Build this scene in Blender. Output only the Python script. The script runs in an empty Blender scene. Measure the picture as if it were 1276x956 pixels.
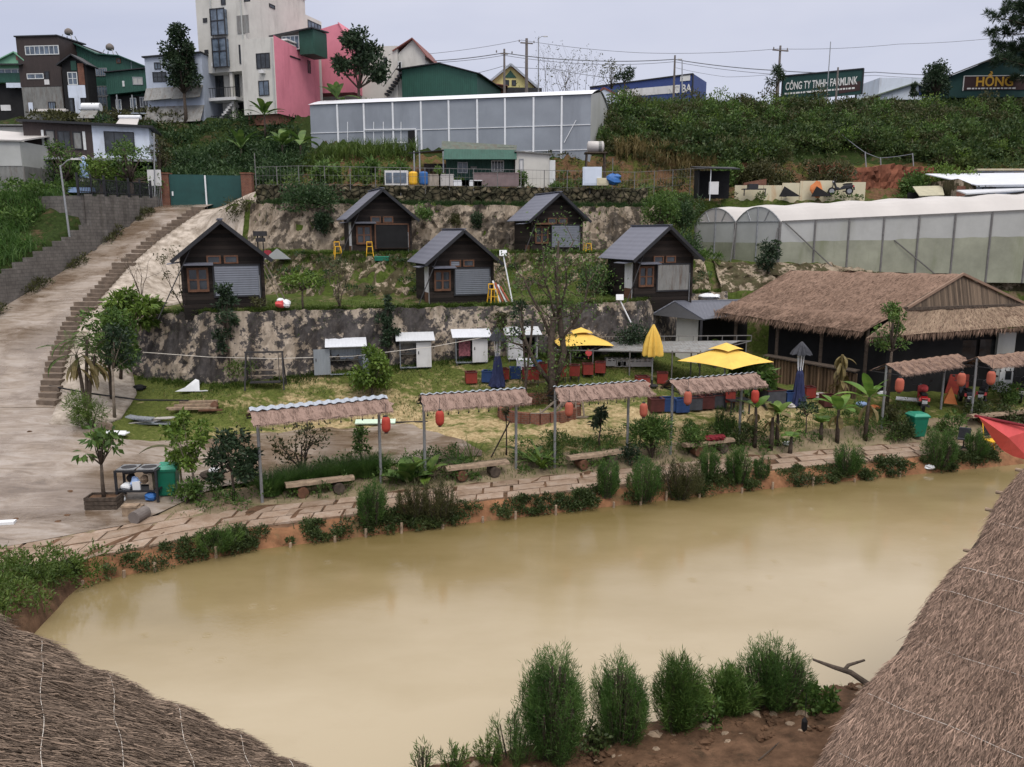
import bpy,math,random
import numpy as np
from mathutils import Vector,Matrix
R=math.radians
SC=bpy.context.scene
COL=SC.collection
random.seed(7)
RNG=np.random.default_rng(11)
# ------------------------------------------------------------------ camera model
F=1000.0
CX,CY=638.0,478.0
CAMZ=9.6
PITCH=R(10.65)
CS,SN=math.cos(PITCH),math.sin(PITCH)
def ray(u,v):
 a=(u-CX)/F;b=(CY-v)/F
 return np.array((a,CS+b*SN,-SN+b*CS))
def at(u,v,Y):
 """world point seen at photo pixel u,v at distance Y from the camera"""
 d=ray(u,v);t=Y/d[1]
 return Vector((d[0]*t,Y,CAMZ+d[2]*t))
def gz(u,v,z):
 d=ray(u,v);t=(z-CAMZ)/d[2]
 return Vector((d[0]*t,d[1]*t,z))
# ------------------------------------------------------------------ mesh builder
class MB:
 def __init__(s):
  s.v=[];s.f=[];s.m=[];s.n=0;s.arr=[];s.narr=0
 def add(s,vs,fs,mi=0):
  o=s.n
  s.v.extend([tuple(p)for p in vs]);s.n+=len(vs)
  for f in fs:
   s.f.append(tuple(i+o for i in f));s.m.append(mi)
  return s
 def box(s,c,d,rz=0.0,mi=0,rx=0.0,ry=0.0):
  hx,hy,hz=d[0]/2,d[1]/2,d[2]/2
  M=Matrix.Rotation(rz,3,'Z')
  if ry:M=M@Matrix.Rotation(ry,3,'Y')
  if rx:M=M@Matrix.Rotation(rx,3,'X')
  c=Vector(c)
  vs=[c+M@Vector((x*hx,y*hy,z*hz))for z in (-1,1)for y in (-1,1)for x in (-1,1)]
  return s.add(vs,[(0,2,3,1),(4,5,7,6),(0,1,5,4),(2,6,7,3),(0,4,6,2),(1,3,7,5)],mi)
 def bx(s,x0,x1,y0,y1,z0,z1,mi=0):
  return s.box(((x0+x1)/2,(y0+y1)/2,(z0+z1)/2),(x1-x0,y1-y0,z1-z0),0,mi)
 def bar(s,p0,p1,w,h=None,mi=0):
  h=h or w
  p0=Vector(p0);p1=Vector(p1);d=(p1-p0)
  L=d.length
  if L<1e-6:return s
  d/=L
  up=Vector((0,0,1))if abs(d.z)<.95 else Vector((0,1,0))
  a=d.cross(up).normalized()*(w/2);b=a.cross(d).normalized()*(h/2)
  vs=[p+q for p in (p0,p1)for q in (-a-b,a-b,a+b,-a+b)]
  return s.add(vs,[(0,3,2,1),(4,5,6,7),(0,1,5,4),(1,2,6,5),(2,3,7,6),(3,0,4,7)],mi)
 def tube(s,pts,r,n=7,mi=0,cap=True):
  pts=[Vector(p)for p in pts]
  rr=r if isinstance(r,(list,tuple))else [r]*len(pts)
  vs=[];fs=[]
  ref=None
  for i,p in enumerate(pts):
   d=(pts[min(i+1,len(pts)-1)]-pts[max(i-1,0)])
   if d.length<1e-9:d=Vector((0,0,1))
   d.normalize()
   if ref is None:
    ref=Vector((1,0,0))if abs(d.x)<.9 else Vector((0,1,0))
   a=(ref-d*ref.dot(d)).normalized();ref=a
   b=d.cross(a)
   for k in range(n):
    t=2*math.pi*k/n
    vs.append(p+a*(math.cos(t)*rr[i])+b*(math.sin(t)*rr[i]))
  for i in range(len(pts)-1):
   for k in range(n):
    k2=(k+1)%n
    fs.append((i*n+k,i*n+k2,(i+1)*n+k2,(i+1)*n+k))
  if cap:
   fs.append(tuple(range(n-1,-1,-1)))
   q=(len(pts)-1)*n
   fs.append(tuple(range(q,q+n)))
  return s.add(vs,fs,mi)
 def lathe(s,prof,c=(0,0,0),n=14,mi=0,sx=1,sy=1):
  vs=[];fs=[]
  for (r,z)in prof:
   for k in range(n):
    t=2*math.pi*k/n
    vs.append((c[0]+r*math.cos(t)*sx,c[1]+r*math.sin(t)*sy,c[2]+z))
  for i in range(len(prof)-1):
   for k in range(n):
    k2=(k+1)%n
    fs.append((i*n+k,i*n+k2,(i+1)*n+k2,(i+1)*n+k))
  fs.append(tuple(range(n-1,-1,-1)))
  q=(len(prof)-1)*n
  fs.append(tuple(range(q,q+n)))
  return s.add(vs,fs,mi)
 def prism(s,poly,axis,a0,a1,mi=0):
  """poly of 2-d points; axis 'y': poly is x,z extruded along y; axis 'x': poly is y,z; 'z': poly is x,y"""
  n=len(poly)
  def P(p,a):
   return (p[0],a,p[1])if axis=='y' else ((a,p[0],p[1])if axis=='x' else (p[0],p[1],a))
  vs=[P(p,a0)for p in poly]+[P(p,a1)for p in poly]
  fs=[tuple(range(n)),tuple(range(2*n-1,n-1,-1))]
  for i in range(n):
   j=(i+1)%n
   fs.append((i,i+n,j+n,j))
  return s.add(vs,fs,mi)
 def quad(s,a,b,c,d,mi=0):
  return s.add([a,b,c,d],[(0,1,2,3)],mi)
 def slab(s,a,b,c,d,t,mi=0):
  """thick quad: top a b c d, thickness t along the normal"""
  a,b,c,d=map(Vector,(a,b,c,d))
  n=(b-a).cross(d-a).normalized()*t
  return s.add([a,b,c,d,a-n,b-n,c-n,d-n],[(0,1,2,3),(7,6,5,4),(0,4,5,1),(1,5,6,2),(2,6,7,3),(3,7,4,0)],mi)
 def blob(s,c,r,seed=0,amp=.25,mi=0,n=8,m=6):
  rg=random.Random(seed)
  vs=[];fs=[]
  c=Vector(c)
  rx,ry,rz_=r if isinstance(r,(tuple,list))else (r,r,r)
  for i in range(m+1):
   th=math.pi*i/m
   for k in range(n):
    ph=2*math.pi*k/n
    q=1+rg.uniform(-amp,amp)
    vs.append(c+Vector((rx*math.sin(th)*math.cos(ph)*q,ry*math.sin(th)*math.sin(ph)*q,rz_*math.cos(th)*(1+rg.uniform(-amp,amp)*.5))))
  for i in range(m):
   for k in range(n):
    k2=(k+1)%n
    fs.append((i*n+k,(i+1)*n+k,(i+1)*n+k2,i*n+k2))
  return s.add(vs,fs,mi)
 def quads(s,q,mi=0):
  s.arr.append((np.asarray(q,dtype=np.float32).reshape(-1,4,3),mi));return s
 def mesh(s,name,mats):
  me=bpy.data.meshes.new(name)
  if not s.arr:
   me.from_pydata(s.v,[],s.f)
   mi=s.m
  else:
   nq=sum(len(a)for a,_ in s.arr)
   co=np.concatenate([np.array(s.v,dtype=np.float32).reshape(-1,3)]+[a.reshape(-1,3)for a,_ in s.arr])
   loops=[];starts=[];tot=0
   for f in s.f:
    starts.append(tot);loops.extend(f);tot+=len(f)
   loops=np.concatenate([np.array(loops,dtype=np.int32),np.arange(s.n,s.n+4*nq,dtype=np.int32)])
   starts=np.concatenate([np.array(starts,dtype=np.int32),tot+4*np.arange(nq,dtype=np.int32)])
   me.vertices.add(len(co));me.vertices.foreach_set('co',co.ravel())
   me.loops.add(len(loops));me.loops.foreach_set('vertex_index',loops)
   me.polygons.add(len(starts));me.polygons.foreach_set('loop_start',starts)
   mi=list(s.m)
   for a,m_ in s.arr:mi+=[m_]*len(a)
   me.update(calc_edges=True)
  for m_ in mats:me.materials.append(m_)
  if len(mats)>1:me.polygons.foreach_set('material_index',np.array(mi,dtype=np.int32))
  me.update()
  return me
 def build(s,name,mats,parent=None,loc=None,rz=0,smooth=False):
  if not isinstance(mats,(list,tuple)):mats=[mats]
  me=s.mesh(name,mats)
  if smooth:
   me.polygons.foreach_set('use_smooth',[True]*len(me.polygons))
  o=bpy.data.objects.new(name,me);COL.objects.link(o)
  if parent:o.parent=parent
  if loc is not None:o.location=loc
  if rz:o.rotation_euler=(0,0,rz)
  return o
def tag(o,label=None,cat=None,group=None,kind=None):
 if label:o['label']=label
 if cat:o['category']=cat
 if group:o['group']=group
 if kind:o['kind']=kind
 return o
def thing(name,label,cat,loc=(0,0,0),rz=0,group=None):
 o=bpy.data.objects.new(name,None);COL.objects.link(o)
 o.empty_display_size=.3
 o.location=loc;o.rotation_euler=(0,0,rz)
 return tag(o,label,cat,group)
def copy_tree(o,parent=None):
 c=o.copy();COL.objects.link(c)
 if parent:c.parent=parent
 for ch in list(o.children):copy_tree(ch,c)
 return c
def clone(o,label,loc,rz=None,group=None,scale=None):
 c=copy_tree(o);c.location=loc
 if rz is not None:c.rotation_euler=(0,0,rz)
 if scale is not None:c.scale=(scale,)*3 if not isinstance(scale,tuple)else scale
 c['label']=label
 if group:c['group']=group
 return c
# ------------------------------------------------------------------ materials
def _n(nt,t,**kw):
 n=nt.nodes.new(t)
 for k,v in kw.items():
  if k in n.inputs:n.inputs[k].default_value=v
  else:setattr(n,k,v)
 return n
def c4(c):return (c[0],c[1],c[2],1.0)
def ramp(nt,fac,stops,interp='LINEAR'):
 r=nt.nodes.new('ShaderNodeValToRGB');r.color_ramp.interpolation=interp
 e=r.color_ramp.elements
 while len(e)<len(stops):e.new(.5)
 for i,(p,c)in enumerate(stops):
  e[i].position=p;e[i].color=c4(c)
 nt.links.new(fac,r.inputs[0]);return r.outputs[0]
def mixc(nt,f,a,b,mode='MIX'):
 m=nt.nodes.new('ShaderNodeMix');m.data_type='RGBA';m.blend_type=mode
 for s_,v in ((m.inputs[0],f),(m.inputs[6],a),(m.inputs[7],b)):
  if hasattr(v,'is_linked'):nt.links.new(v,s_)
  elif isinstance(v,(tuple,list)):s_.default_value=c4(v)
  else:s_.default_value=v
 return m.outputs[2]
def noise(nt,vec,scale,detail=4,rough=.6,dist=0):
 n=_n(nt,'ShaderNodeTexNoise',Scale=scale,Detail=detail,Roughness=rough,Distortion=dist)
 nt.links.new(vec,n.inputs['Vector']);return n.outputs['Fac']
def vmap(nt,vec,scale=(1,1,1),rot=(0,0,0),loc=(0,0,0)):
 m=nt.nodes.new('ShaderNodeMapping')
 m.inputs['Scale'].default_value=scale;m.inputs['Rotation'].default_value=rot;m.inputs['Location'].default_value=loc
 nt.links.new(vec,m.inputs['Vector']);return m.outputs[0]
def tint(nt,col,lo=.78):
 oi=nt.nodes.new('ShaderNodeObjectInfo')
 return mixc(nt,1,col,ramp(nt,oi.outputs['Random'],[(0,(lo,lo,lo*.96)),(.5,(1,.98,.96)),(1,(1.0,1.0,1.0))]),'MULTIPLY')
def base(name,rough=.8,spec=.3,metal=0):
 m=bpy.data.materials.new(name);m.use_nodes=True
 nt=m.node_tree;b=nt.nodes['Principled BSDF']
 b.inputs['Roughness'].default_value=rough
 b.inputs['Specular IOR Level'].default_value=spec
 b.inputs['Metallic'].default_value=metal
 tc=nt.nodes.new('ShaderNodeTexCoord')
 return m,nt,b,tc.outputs['Object']
def bump(nt,b,h,strength=.4,dist=.02):
 bp=nt.nodes.new('ShaderNodeBump');bp.inputs['Strength'].default_value=strength;bp.inputs['Distance'].default_value=dist
 nt.links.new(h,bp.inputs['Height']);nt.links.new(bp.outputs[0],b.inputs['Normal'])
def M_plain(name,c,var=.25,scale=3,rough=.7,spec=.3,metal=0,dirt=None,bmp=0,world=False):
 m,nt,b,co=base(name,rough,spec,metal)
 if world:co=nt.nodes.new('ShaderNodeNewGeometry').outputs['Position']
 f=noise(nt,co,scale,5,.65)
 lo=tuple(x*(1-var)for x in c);hi=tuple(min(1,x*(1+var))for x in c)
 col=ramp(nt,f,[(.3,lo),(.7,hi)])
 if dirt:
  f2=noise(nt,vmap(nt,co,(1.5,1.5,.35)),scale*.7,6,.7)
  r=nt.nodes.new('ShaderNodeValToRGB');r.color_ramp.elements[0].position=.52;r.color_ramp.elements[1].position=.72
  nt.links.new(f2,r.inputs[0])
  col=mixc(nt,r.outputs[0],col,dirt)
 nt.links.new(col,b.inputs['Base Color'])
 if bmp:bump(nt,b,noise(nt,co,scale*8,4),bmp,.02)
 return m
def M_leaf(name,dark,mid,light,scale=.8,rough=.55,trans=.25):
 m,nt,b,co=base(name,rough,.35)
 g=nt.nodes.new('ShaderNodeNewGeometry')
 isl=g.outputs['Random Per Island']
 col=ramp(nt,isl,[(0,dark),(.45,mid),(1,light)])
 f=noise(nt,g.outputs['Position'],scale,3,.6)
 col2=ramp(nt,f,[(.3,tuple(x*.55 for x in dark)),(.5,mid),(.72,light)])
 col=mixc(nt,.55,col,col2)
 nt.links.new(col,b.inputs['Base Color'])
 tr=nt.nodes.new('ShaderNodeBsdfTranslucent');nt.links.new(col,tr.inputs['Color'])
 mx=nt.nodes.new('ShaderNodeMixShader');mx.inputs[0].default_value=trans
 nt.links.new(b.outputs[0],mx.inputs[1]);nt.links.new(tr.outputs[0],mx.inputs[2])
 nt.links.new(mx.outputs[0],nt.nodes['Material Output'].inputs['Surface'])
 return m
def M_boards(name,c,pitch=.16,axis='z',var=.4,rough=.75):
 """dark gaps between boards, stretched grain"""
 m,nt,b,co=base(name,rough,.25)
 sp=nt.nodes.new('ShaderNodeSeparateXYZ');nt.links.new(co,sp.inputs[0])
 k={'x':0,'y':1,'z':2}[axis]
 d=_n(nt,'ShaderNodeMath',operation='DIVIDE');nt.links.new(sp.outputs[k],d.inputs[0]);d.inputs[1].default_value=pitch
 fr=_n(nt,'ShaderNodeMath',operation='FRACT');nt.links.new(d.outputs[0],fr.inputs[0])
 fl=_n(nt,'ShaderNodeMath',operation='FLOOR');nt.links.new(d.outputs[0],fl.inputs[0])
 wn=nt.nodes.new('ShaderNodeTexWhiteNoise');wn.noise_dimensions='1D';nt.links.new(fl.outputs[0],wn.inputs['W'])
 sc={'x':(8,2,.7),'y':(2,8,.7),'z':(.7,.7,8)}[axis]
 f=noise(nt,vmap(nt,co,sc),3,5,.7)
 a=mixc(nt,.5,wn.outputs['Value'],f)
 col=ramp(nt,a,[(.25,tuple(x*(1-var)for x in c)),(.75,tuple(x*(1+var)for x in c))])
 gap=ramp(nt,fr.outputs[0],[(0,(.25,.25,.25)),(.1,(1,1,1))])
 col=tint(nt,mixc(nt,1,col,gap,'MULTIPLY'))
 nt.links.new(col,b.inputs['Base Color'])
 bump(nt,b,gap,.5,.02)
 return m
def M_corr(name,c,pitch=.12,axis='x',rough=.45,metal=.3,var=.12,dirt=None,rib=.25):
 """corrugated sheet: ribs by bump, slight dirt"""
 m,nt,b,co=base(name,rough,.4,metal)
 sp=nt.nodes.new('ShaderNodeSeparateXYZ');nt.links.new(co,sp.inputs[0])
 k={'x':0,'y':1,'z':2}[axis]
 d=_n(nt,'ShaderNodeMath',operation='MULTIPLY');nt.links.new(sp.outputs[k],d.inputs[0]);d.inputs[1].default_value=2*math.pi/pitch
 s_=_n(nt,'ShaderNodeMath',operation='SINE');nt.links.new(d.outputs[0],s_.inputs[0])
 f=noise(nt,vmap(nt,co,(1.2,1.2,.5)),2,6,.7)
 col=ramp(nt,f,[(.3,tuple(x*(1-var)for x in c)),(.7,tuple(min(1,x*(1+var))for x in c))])
 if dirt:
  f2=noise(nt,vmap(nt,co,(2,2,.3)),1.6,6,.75)
  r=nt.nodes.new('ShaderNodeValToRGB');r.color_ramp.elements[0].position=.5;r.color_ramp.elements[1].position=.7
  nt.links.new(f2,r.inputs[0]);col=mixc(nt,r.outputs[0],col,dirt)
 nt.links.new(col,b.inputs['Base Color'])
 col=tint(nt,col);nt.links.new(col,b.inputs['Base Color'])
 bump(nt,b,s_.outputs[0],rib,.02)
 return m
def M_brick(name,c1,c2,mortar,scale=1.0,rough=.9):
 m,nt,b,co=base(name,rough,.2)
 sp=nt.nodes.new('ShaderNodeSeparateXYZ');nt.links.new(co,sp.inputs[0])
 ad=_n(nt,'ShaderNodeMath',operation='ADD');nt.links.new(sp.outputs[0],ad.inputs[0]);nt.links.new(sp.outputs[1],ad.inputs[1])
 cb=nt.nodes.new('ShaderNodeCombineXYZ');nt.links.new(ad.outputs[0],cb.inputs[0]);nt.links.new(sp.outputs[2],cb.inputs[1])
 br=nt.nodes.new('ShaderNodeTexBrick');nt.links.new(cb.outputs[0],br.inputs['Vector'])
 br.inputs['Color1'].default_value=c4(c1);br.inputs['Color2'].default_value=c4(c2);br.inputs['Mortar'].default_value=c4(mortar)
 br.inputs['Scale'].default_value=scale;br.inputs['Mortar Size'].default_value=.02
 br.inputs['Brick Width'].default_value=.4;br.inputs['Row Height'].default_value=.2
 f=noise(nt,co,1.7,6,.7)
 col=mixc(nt,.75,br.outputs['Color'],ramp(nt,f,[(.3,(.35,.35,.35)),(.7,(1,1,1))]),'MULTIPLY')
 nt.links.new(col,b.inputs['Base Color'])
 bump(nt,b,br.outputs['Fac'],-.4,.02)
 return m
def M_glass(name,c=(.03,.035,.04),rough=.08):
 m,nt,b,co=base(name,rough,.6)
 f=noise(nt,co,1.2,3)
 nt.links.new(ramp(nt,f,[(.35,tuple(x*.5 for x in c)),(.7,tuple(x*1.7 for x in c))]),b.inputs['Base Color'])
 return m
def M_thatch(name,c,var=.5,scale=1.0,st=(14,14,1.6),rot=(0,0,0)):
 m,nt,b,co=base(name,.9,.15)
 f=noise(nt,vmap(nt,co,st,rot),2.2*scale,6,.75)
 f2=noise(nt,co,.8*scale,4,.6)
 col=ramp(nt,f,[(.25,tuple(x*(1-var)for x in c)),(.5,c),(.75,tuple(x*(1+var)for x in c))])
 col=mixc(nt,.5,col,ramp(nt,f2,[(.3,(.6,.57,.55)),(.7,(1.0,1.0,1.0))]),'MULTIPLY')
 nt.links.new(col,b.inputs['Base Color'])
 bump(nt,b,f,.8,.03)
 return m
def M_straw(name,c,var=.6):
 m,nt,b,co=base(name,.85,.2)
 g=nt.nodes.new('ShaderNodeNewGeometry')
 col=ramp(nt,g.outputs['Random Per Island'],[(0,tuple(x*(1-var)for x in c)),(.6,c),(1,tuple(x*(1+var)for x in c))])
 f=noise(nt,g.outputs['Position'],1.3,4,.6)
 col=mixc(nt,.6,col,ramp(nt,f,[(.3,(.55,.52,.5)),(.7,(1,1,1))]),'MULTIPLY')
 nt.links.new(col,b.inputs['Base Color'])
 return m
def M_plaster(name,light,dark,mid,thr=.5,scale=.55):
 """old plaster wall: pale patches with ragged edges against mouldy dark ones"""
 m,nt,b,co=base(name,.92,.15)
 g=nt.nodes.new('ShaderNodeNewGeometry').outputs['Position']
 f=mixc(nt,.42,noise(nt,g,scale,9,.68,.4),noise(nt,g,scale*4.2,7,.72))
 n2=noise(nt,g,scale*5,6,.7)
 st=noise(nt,vmap(nt,g,(1.5,1.5,.18)),1.1,6,.7)
 pat=ramp(nt,f,[(thr-.012,(0,0,0)),(thr+.012,(1,1,1))])
 lightc=ramp(nt,n2,[(.3,tuple(x*.72 for x in light)),(.65,light)])
 darkc=ramp(nt,n2,[(.3,dark),(.75,mid)])
 col=mixc(nt,pat,darkc,lightc)
 stn=ramp(nt,st,[(.38,(.38,.35,.31)),(.6,(1,1,1))])
 col=mixc(nt,.8,col,stn,'MULTIPLY')
 nt.links.new(col,b.inputs['Base Color'])
 bump(nt,b,n2,.6,.06)
 return m
# ------------------------------------------------------------------ palette
M={}
M['soil']=M_plain('orange_soil',(.21,.105,.055),.45,1.6,.95,.1,dirt=(.10,.09,.045),bmp=.8,world=True)
M['mud']=M_plain('brown_soil',(.115,.068,.042),.5,2.5,.95,.1,dirt=(.05,.035,.022),bmp=1.0,world=True)
M['dirt']=M_plain('pale_dirt',(.22,.175,.115),.3,1.2,.95,.1,dirt=(.09,.11,.035),bmp=.5,world=True)
def lawn_mat():
 m,nt,b,co=base('lawn_ground',.95,.08)
 g=nt.nodes.new('ShaderNodeNewGeometry').outputs['Position']
 f=noise(nt,vmap(nt,g,(.55,1.0,.6)),.62,7,.68,.3)
 f2=noise(nt,g,6,5,.75)
 f3=noise(nt,vmap(nt,g,(1,1.5,1)),2.2,5,.7)
 green=ramp(nt,f2,[(.3,(.045,.060,.014)),(.5,(.085,.104,.026)),(.72,(.14,.155,.045))])
 straw=ramp(nt,f2,[(.28,(.17,.125,.06)),(.5,(.36,.275,.15)),(.7,(.50,.40,.24))])
 k=mixc(nt,.38,f,f3)
 sp=nt.nodes.new('ShaderNodeSeparateXYZ');nt.links.new(g,sp.inputs[0])
 yy=nt.nodes.new('ShaderNodeMapRange');nt.links.new(sp.outputs[1],yy.inputs[0])
 yy.inputs[1].default_value=35.0;yy.inputs[2].default_value=41.0;yy.inputs[3].default_value=.025;yy.inputs[4].default_value=-.13
 xx=nt.nodes.new('ShaderNodeMapRange');nt.links.new(sp.outputs[0],xx.inputs[0])
 xx.inputs[1].default_value=-16.0;xx.inputs[2].default_value=-9.0;xx.inputs[3].default_value=-.16;xx.inputs[4].default_value=0
 a=_n(nt,'ShaderNodeMath',operation='ADD');nt.links.new(k,a.inputs[0]);nt.links.new(yy.outputs[0],a.inputs[1])
 a2=_n(nt,'ShaderNodeMath',operation='ADD');nt.links.new(a.outputs[0],a2.inputs[0]);nt.links.new(xx.outputs[0],a2.inputs[1])
 msk=ramp(nt,a2.outputs[0],[(.46,(0,0,0)),(.56,(1,1,1))])
 col=mixc(nt,msk,green,straw)
 nt.links.new(col,b.inputs['Base Color']);bump(nt,b,f2,.9,.05)
 return m
M['lawn']=lawn_mat()
def terrace_mat(name,grass,earth,thr=.5):
 m,nt,b,co=base(name,.95,.08)
 g=nt.nodes.new('ShaderNodeNewGeometry').outputs['Position']
 f=noise(nt,g,.9,7,.7,.3);f2=noise(nt,g,5,5,.75)
 gr=ramp(nt,f2,[(.3,tuple(x*.45 for x in grass)),(.7,tuple(x*1.3 for x in grass))])
 ea=ramp(nt,f2,[(.3,tuple(x*.55 for x in earth)),(.7,tuple(x*1.3 for x in earth))])
 col=mixc(nt,ramp(nt,f,[(thr-.05,(0,0,0)),(thr+.05,(1,1,1))]),gr,ea)
 nt.links.new(col,b.inputs['Base Color']);bump(nt,b,f2,1,.06)
 return m
M['terrace']=terrace_mat('terrace_ground',(.060,.085,.018),(.15,.115,.07),.56)
M['hillsoil']=terrace_mat('hill_ground',(.028,.045,.012),(.085,.058,.034),.6)
M['dryslope']=terrace_mat('dry_slope_ground',(.075,.085,.022),(.13,.075,.042),.48)
def concrete_mat():
 m,nt,b,co=base('wet_concrete',.45,.45)
 g=nt.nodes.new('ShaderNodeNewGeometry').outputs['Position']
 f=noise(nt,vmap(nt,g,(.5,2.2,1),(0,0,.15)),1.0,7,.7,1.2)
 f2=noise(nt,g,.28,5,.6);f3=noise(nt,g,9,4,.7)
 col=ramp(nt,f,[(.3,(.14,.108,.078)),(.44,(.24,.195,.155)),(.58,(.325,.285,.25)),(.75,(.375,.345,.32))])
 pat=ramp(nt,f2,[(.43,(.48,.39,.30)),(.57,(1,.97,.94))])
 col=mixc(nt,.85,col,pat,'MULTIPLY')
 col=mixc(nt,.35,col,ramp(nt,f3,[(.3,(.6,.6,.6)),(.7,(1,1,1))]),'MULTIPLY')
 nt.links.new(col,b.inputs['Base Color'])
 rr=ramp(nt,f2,[(.42,(.10,.10,.10)),(.6,(.5,.5,.5))]);nt.links.new(rr,b.inputs['Roughness'])
 bump(nt,b,mixc(nt,.5,f,f3),.35,.03)
 return m
M['concrete']=concrete_mat()
def flag_mat():
 m,nt,b,co=base('flagstones',.7,.3)
 g=nt.nodes.new('ShaderNodeNewGeometry')
 f=noise(nt,g.outputs['Position'],2.0,6,.7);f2=noise(nt,g.outputs['Position'],14,4,.7)
 col=ramp(nt,f,[(.3,(.24,.16,.105)),(.5,(.35,.26,.195)),(.7,(.41,.335,.275))])
 isl=ramp(nt,g.outputs['Random Per Island'],[(0,(.72,.7,.66)),(1,(1.0,1.0,1.0))])
 col=mixc(nt,1,col,isl,'MULTIPLY')
 col=mixc(nt,.4,col,ramp(nt,f2,[(.3,(.5,.5,.5)),(.65,(1,1,1))]),'MULTIPLY')
 nt.links.new(col,b.inputs['Base Color']);bump(nt,b,f2,.4,.02)
 return m
M['flag']=flag_mat()
def water_mat():
 m,nt,b,co=base('muddy_water',.05,.5)
 b.inputs['IOR'].default_value=1.42
 g=nt.nodes.new('ShaderNodeNewGeometry').outputs['Position']
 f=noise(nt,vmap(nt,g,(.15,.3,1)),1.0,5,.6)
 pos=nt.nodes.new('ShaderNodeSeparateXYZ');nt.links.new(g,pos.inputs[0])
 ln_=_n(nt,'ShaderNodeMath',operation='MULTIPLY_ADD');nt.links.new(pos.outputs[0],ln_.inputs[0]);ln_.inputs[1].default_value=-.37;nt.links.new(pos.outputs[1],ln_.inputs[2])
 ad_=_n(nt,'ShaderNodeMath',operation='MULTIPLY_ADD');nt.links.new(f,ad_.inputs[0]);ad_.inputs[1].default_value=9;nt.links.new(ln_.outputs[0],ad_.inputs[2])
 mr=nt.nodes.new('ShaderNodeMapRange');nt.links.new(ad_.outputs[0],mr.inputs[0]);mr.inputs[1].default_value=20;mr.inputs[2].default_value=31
 col=ramp(nt,mr.outputs[0],[(0,(.38,.317,.21)),(.5,(.27,.213,.115)),(1,(.15,.113,.045))])  # mud colour pale near, dark far: sky and bank reflections painted into it
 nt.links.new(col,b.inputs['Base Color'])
 w=noise(nt,vmap(nt,g,(1.2,2.4,1)),2.4,4,.6,.5)
 w2=noise(nt,vmap(nt,g,(1,1.6,1)),11,3,.6)
 vo=nt.nodes.new('ShaderNodeTexVoronoi');vo.inputs['Scale'].default_value=1.5;nt.links.new(g,vo.inputs['Vector'])
 mm=_n(nt,'ShaderNodeMath',operation='MULTIPLY');nt.links.new(vo.outputs['Distance'],mm.inputs[0]);mm.inputs[1].default_value=70
 sn=_n(nt,'ShaderNodeMath',operation='SINE');nt.links.new(mm.outputs[0],sn.inputs[0])
 fo=ramp(nt,vo.outputs['Distance'],[(.0,(1,1,1)),(.32,(0,0,0))])
 mk=_n(nt,'ShaderNodeMath',operation='GREATER_THAN');
 sx=nt.nodes.new('ShaderNodeSeparateColor');nt.links.new(vo.outputs['Color'],sx.inputs[0]);nt.links.new(sx.outputs[0],mk.inputs[0]);mk.inputs[1].default_value=.6
 r1=_n(nt,'ShaderNodeMath',operation='MULTIPLY');nt.links.new(sn.outputs[0],r1.inputs[0]);nt.links.new(fo,r1.inputs[1])
 r2=_n(nt,'ShaderNodeMath',operation='MULTIPLY');nt.links.new(r1.outputs[0],r2.inputs[0]);nt.links.new(mk.outputs[0],r2.inputs[1])
 r3=_n(nt,'ShaderNodeMath',operation='MULTIPLY_ADD');nt.links.new(r2.outputs[0],r3.inputs[0]);r3.inputs[1].default_value=.5;w_=_n(nt,'ShaderNodeMath',operation='MULTIPLY');nt.links.new(w,w_.inputs[0]);w_.inputs[1].default_value=.35;nt.links.new(w_.outputs[0],r3.inputs[2])
 r4=_n(nt,'ShaderNodeMath',operation='MULTIPLY_ADD');nt.links.new(w2,r4.inputs[0]);r4.inputs[1].default_value=.4;nt.links.new(r3.outputs[0],r4.inputs[2])
 bump(nt,b,r4.outputs[0],.10,.04)
 return m
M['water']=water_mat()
M['plaster']=M_plaster('mouldy_plaster',(.42,.355,.285),(.045,.042,.044),(.105,.095,.09),.515,.7)
M['plaster_up']=M_plaster('upper_plaster',(.36,.30,.235),(.055,.05,.045),(.16,.13,.10),.49,.55)
M['plaster_pale']=M_plaster('pale_plaster',(.50,.44,.375),(.26,.22,.18),(.33,.29,.25),.38,.4)
M['plaster_mid']=M_plaster('weedy_plaster',(.40,.33,.25),(.055,.06,.025),(.11,.085,.055),.53,.7)
def stone_mat():
 m,nt,b,co=base('rubble_stone',.9,.2)
 g=nt.nodes.new('ShaderNodeNewGeometry').outputs['Position']
 n_=nt.nodes.new('ShaderNodeTexNoise');n_.inputs['Scale'].default_value=2;nt.links.new(g,n_.inputs['Vector'])
 v2=mixc(nt,.12,g,n_.outputs['Color'])
 vo=nt.nodes.new('ShaderNodeTexVoronoi');vo.feature='DISTANCE_TO_EDGE';vo.inputs['Scale'].default_value=2.6;nt.links.new(v2,vo.inputs['Vector'])
 vc=nt.nodes.new('ShaderNodeTexVoronoi');vc.inputs['Scale'].default_value=2.6;nt.links.new(v2,vc.inputs['Vector'])
 col=ramp(nt,vc.outputs['Distance'],[(0,(.21,.18,.13)),(.5,(.07,.065,.045))])
 sx=nt.nodes.new('ShaderNodeSeparateColor');nt.links.new(vc.outputs['Color'],sx.inputs[0])
 col=mixc(nt,.8,col,ramp(nt,sx.outputs[0],[(0,(.25,.28,.16)),(.5,(.6,.55,.45)),(1,(1,.95,.85))]),'MULTIPLY')
 edge=ramp(nt,vo.outputs['Distance'],[(0.01,(.12,.13,.07)),(.1,(1,1,1))])
 col=mixc(nt,1,col,edge,'MULTIPLY')
 nt.links.new(col,b.inputs['Base Color']);bump(nt,b,edge,.8,.08)
 return m
M['stone']=stone_mat()
M['block']=M_brick('grey_block',(.20,.185,.17),(.165,.152,.14),(.135,.126,.118),1.0)
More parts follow.
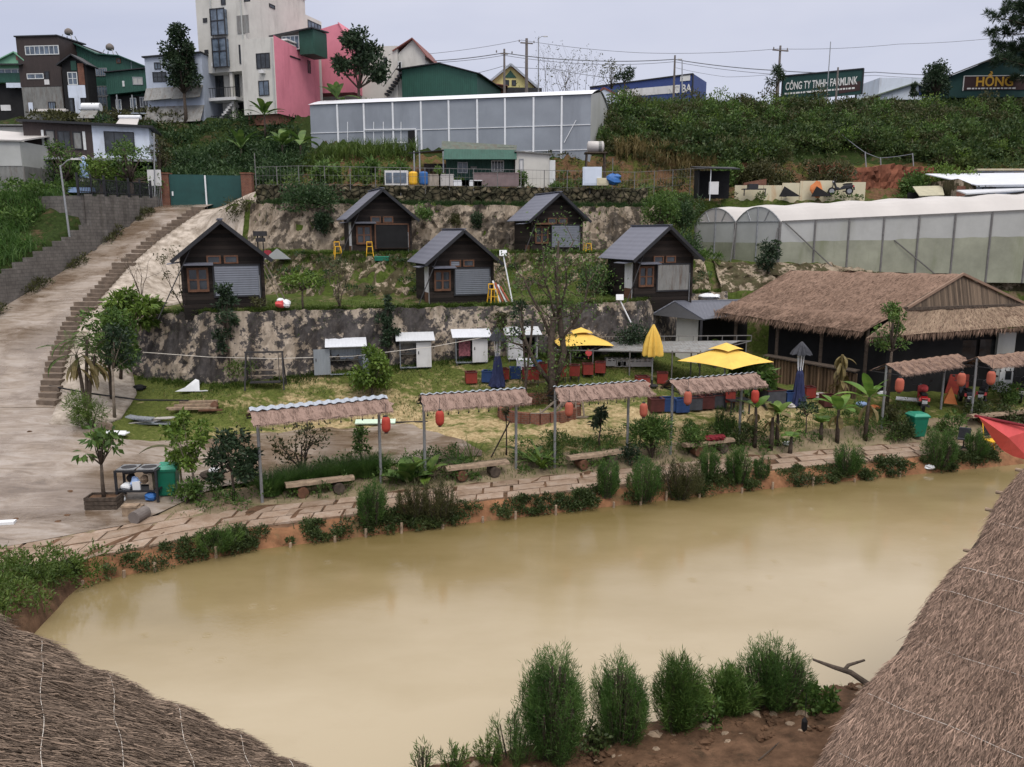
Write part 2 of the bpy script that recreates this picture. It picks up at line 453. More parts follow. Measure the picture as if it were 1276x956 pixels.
M['brick']=M_brick('red_brick',(.26,.10,.062),(.19,.075,.05),(.20,.16,.13),2.2)
M['darkwood']=M_boards('dark_boards',(.020,.015,.013),.17,'z',.55)
M['brownwood']=M_plain('brown_timber',(.12,.058,.034),.35,6,.7)
M['greywood']=M_plain('grey_timber',(.22,.18,.14),.35,6,.8)
M['log']=M_plain('weathered_log',(.27,.20,.14),.4,5,.8)
M['bark']=M_plain('bark',(.075,.058,.045),.5,9,.9,bmp=.8)
M['palebark']=M_plain('pale_bark',(.20,.165,.13),.4,8,.9,bmp=.6)
M['roofblue']=M_corr('slate_sheet_roof',(.135,.145,.185),.25,'x',.5,.1,.08)
M['greyshut']=M_corr('grey_shutter',(.185,.205,.245),.1,'z',.5,.25)
M['zinc']=M_corr('zinc_sheet',(.36,.40,.45),.14,'x',.42,.4,.12)
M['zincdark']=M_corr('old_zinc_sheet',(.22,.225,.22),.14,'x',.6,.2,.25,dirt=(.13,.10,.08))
M['whitesheet']=M_corr('white_sheet',(.62,.65,.70),.16,'x',.5,.1,.07)
M['greensheet']=M_corr('green_sheet',(.018,.075,.055),.2,'x',.55,.1,.2)
M['greenlight']=M_plain('light_green_paint',(.17,.36,.24),.12,2,.75)
M['browncorr']=M_corr('brown_sheet',(.050,.036,.034),.2,'x',.6,.1,.2)
M['gategreen']=M_plain('gate_green_paint',(.012,.060,.055),.18,1.2,.5,.4)
M['white']=M_plain('white_paint',(.62,.62,.62),.08,1.2,.8,dirt=(.45,.44,.42))
M['whiteblue']=M_plain('bluish_white_paint',(.58,.64,.74),.07,1.2,.8,dirt=(.44,.47,.52))
M['offwhite']=M_plain('cream_paint',(.55,.54,.50),.08,.8,.8,dirt=(.40,.39,.36))
M['pink']=M_plain('pink_paint',(.62,.21,.27),.08,.7,.8,dirt=(.50,.16,.21))
M['paleblue']=M_plain('pale_blue_paint',(.42,.47,.56),.08,1,.8,dirt=(.33,.36,.42))
M['yellowwall']=M_plain('yellow_paint',(.55,.50,.22),.1,1,.8)
M['redroof']=M_corr('red_tile_roof',(.19,.068,.058),.3,'y',.7,0,.2)
M['glass']=M_glass('dark_glass')
M['glassblue']=M_glass('bluish_glass',(.10,.13,.17))
M['frame']=M_plain('dark_frame',(.025,.026,.030),.2,5,.5)
M['whiteframe']=M_plain('white_frame',(.60,.62,.62),.08,5,.5)
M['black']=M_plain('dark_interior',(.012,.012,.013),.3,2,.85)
M['steel']=M_plain('galvanised_steel',(.30,.31,.32),.2,6,.45,.5,.5)
M['darksteel']=M_plain('dark_steel',(.035,.034,.036),.3,6,.6)
M['pole']=M_plain('concrete_pole',(.16,.14,.13),.2,3,.8)
M['wire']=M_plain('cable',(.16,.17,.19),.1,1,.7)
M['stringw']=M_plain('nylon_string',(.62,.58,.52),.1,4,.7)
M['netgrey']=M_plain('grey_poly_film',(.24,.265,.30),.14,.35,.5,.4,dirt=(.185,.205,.235))
M['filmpale']=M_plain('pale_poly_film',(.47,.45,.43),.06,.5,.45,.4)
M['filmside']=M_plain('side_poly_film',(.40,.41,.395),.13,.4,.45,.4,dirt=(.33,.34,.31))
M['filmlow']=M_plain('mossy_poly_film',(.27,.28,.215),.22,.6,.5,.4,dirt=(.19,.205,.13))
M['beige']=M_plain('cream_sheet_metal',(.58,.53,.38),.1,1,.7,dirt=(.50,.32,.18))
M['thatch']=M_thatch('thatch',(.25,.168,.125),.5)
M['thatchlow']=M_thatch('skirt_thatch',(.30,.225,.16),.5)
M['thatchnear']=M_thatch('near_thatch',(.13,.094,.07),.6)
M['thatchpink']=M_thatch('shelter_thatch',(.31,.218,.18),.35,1,(22,22,3))
M['straw']=M_straw('loose_straw',(.215,.162,.122),.75)
M['strawright']=M_straw('loose_brown_straw',(.255,.178,.136),.7)
M['strawfringe']=M_straw('thatch_fringe',(.265,.182,.136))
M['strawpink']=M_straw('shelter_straw',(.33,.235,.195),.4)
M['bamboo']=M_boards('bamboo_stakes',(.15,.10,.062),.11,'x',.6)
M['reed']=M_boards('reed_gable',(.125,.092,.066),.09,'x',.5)
M['yellow']=M_plain('yellow_canvas',(.70,.47,.10),.1,1.5,.8,dirt=(.62,.40,.09))
M['yellowp']=M_plain('yellow_plastic',(.75,.42,.03),.08,2,.45)
M['navy']=M_plain('navy_canvas',(.025,.032,.085),.3,3,.85)
M['navygrey']=M_plain('grey_canvas',(.055,.058,.068),.3,3,.85)
M['cratered']=M_plain('red_painted_box',(.24,.035,.025),.25,3,.65,dirt=(.13,.03,.022))
M['cratedark']=M_plain('maroon_painted_box',(.075,.022,.020),.3,3,.65)
M['crateblue']=M_plain('blue_painted_box',(.020,.048,.14),.25,3,.65)
M['lantern']=M_plain('red_lantern_cloth',(.36,.045,.03),.15,4,.7)
M['lanternold']=M_plain('faded_lantern_cloth',(.36,.095,.06),.15,4,.7)
M['bingreen']=M_plain('green_plastic',(.006,.14,.085),.12,2,.4,.5)
M['binlid']=M_plain('green_lid_plastic',(.03,.26,.17),.12,2,.4,.5)
M['redcloth']=M_plain('red_tarpaulin',(.60,.085,.085),.15,1.5,.6)
M['darkred']=M_plain('dark_red_cloth',(.16,.012,.02),.3,5,.8)
M['pipe']=M_plain('grey_pipe_steel',(.17,.165,.16),.2,6,.55,.4,.3)
M['paper']=M_plain('white_plastic',(.70,.72,.74),.06,3,.5)
M['blueplastic']=M_plain('blue_plastic',(.03,.12,.34),.2,3,.5)
M['rubber']=M_plain('rubber',(.012,.012,.013),.2,4,.7)
M['redmetal']=M_plain('red_bodywork',(.26,.010,.012),.1,2,.3,.5)
M['blackmetal']=M_plain('black_bodywork',(.015,.015,.017),.1,2,.3,.5)
M['skinstone']=M_plain('statue_blue',(.30,.42,.66),.1,3,.6)
M['statuewhite']=M_plain('statue_white',(.68,.68,.68),.06,3,.6)
M['rock']=M_plain('stones',(.25,.19,.135),.45,3,.9,bmp=.5)
M['signblue']=M_plain('blue_sign_sheet',(.035,.062,.20),.12,.4,.6)
M['signgreen']=M_plain('green_sign_sheet',(.012,.048,.044),.15,.4,.6)
M['signbrown']=M_plain('brown_sign_sheet',(.045,.022,.022),.15,.6,.6)
M['gold']=M_plain('gold_letters',(.62,.36,.05),.05,2,.5)
M['letters']=M_plain('white_letters',(.66,.66,.64),.05,2,.6)
M['orangepl']=M_plain('orange_banner',(.60,.20,.07),.2,4,.7)
M['lf_hill']=M_leaf('hill_leaves',(.014,.034,.010),(.045,.085,.023),(.125,.16,.042),.5)
M['lf_hill2']=M_leaf('slope_leaves',(.014,.038,.014),(.036,.078,.026),(.085,.135,.042),.35)
M['lf_dark']=M_leaf('dark_leaves',(.011,.024,.013),(.023,.048,.022),(.052,.082,.034),.8)
M['lf_mid']=M_leaf('garden_leaves',(.026,.060,.013),(.066,.132,.026),(.15,.225,.05),1.4)
M['lf_bright']=M_leaf('bright_leaves',(.040,.080,.012),(.095,.165,.022),(.19,.27,.05),1.6)
M['lf_grass']=M_leaf('grass_blades',(.030,.062,.010),(.074,.128,.022),(.145,.195,.042),.7)
M['lf_tall']=M_leaf('feathery_leaves',(.026,.066,.016),(.062,.135,.030),(.135,.22,.055),1.6,trans=.4)
M['lf_dry']=M_leaf('dry_leaves',(.07,.055,.020),(.16,.125,.045),(.30,.24,.11),.9)
M['lf_olive']=M_leaf('olive_leaves',(.030,.035,.012),(.062,.066,.022),(.105,.105,.040),.9)
M['lf_banana']=M_leaf('banana_leaves',(.055,.12,.018),(.11,.22,.035),(.22,.33,.07),1.0,.4,.35)
M['lf_bank']=M_leaf('bank_weeds',(.020,.036,.011),(.046,.072,.020),(.10,.13,.04),1.1)
# ------------------------------------------------------------------ terrain
def cv(*pts):
 xs=[p[0]for p in pts];ys=[p[1]for p in pts]
 return lambda x:np.interp(x,xs,ys)
YF=cv((-60,15),(-13,20.2),(-8.3,23.2),(-1,25.8),(7.9,28.8),(21.6,32.7),(30,35),(60,40))
YN=cv((-60,15),(-12.0,20.8),(-11.55,17.2),(-10.8,14.5),(-9,11.5),(-5,12),(-1.7,13.1),(6.3,15.5),(9,16.0),(12,16.8),(20,19.5),(27,29),(30,34.9),(60,40))
W1=cv((-40,44),(-24,42.5),(-19.6,40),(-13.2,36.8),(-3,40.2),(6.6,41.8),(7.6,43.6),(9.6,47.0),(13,48.4),(30,48.6),(80,50))
W1Z=cv((-24,5.4),(-19.6,5.5),(-13.2,6.0),(-3,5.9),(7.2,6.05),(14,6.1),(80,6.1))
LB=cv((-24,2.6),(-19,2.65),(-13,2.88),(-11,3.0),(-7.7,3.2),(-4.7,3.32),(-2,3.5),(.5,3.6),(7,3.5),(10,3.0),(13,2.5),(80,2.3))
W2=cv((-40,56),(-24,54.5),(-17,51.5),(-13.5,48),(-9,46.6),(0,49),(6,50.2),(11,50.6),(14,50.9),(80,51.5))
W2Z=cv((-24,8.6),(-12,8.3),(9,8.3),(13,7.7),(80,7.7))
W3=cv((-40,58),(-24,56.5),(-14,52.3),(0,55),(9,57),(14,61.5),(80,62))
W3Z=cv((-24,11.4),(9,11.3),(14,11.9),(80,12.2))
ROWS=[(lambda x:np.full_like(x,-8.0),cv((0,.9),(1,.9))),(lambda x:YN(x)-3.0,cv((-20,.6),(0,.75),(6,.95),(20,.9))),(lambda x:YN(x)-.7,cv((-20,.45),(0,.40),(8,.55),(20,.5))),(lambda x:YN(x)+.5,cv((-12.1,.3),(-11.5,-.6),(26,-.6),(31,.3))),(lambda x:YF(x)-.5,cv((-12.1,.3),(-11.5,-.6),(26,-.6),(31,.3))),(lambda x:YF(x)+.25,cv((0,.32),(1,.32))),(lambda x:YF(x)+.6,cv((0,.47),(1,.47))),(lambda x:YF(x)+2.7,cv((0,.5),(1,.5))),(cv((-60,22),(-17,24.5),(-9,27.2),(-6,29.0),(3,31.5),(12,34),(24,37.5),(60,42)),cv((-20,.62),(-6,.8),(12,1.0),(24,1.25),(60,1.3))),(cv((-60,31),(-17,32),(-9,34.2),(-2,35.0),(6,36.0),(13,37.3),(24,40.0),(60,43)),cv((-20,1.3),(-6,1.3),(6,2.0),(13,1.85),(24,1.6))),(lambda x:W1(x)-.95,LB),(W1,W1Z),(lambda x:W1(x)+1.0,lambda x:W1Z(x)+.05),(lambda x:W2(x)-2.2,lambda x:W1Z(x)+.2),(W2,W2Z),(lambda x:W3(x)-1.2,lambda x:W2Z(x)+.2),(W3,W3Z),(lambda x:W3(x)+2.2,lambda x:W3Z(x)+.25),(lambda x:W3(x)+2.9,lambda x:W3Z(x)+.9),(cv((-30,62),(-10,61),(20,66),(80,67)),cv((-60,12.6),(-15,13.2),(0,13.3),(10,13.2),(20,12.9),(80,13))),(cv((-30,67),(-10,66),(10,66),(20,68.5),(80,69.5)),cv((-60,13),(-30,14.5),(-15,15.6),(8,15.5),(20,15.2),(80,15))),(cv((-30,80),(-10,77),(6,76),(20,80),(80,81)),cv((-60,19.9),(-30,20.2),(-15,20.2),(-11,18.4),(4,18.6),(10,20.6),(20,21.4),(80,21.2))),(lambda x:np.full_like(x,90.0),cv((-60,21),(-12,20.8),(6,21.5),(16,22.6),(80,22.8))),(lambda x:np.full_like(x,140.0),cv((0,23),(1,23))),(lambda x:np.full_like(x,900.0),cv((0,22),(1,22))),]
SUB=[3,3,2,4,2,2,4,6,8,10,4,3,6,4,5,4,4,2,6,6,8,8,5,3]
ROWMAT=['mud','mud','mud','mud','soil','soil','mud','dirt','lawn','lawn','terrace','terrace','terrace','terrace','terrace','terrace','terrace','terrace','dryslope','dryslope','hillsoil','hillsoil','hillsoil','hillsoil']
ZROAD=cv((15,.45),(22,.5),(25,.62),(28,1.2),(33,2.5),(36.5,3.6),(41,4.9),(43.5,5.8),(49,7.6),(52.5,9.1),(58,11.3),(62,11.9),(72,14),(80,19.8),(90,21),(140,22))
XS=cv((20,-15),(28,-17.5),(33,-19.1),(36.5,-20.6),(41,-22.2),(43.5,-22.5),(49,-23.1),(52.5,-22.7),(58,-21.6),(62,-21.6))
XL=cv((15,-60),(26,-42),(31,-30),(36,-27.6),(43,-27.2),(50,-26.4),(58,-25.2),(64,-25))
WID=cv((24,9),(31,5),(35,3.6),(58,4.5),(62,9))
def rows_at(x):
 Y=[];Z=[]
 for k,(fy,fz)in enumerate(ROWS):
  y=np.asarray(fy(x),dtype=float)
  if k:y=np.maximum(y,Y[-1]+.12)
  Y.append(y);Z.append(np.asarray(fz(x),dtype=float)*np.ones_like(x))
 return np.array(Y),np.array(Z)
def zmain(x,y):
 Y,Z=rows_at(x)
 out=Z[0].copy()
 for k in range(len(ROWS)-1):
  w=np.clip((y-Y[k])/(Y[k+1]-Y[k]),0,1)
  out=np.where(y>=Y[k],Z[k]*(1-w)+Z[k+1]*w,out)
 return out
def zt(x,y):
 x=np.atleast_1d(np.asarray(x,dtype=float));y=np.atleast_1d(np.asarray(y,dtype=float))
 zm=zmain(x,y)
 xs=XS(y);zr=ZROAD(y)
 w=np.clip((x-xs)/WID(y),0,1);w=w*w*(3-2*w)
 act=np.clip((y-22.0)/2.0,0,1)*np.clip((78-y)/14.0,0,1)
 w=1-(1-w)*act
 z=zm*w+zr*(1-w)
 xl=XL(y)
 d=np.clip((xl-x-.18)/.25,0,1)
 bank=np.interp(y,[29,31,36,43,47,50.6,52,60,65,72,80],[1.6,3.5,5.1,7.4,8.8,10.0,11.7,12.1,12.6,15,19.9])
 bank=bank+np.clip((xl-x-1.5)/7,0,1)*1.3*np.clip((51-y)/6,0,1)*np.clip((y-29)/4,0,1)
 act2=d*np.clip((y-29)/2,0,1)*np.clip((80-y)/4,0,1)
 return z*(1-act2)+bank*act2
def zg(x,y):return float(zt(x,y)[0])
def gr(u,v,near=16.0,far=130.0):
 """the point of the ground seen at photo pixel u,v"""
 d=ray(u,v)
 ys=np.arange(near,far,.1)
 t=ys/d[1]
 g=zt(d[0]*t,ys);h=CAMZ+d[2]*t
 i=np.argmax(h<=g)if np.any(h<=g)else -1
 return Vector((d[0]*t[i],ys[i],g[i]))
xs_col=np.concatenate([np.linspace(-260,-62,14),np.linspace(-58,-32,20),np.arange(-31.6,30,.36),np.linspace(31,80,40),np.linspace(95,300,12)])
Yr,Zr=rows_at(xs_col)
gy=[];gm=[]
for k in range(len(ROWS)-1):
 for j in range(SUB[k]):
  w=j/SUB[k]
  gy.append(Yr[k]*(1-w)+Yr[k+1]*w);gm.append(ROWMAT[k])
gy.append(Yr[-1])
gy=np.array(gy);gx=np.broadcast_to(xs_col,gy.shape)
gzv=zt(gx.ravel(),gy.ravel()).reshape(gy.shape)
rn=RNG.normal(0,1,gy.shape)
amp=np.where(gy<24,.03,np.where(gy<45,.035,.07));amp=np.where((gy>60),.15,amp)
gzv=gzv+rn*amp*(gzv>.42)
near_=(gx>-3)&(gx<8.5)&(gy>8)&(gy<YN(gx)-.1);gzv=gzv+near_*np.abs(RNG.normal(0,.06,gy.shape))
road_=((gx>XL(gy)+.1)&(gx<XS(gy)+2.2)&(gy>31)&(gy<60.5))|((gx<-1.6)&(gx>-42)&(gy>np.interp(gx,[-44,-16,-11.9,-10.4,-6,3],[17,21.6,24.0,27.0,29.3,31.8])+.3)&(gy<np.interp(gx,[-44,-27,-18.5,-16.5,-15.6,-9,-4.5,-1.2],[33,33.1,33.1,32.2,31.0,33.5,34.2,31.2])-.3))
gzv=gzv-.2*road_
nR,nC=gy.shape
ground=MB()
ground.v=[tuple(p)for p in np.stack([gx,gy,gzv],-1).reshape(-1,3)];ground.n=nR*nC
names=['mud','soil','dirt','lawn','terrace','dryslope','hillsoil']
for i in range(nR-1):
 for j in range(nC-1):
  ground.f.append((i*nC+j,i*nC+j+1,(i+1)*nC+j+1,(i+1)*nC+j))
  mm=gm[i]
  xx=xs_col[j];yy=gy[i,j]
  if mm in ('terrace',)and xx>13.5 and yy>60:mm='dryslope'
  if mm=='dryslope' and xx>8.8 and yy<62.5:mm='terrace'
  if xx<XL(yy)and yy>30 and yy<75:mm='hillsoil'
  ground.m.append(names.index(mm))
tag(ground.build('ground',[M[n]for n in names],smooth=True),kind='structure')
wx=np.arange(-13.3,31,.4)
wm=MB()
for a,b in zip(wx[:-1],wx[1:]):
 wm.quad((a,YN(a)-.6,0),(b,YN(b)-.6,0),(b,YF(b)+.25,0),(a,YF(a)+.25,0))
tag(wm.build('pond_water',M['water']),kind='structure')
def sheet(xy,off,mats,name,smooth=True):
 """xy array (n,m,2) draped on the ground"""
 n,m=xy.shape[:2]
 z=zt(xy[...,0].ravel(),xy[...,1].ravel()).reshape(n,m)+off
 b=MB();b.v=[tuple(p)for p in np.dstack([xy,z]).reshape(-1,3)];b.n=n*m
 for i in range(n-1):
  for j in range(m-1):
   b.f.append((i*m+j,i*m+j+1,(i+1)*m+j+1,(i+1)*m+j));b.m.append(0)
 return b.build(name,mats,smooth=smooth)
n1=110
xa=np.linspace(-44,-1.2,n1)
frontY=np.where(xa<-11.5,YF(xa)+3.25,np.interp(xa,[-11.5,-10,-6,3],[24.3,27.2,29.2,31.7]))
frontY=np.interp(xa,[-44,-16,-11.9,-10.4,-6,3],[17,21.6,24.0,27.0,29.3,31.8])
backY=np.interp(xa,[-44,-27,-18.5,-16.5,-15.6,-9,-4.5,-1.2],[33,33.1,33.1,32.2,31.0,33.5,34.2,31.2])
tt=np.linspace(0,1,46)
xy=np.stack([np.broadcast_to(xa,(46,n1)),frontY[None]*(1-tt[:,None])+backY[None]*tt[:,None]],-1)
xy[...,1]+=(.14*np.sin(xy[...,0]*2.1)+.1*np.sin(xy[...,0]*5.3))*np.clip((tt[:,None]-.8)/.2,0,1)
tag(sheet(xy,.055,M['concrete'],'forecourt'),kind='structure')
ya=np.linspace(32.6,60.5,90)
ss=np.linspace(0,1,18)
xy=np.stack([XL(ya)[:,None]*(1-ss)+(XS(ya)-.1)[:,None]*ss,np.broadcast_to(ya[:,None],(90,18))],-1)
tag(sheet(xy,.07,M['concrete'],'driveway'),kind='structure')
pm=MB()
rg=random.Random(3)
x=-19.0
while x<20.0:
 w=rg.uniform(.85,1.25)
 offs=[.75,1.4,2.02,2.62]if x>-10.5 else [.75,1.45,2.15,2.85,3.5]
 for k in range(len(offs)-1):
  dx=rg.uniform(-.06,.06)+.22*k
  if rg.random()<.04 and x>4:continue
  a0,a1=x+dx+.035,x+dx+w-.035
  y0,y1=offs[k]+.035,offs[k+1]-.035
  h=rg.uniform(.0,.02)
  vs=[(a,float(YF(a))+y,zg(a,float(YF(a))+y)+.035+h)for a,y in ((a0,y0),(a1,y0),(a1,y1),(a0,y1))]
  pm.slab(*vs,.07)
 x+=w
tag(pm.build('path',M['flag']),kind='structure')
# ------------------------------------------------------------------ walls of the terraces
def face_wall(name,label,x0,x1,n,fy0,fz0,fy1,fz1,mat,rough=.06,rows=9,cap=.45,bulge=0,capmat=None):
 """a battered wall from the foot line (fy0,fz0) to the top line (fy1,fz1) with a real top and back"""
 X=np.linspace(x0,x1,n);b=MB()
 rg=np.random.default_rng(len(name)+n)
 lines=[]
 for r in range(rows):
  w=r/(rows-1)
  y=fy0(X)*(1-w)+fy1(X)*w-.14-bulge*math.sin(math.pi*w)
  z=fz0(X)*(1-w)+fz1(X)*w+(.03 if r==rows-1 else 0)
  if 0<r:y=y+rg.normal(0,rough,n)
  if r==0:z=z-.35
  if r==rows-1:z=z+rg.normal(0,rough*.6,n)
  lines.append(np.stack([X,y,z],-1))
 top=lines[-1].copy();top[:,1]+=cap;lines.append(top)
 low=top.copy();low[:,2]-=.6;lines.append(low)
 G=np.array(lines);R_,C_=G.shape[:2]
 b.v=[tuple(p)for p in G.reshape(-1,3)];b.n=R_*C_
 for i in range(R_-1):
  for j in range(C_-1):
   b.f.append((i*C_+j,i*C_+j+1,(i+1)*C_+j+1,(i+1)*C_+j));b.m.append(0)
 o=b.build(name,mat)
 tag(o,label,'wall',None,'thing');return o
face_wall('retaining_wall','long lower retaining wall of flaking beige plaster with charcoal mould, behind the lawn',-20.6,12.9,150,lambda x:W1(x)-.95,LB,W1,W1Z,M['plaster'])
face_wall('retaining_wall','middle sloping wall with weeds and bare plaster between lower and upper black cabins',-15,12.0,120,lambda x:W2(x)-2.2,lambda x:W1Z(x)+.2,W2,W2Z,M['plaster_mid'],.1,9,.5,-.15)
face_wall('retaining_wall','pale stained plaster wall under the rubble stone wall, behind the two upper cabins',-17.0,10.4,120,lambda x:W3(x)-1.2,lambda x:W2Z(x)+.2,W3,W3Z,M['plaster_up'],.09)
face_wall('stone_wall','mossy rubble stone wall below the wire fence, under the allotment house',-17.2,9.8,110,lambda x:W3(x)+1.75,lambda x:W3Z(x)+.15,lambda x:W3(x)+1.95,lambda x:W3Z(x)+1.3,M['stone'],.07,7,.8)
face_wall('earth_bank','bare plastered bank below the pale greenhouse, behind the big thatched house',12.6,40,90,lambda x:W2(x)-2.0,lambda x:W1Z(x)+.3,W2,W2Z,M['plaster_mid'],.09)
ya=np.linspace(31.2,57.5,110);ss=np.linspace(0,1,16)
wd=np.interp(ya,[31,33,36,40,43,47,52,57.5],[1.2,2.6,3.2,2.6,3.4,4.6,5.2,4.6])
xy=np.stack([(XS(ya)+.02)[:,None]+wd[:,None]*ss,np.broadcast_to(ya[:,None],(110,16))],-1)
o=sheet(xy,.09,M['plaster_pale'],'plaster_slope')
so=o.modifiers.new('thick','SOLIDIFY');so.thickness=.25;so.offset=-1
tag(o,'pale beige plastered slope falling from the steps beside the driveway to the cabins','slope',None,'thing')
st=MB();N=44
for i in range(N):
 y=33.0+(57.6-33.0)*i/(N-1)
 z=float(ZROAD(y))+.2
 wdt=1.05+(.5 if i in (17,18,28)else 0)
 st.box((float(XS(y))-.36,y,z-.16),(wdt-.2,.34+.1*(i%3==0),.34),R(-8+(i%5)*2))
tag(st.build('staircase',M_plain('step_concrete',(.15,.115,.088),.35,3,.85,dirt=(.11,.09,.07))),'long flight of concrete steps climbing the edge of the driveway','steps',None,'thing')
bm_=MB();Yb=np.arange(31.5,51.3,.85)
for i,y in enumerate(Yb):
 y1=min(y+.85,51.3)
 z0=float(ZROAD((y+y1)/2));xm=float(XL((y+y1)/2))-.13
 ang=math.atan2(float(XL(y1)-XL(y)),y1-y)
 bm_.box((xm,(y+y1)/2,z0+.62),(.22,y1-y+.03,2.3+.1*(i%2)),-ang)
tag(bm_.build('block_wall',M['block']),'low stepped grey block wall along the left edge of the driveway','wall',None,'thing')
bm_=MB()
Yb=np.arange(51.0,58.2,1.2)
for i,y in enumerate(Yb):
 z0=float(ZROAD(y+.6));xm=float(XL(y+.6))-.16
 top=np.interp(y,[47,58],[11.75,12.0])
 ang=math.atan2(float(XL(y+1.2)-XL(y)),1.2)
 bm_.box((xm,y+.6,(top+z0-.4)/2),(.26,1.23,top-z0+.4),-ang)
 bm_.box((xm+.06,y,(top+z0-.3)/2),(.34,.28,top-z0+.5),-ang)
bm_.box((-28.2,51.5,10.1),(3.6,.26,3.5),R(-20))
tag(bm_.build('block_wall',M['block']),'tall grey brick wall with piers below the two-storey brown and white house','wall',None,'thing')
# ------------------------------------------------------------------ vegetation builders
def unit(a):return a/np.maximum(np.linalg.norm(a,axis=-1,keepdims=True),1e-9)
def leafq(rng,P,L,W,D=None,jit=.8,droop=.15):
 """rhombic leaves at P with main direction D (N,3)"""
 n=len(P)
 g=rng.normal(0,1,(n,3))
 d=unit(g if D is None else D+g*jit)
 s=unit(np.cross(d,rng.normal(0,1,(n,3))))
 l=(np.ones(n)*L*rng.uniform(.65,1.3,n))[:,None];w=(np.ones(n)*W*rng.uniform(.7,1.25,n))[:,None]
 nrm=np.cross(d,s)
 mid=P+d*l*.45+nrm*l*droop
 return np.stack([P,mid+s*w*.5,P+d*l,mid-s*w*.5],1)
def blades(rng,P,L,W,lean,segs=3):
 """grass blades: P (N,3) feet, L (N,), lean (N,3) sideways bend"""
 n=len(P)
 side=unit(np.cross(lean+rng.normal(0,.3,(n,3)),np.array([0,0,1.0])))
 out=[]
 def pt(t):return P+L[:,None]*(np.array([0,0,1.0])*(t*(1-.25*t))+lean*t*t)
 for k in range(segs):
  t0,t1=k/segs,(k+1)/segs
  w0=W*(1-t0*.85);w1=W*(1-t1*.9)
  a,b=pt(t0),pt(t1)
  out.append(np.stack([a-side*w0/2,a+side*w0/2,b+side*w1/2,b-side*w1/2],1))
 return np.concatenate(out)
def clump_pts(rng,centers,radii,per,shell=.55,flat=1.0):
 """points and outward directions for leaf clumps"""
 C=np.repeat(np.asarray(centers,float),per,0);Rr=np.repeat(np.asarray(radii,float),per)
 d=unit(rng.normal(0,1,(len(C),3)))
 rad=(shell+(1-shell)*rng.random(len(C)))*rng.uniform(.75,1.15,len(C))
 off=d*(Rr*rad)[:,None];off[:,2]*=flat
 return C+off,d
def feathery(rng,h,r,n,leaf=.13,w=.016,spread=.32):
 """upright bushy shrub of fine narrow leaves on many thin stems"""
 ns=max(14,n//110)
 a=rng.random(ns)*2*math.pi;q=np.sqrt(rng.random(ns))
 r_=r;r=r*(1+.28*np.sin(a*2+h*9)+.16*np.sin(a*5+h*3))
 foot=np.stack([np.cos(a)*q*r*.45,np.sin(a)*q*r*.45,np.zeros(ns)],1)
 tip=np.stack([np.cos(a)*q*r,np.sin(a)*q*r,h*(1-.32*q*q)*rng.uniform(.68,1.1,ns)],1);r=r_
 k=rng.integers(0,ns,n);t=rng.beta(1.5,1.1,n)
 bow=np.sin(t*math.pi)[:,None]*np.stack([np.cos(a),np.sin(a),np.zeros(ns)],1)[k]*(r*.34*q[k])[:,None]
 P=foot[k]*(1-t[:,None])+tip[k]*t[:,None]+bow+rng.normal(0,r*.075,(n,3))
 D=unit(tip[k]-foot[k])+unit(np.stack([np.cos(a[k]),np.sin(a[k]),0*a[k]],1))*spread
 q1=leafq(rng,P,leaf,w,D,.5,.05)
 m=MB();m.quads(q1,0)
 for i in range(ns):
  m.bar(foot[i],foot[i]*.2+tip[i]*.8,.012*max(1,h),None,1)
 return m
def shrub(name,label,loc,h,r,n,mat,leaf=(.12,.06),group=None,cat='shrub',seed=0,nc=9,stem=True,flat=1.0,rz=0,jit=.8):
 rng=np.random.default_rng(seed+101)
 root=thing(name,label,cat,loc,rz,group)
 cc=[];rr=[]
 for i in range(nc):
  a=rng.random()*2*math.pi;q=math.sqrt(rng.random())
  z=rng.uniform(.22,.82)
  env=math.sqrt(max(.05,1-(2*z-.95)**2))
  cc.append((math.cos(a)*q*r*.72*env,math.sin(a)*q*r*.72*env,h*z));rr.append(r*rng.uniform(.32,.55))
 per=max(3,n//nc)
 P,D=clump_pts(rng,cc,rr,per,.4,flat)
 P[:,2]=np.maximum(P[:,2],.02)
 m=MB().quads(leafq(rng,P,leaf[0],leaf[1],D+np.array([0,0,.35]),jit))
 m.build('foliage',M[mat],root)
 if stem:
  s_=MB()
  for c in cc[:6]:s_.tube([(0,0,0),(c[0]*.4,c[1]*.4,c[2]*.5),c],[.03*max(.6,h),.02*max(.6,h),.008],5)
  s_.build('stem',M['bark'],root)
 return root
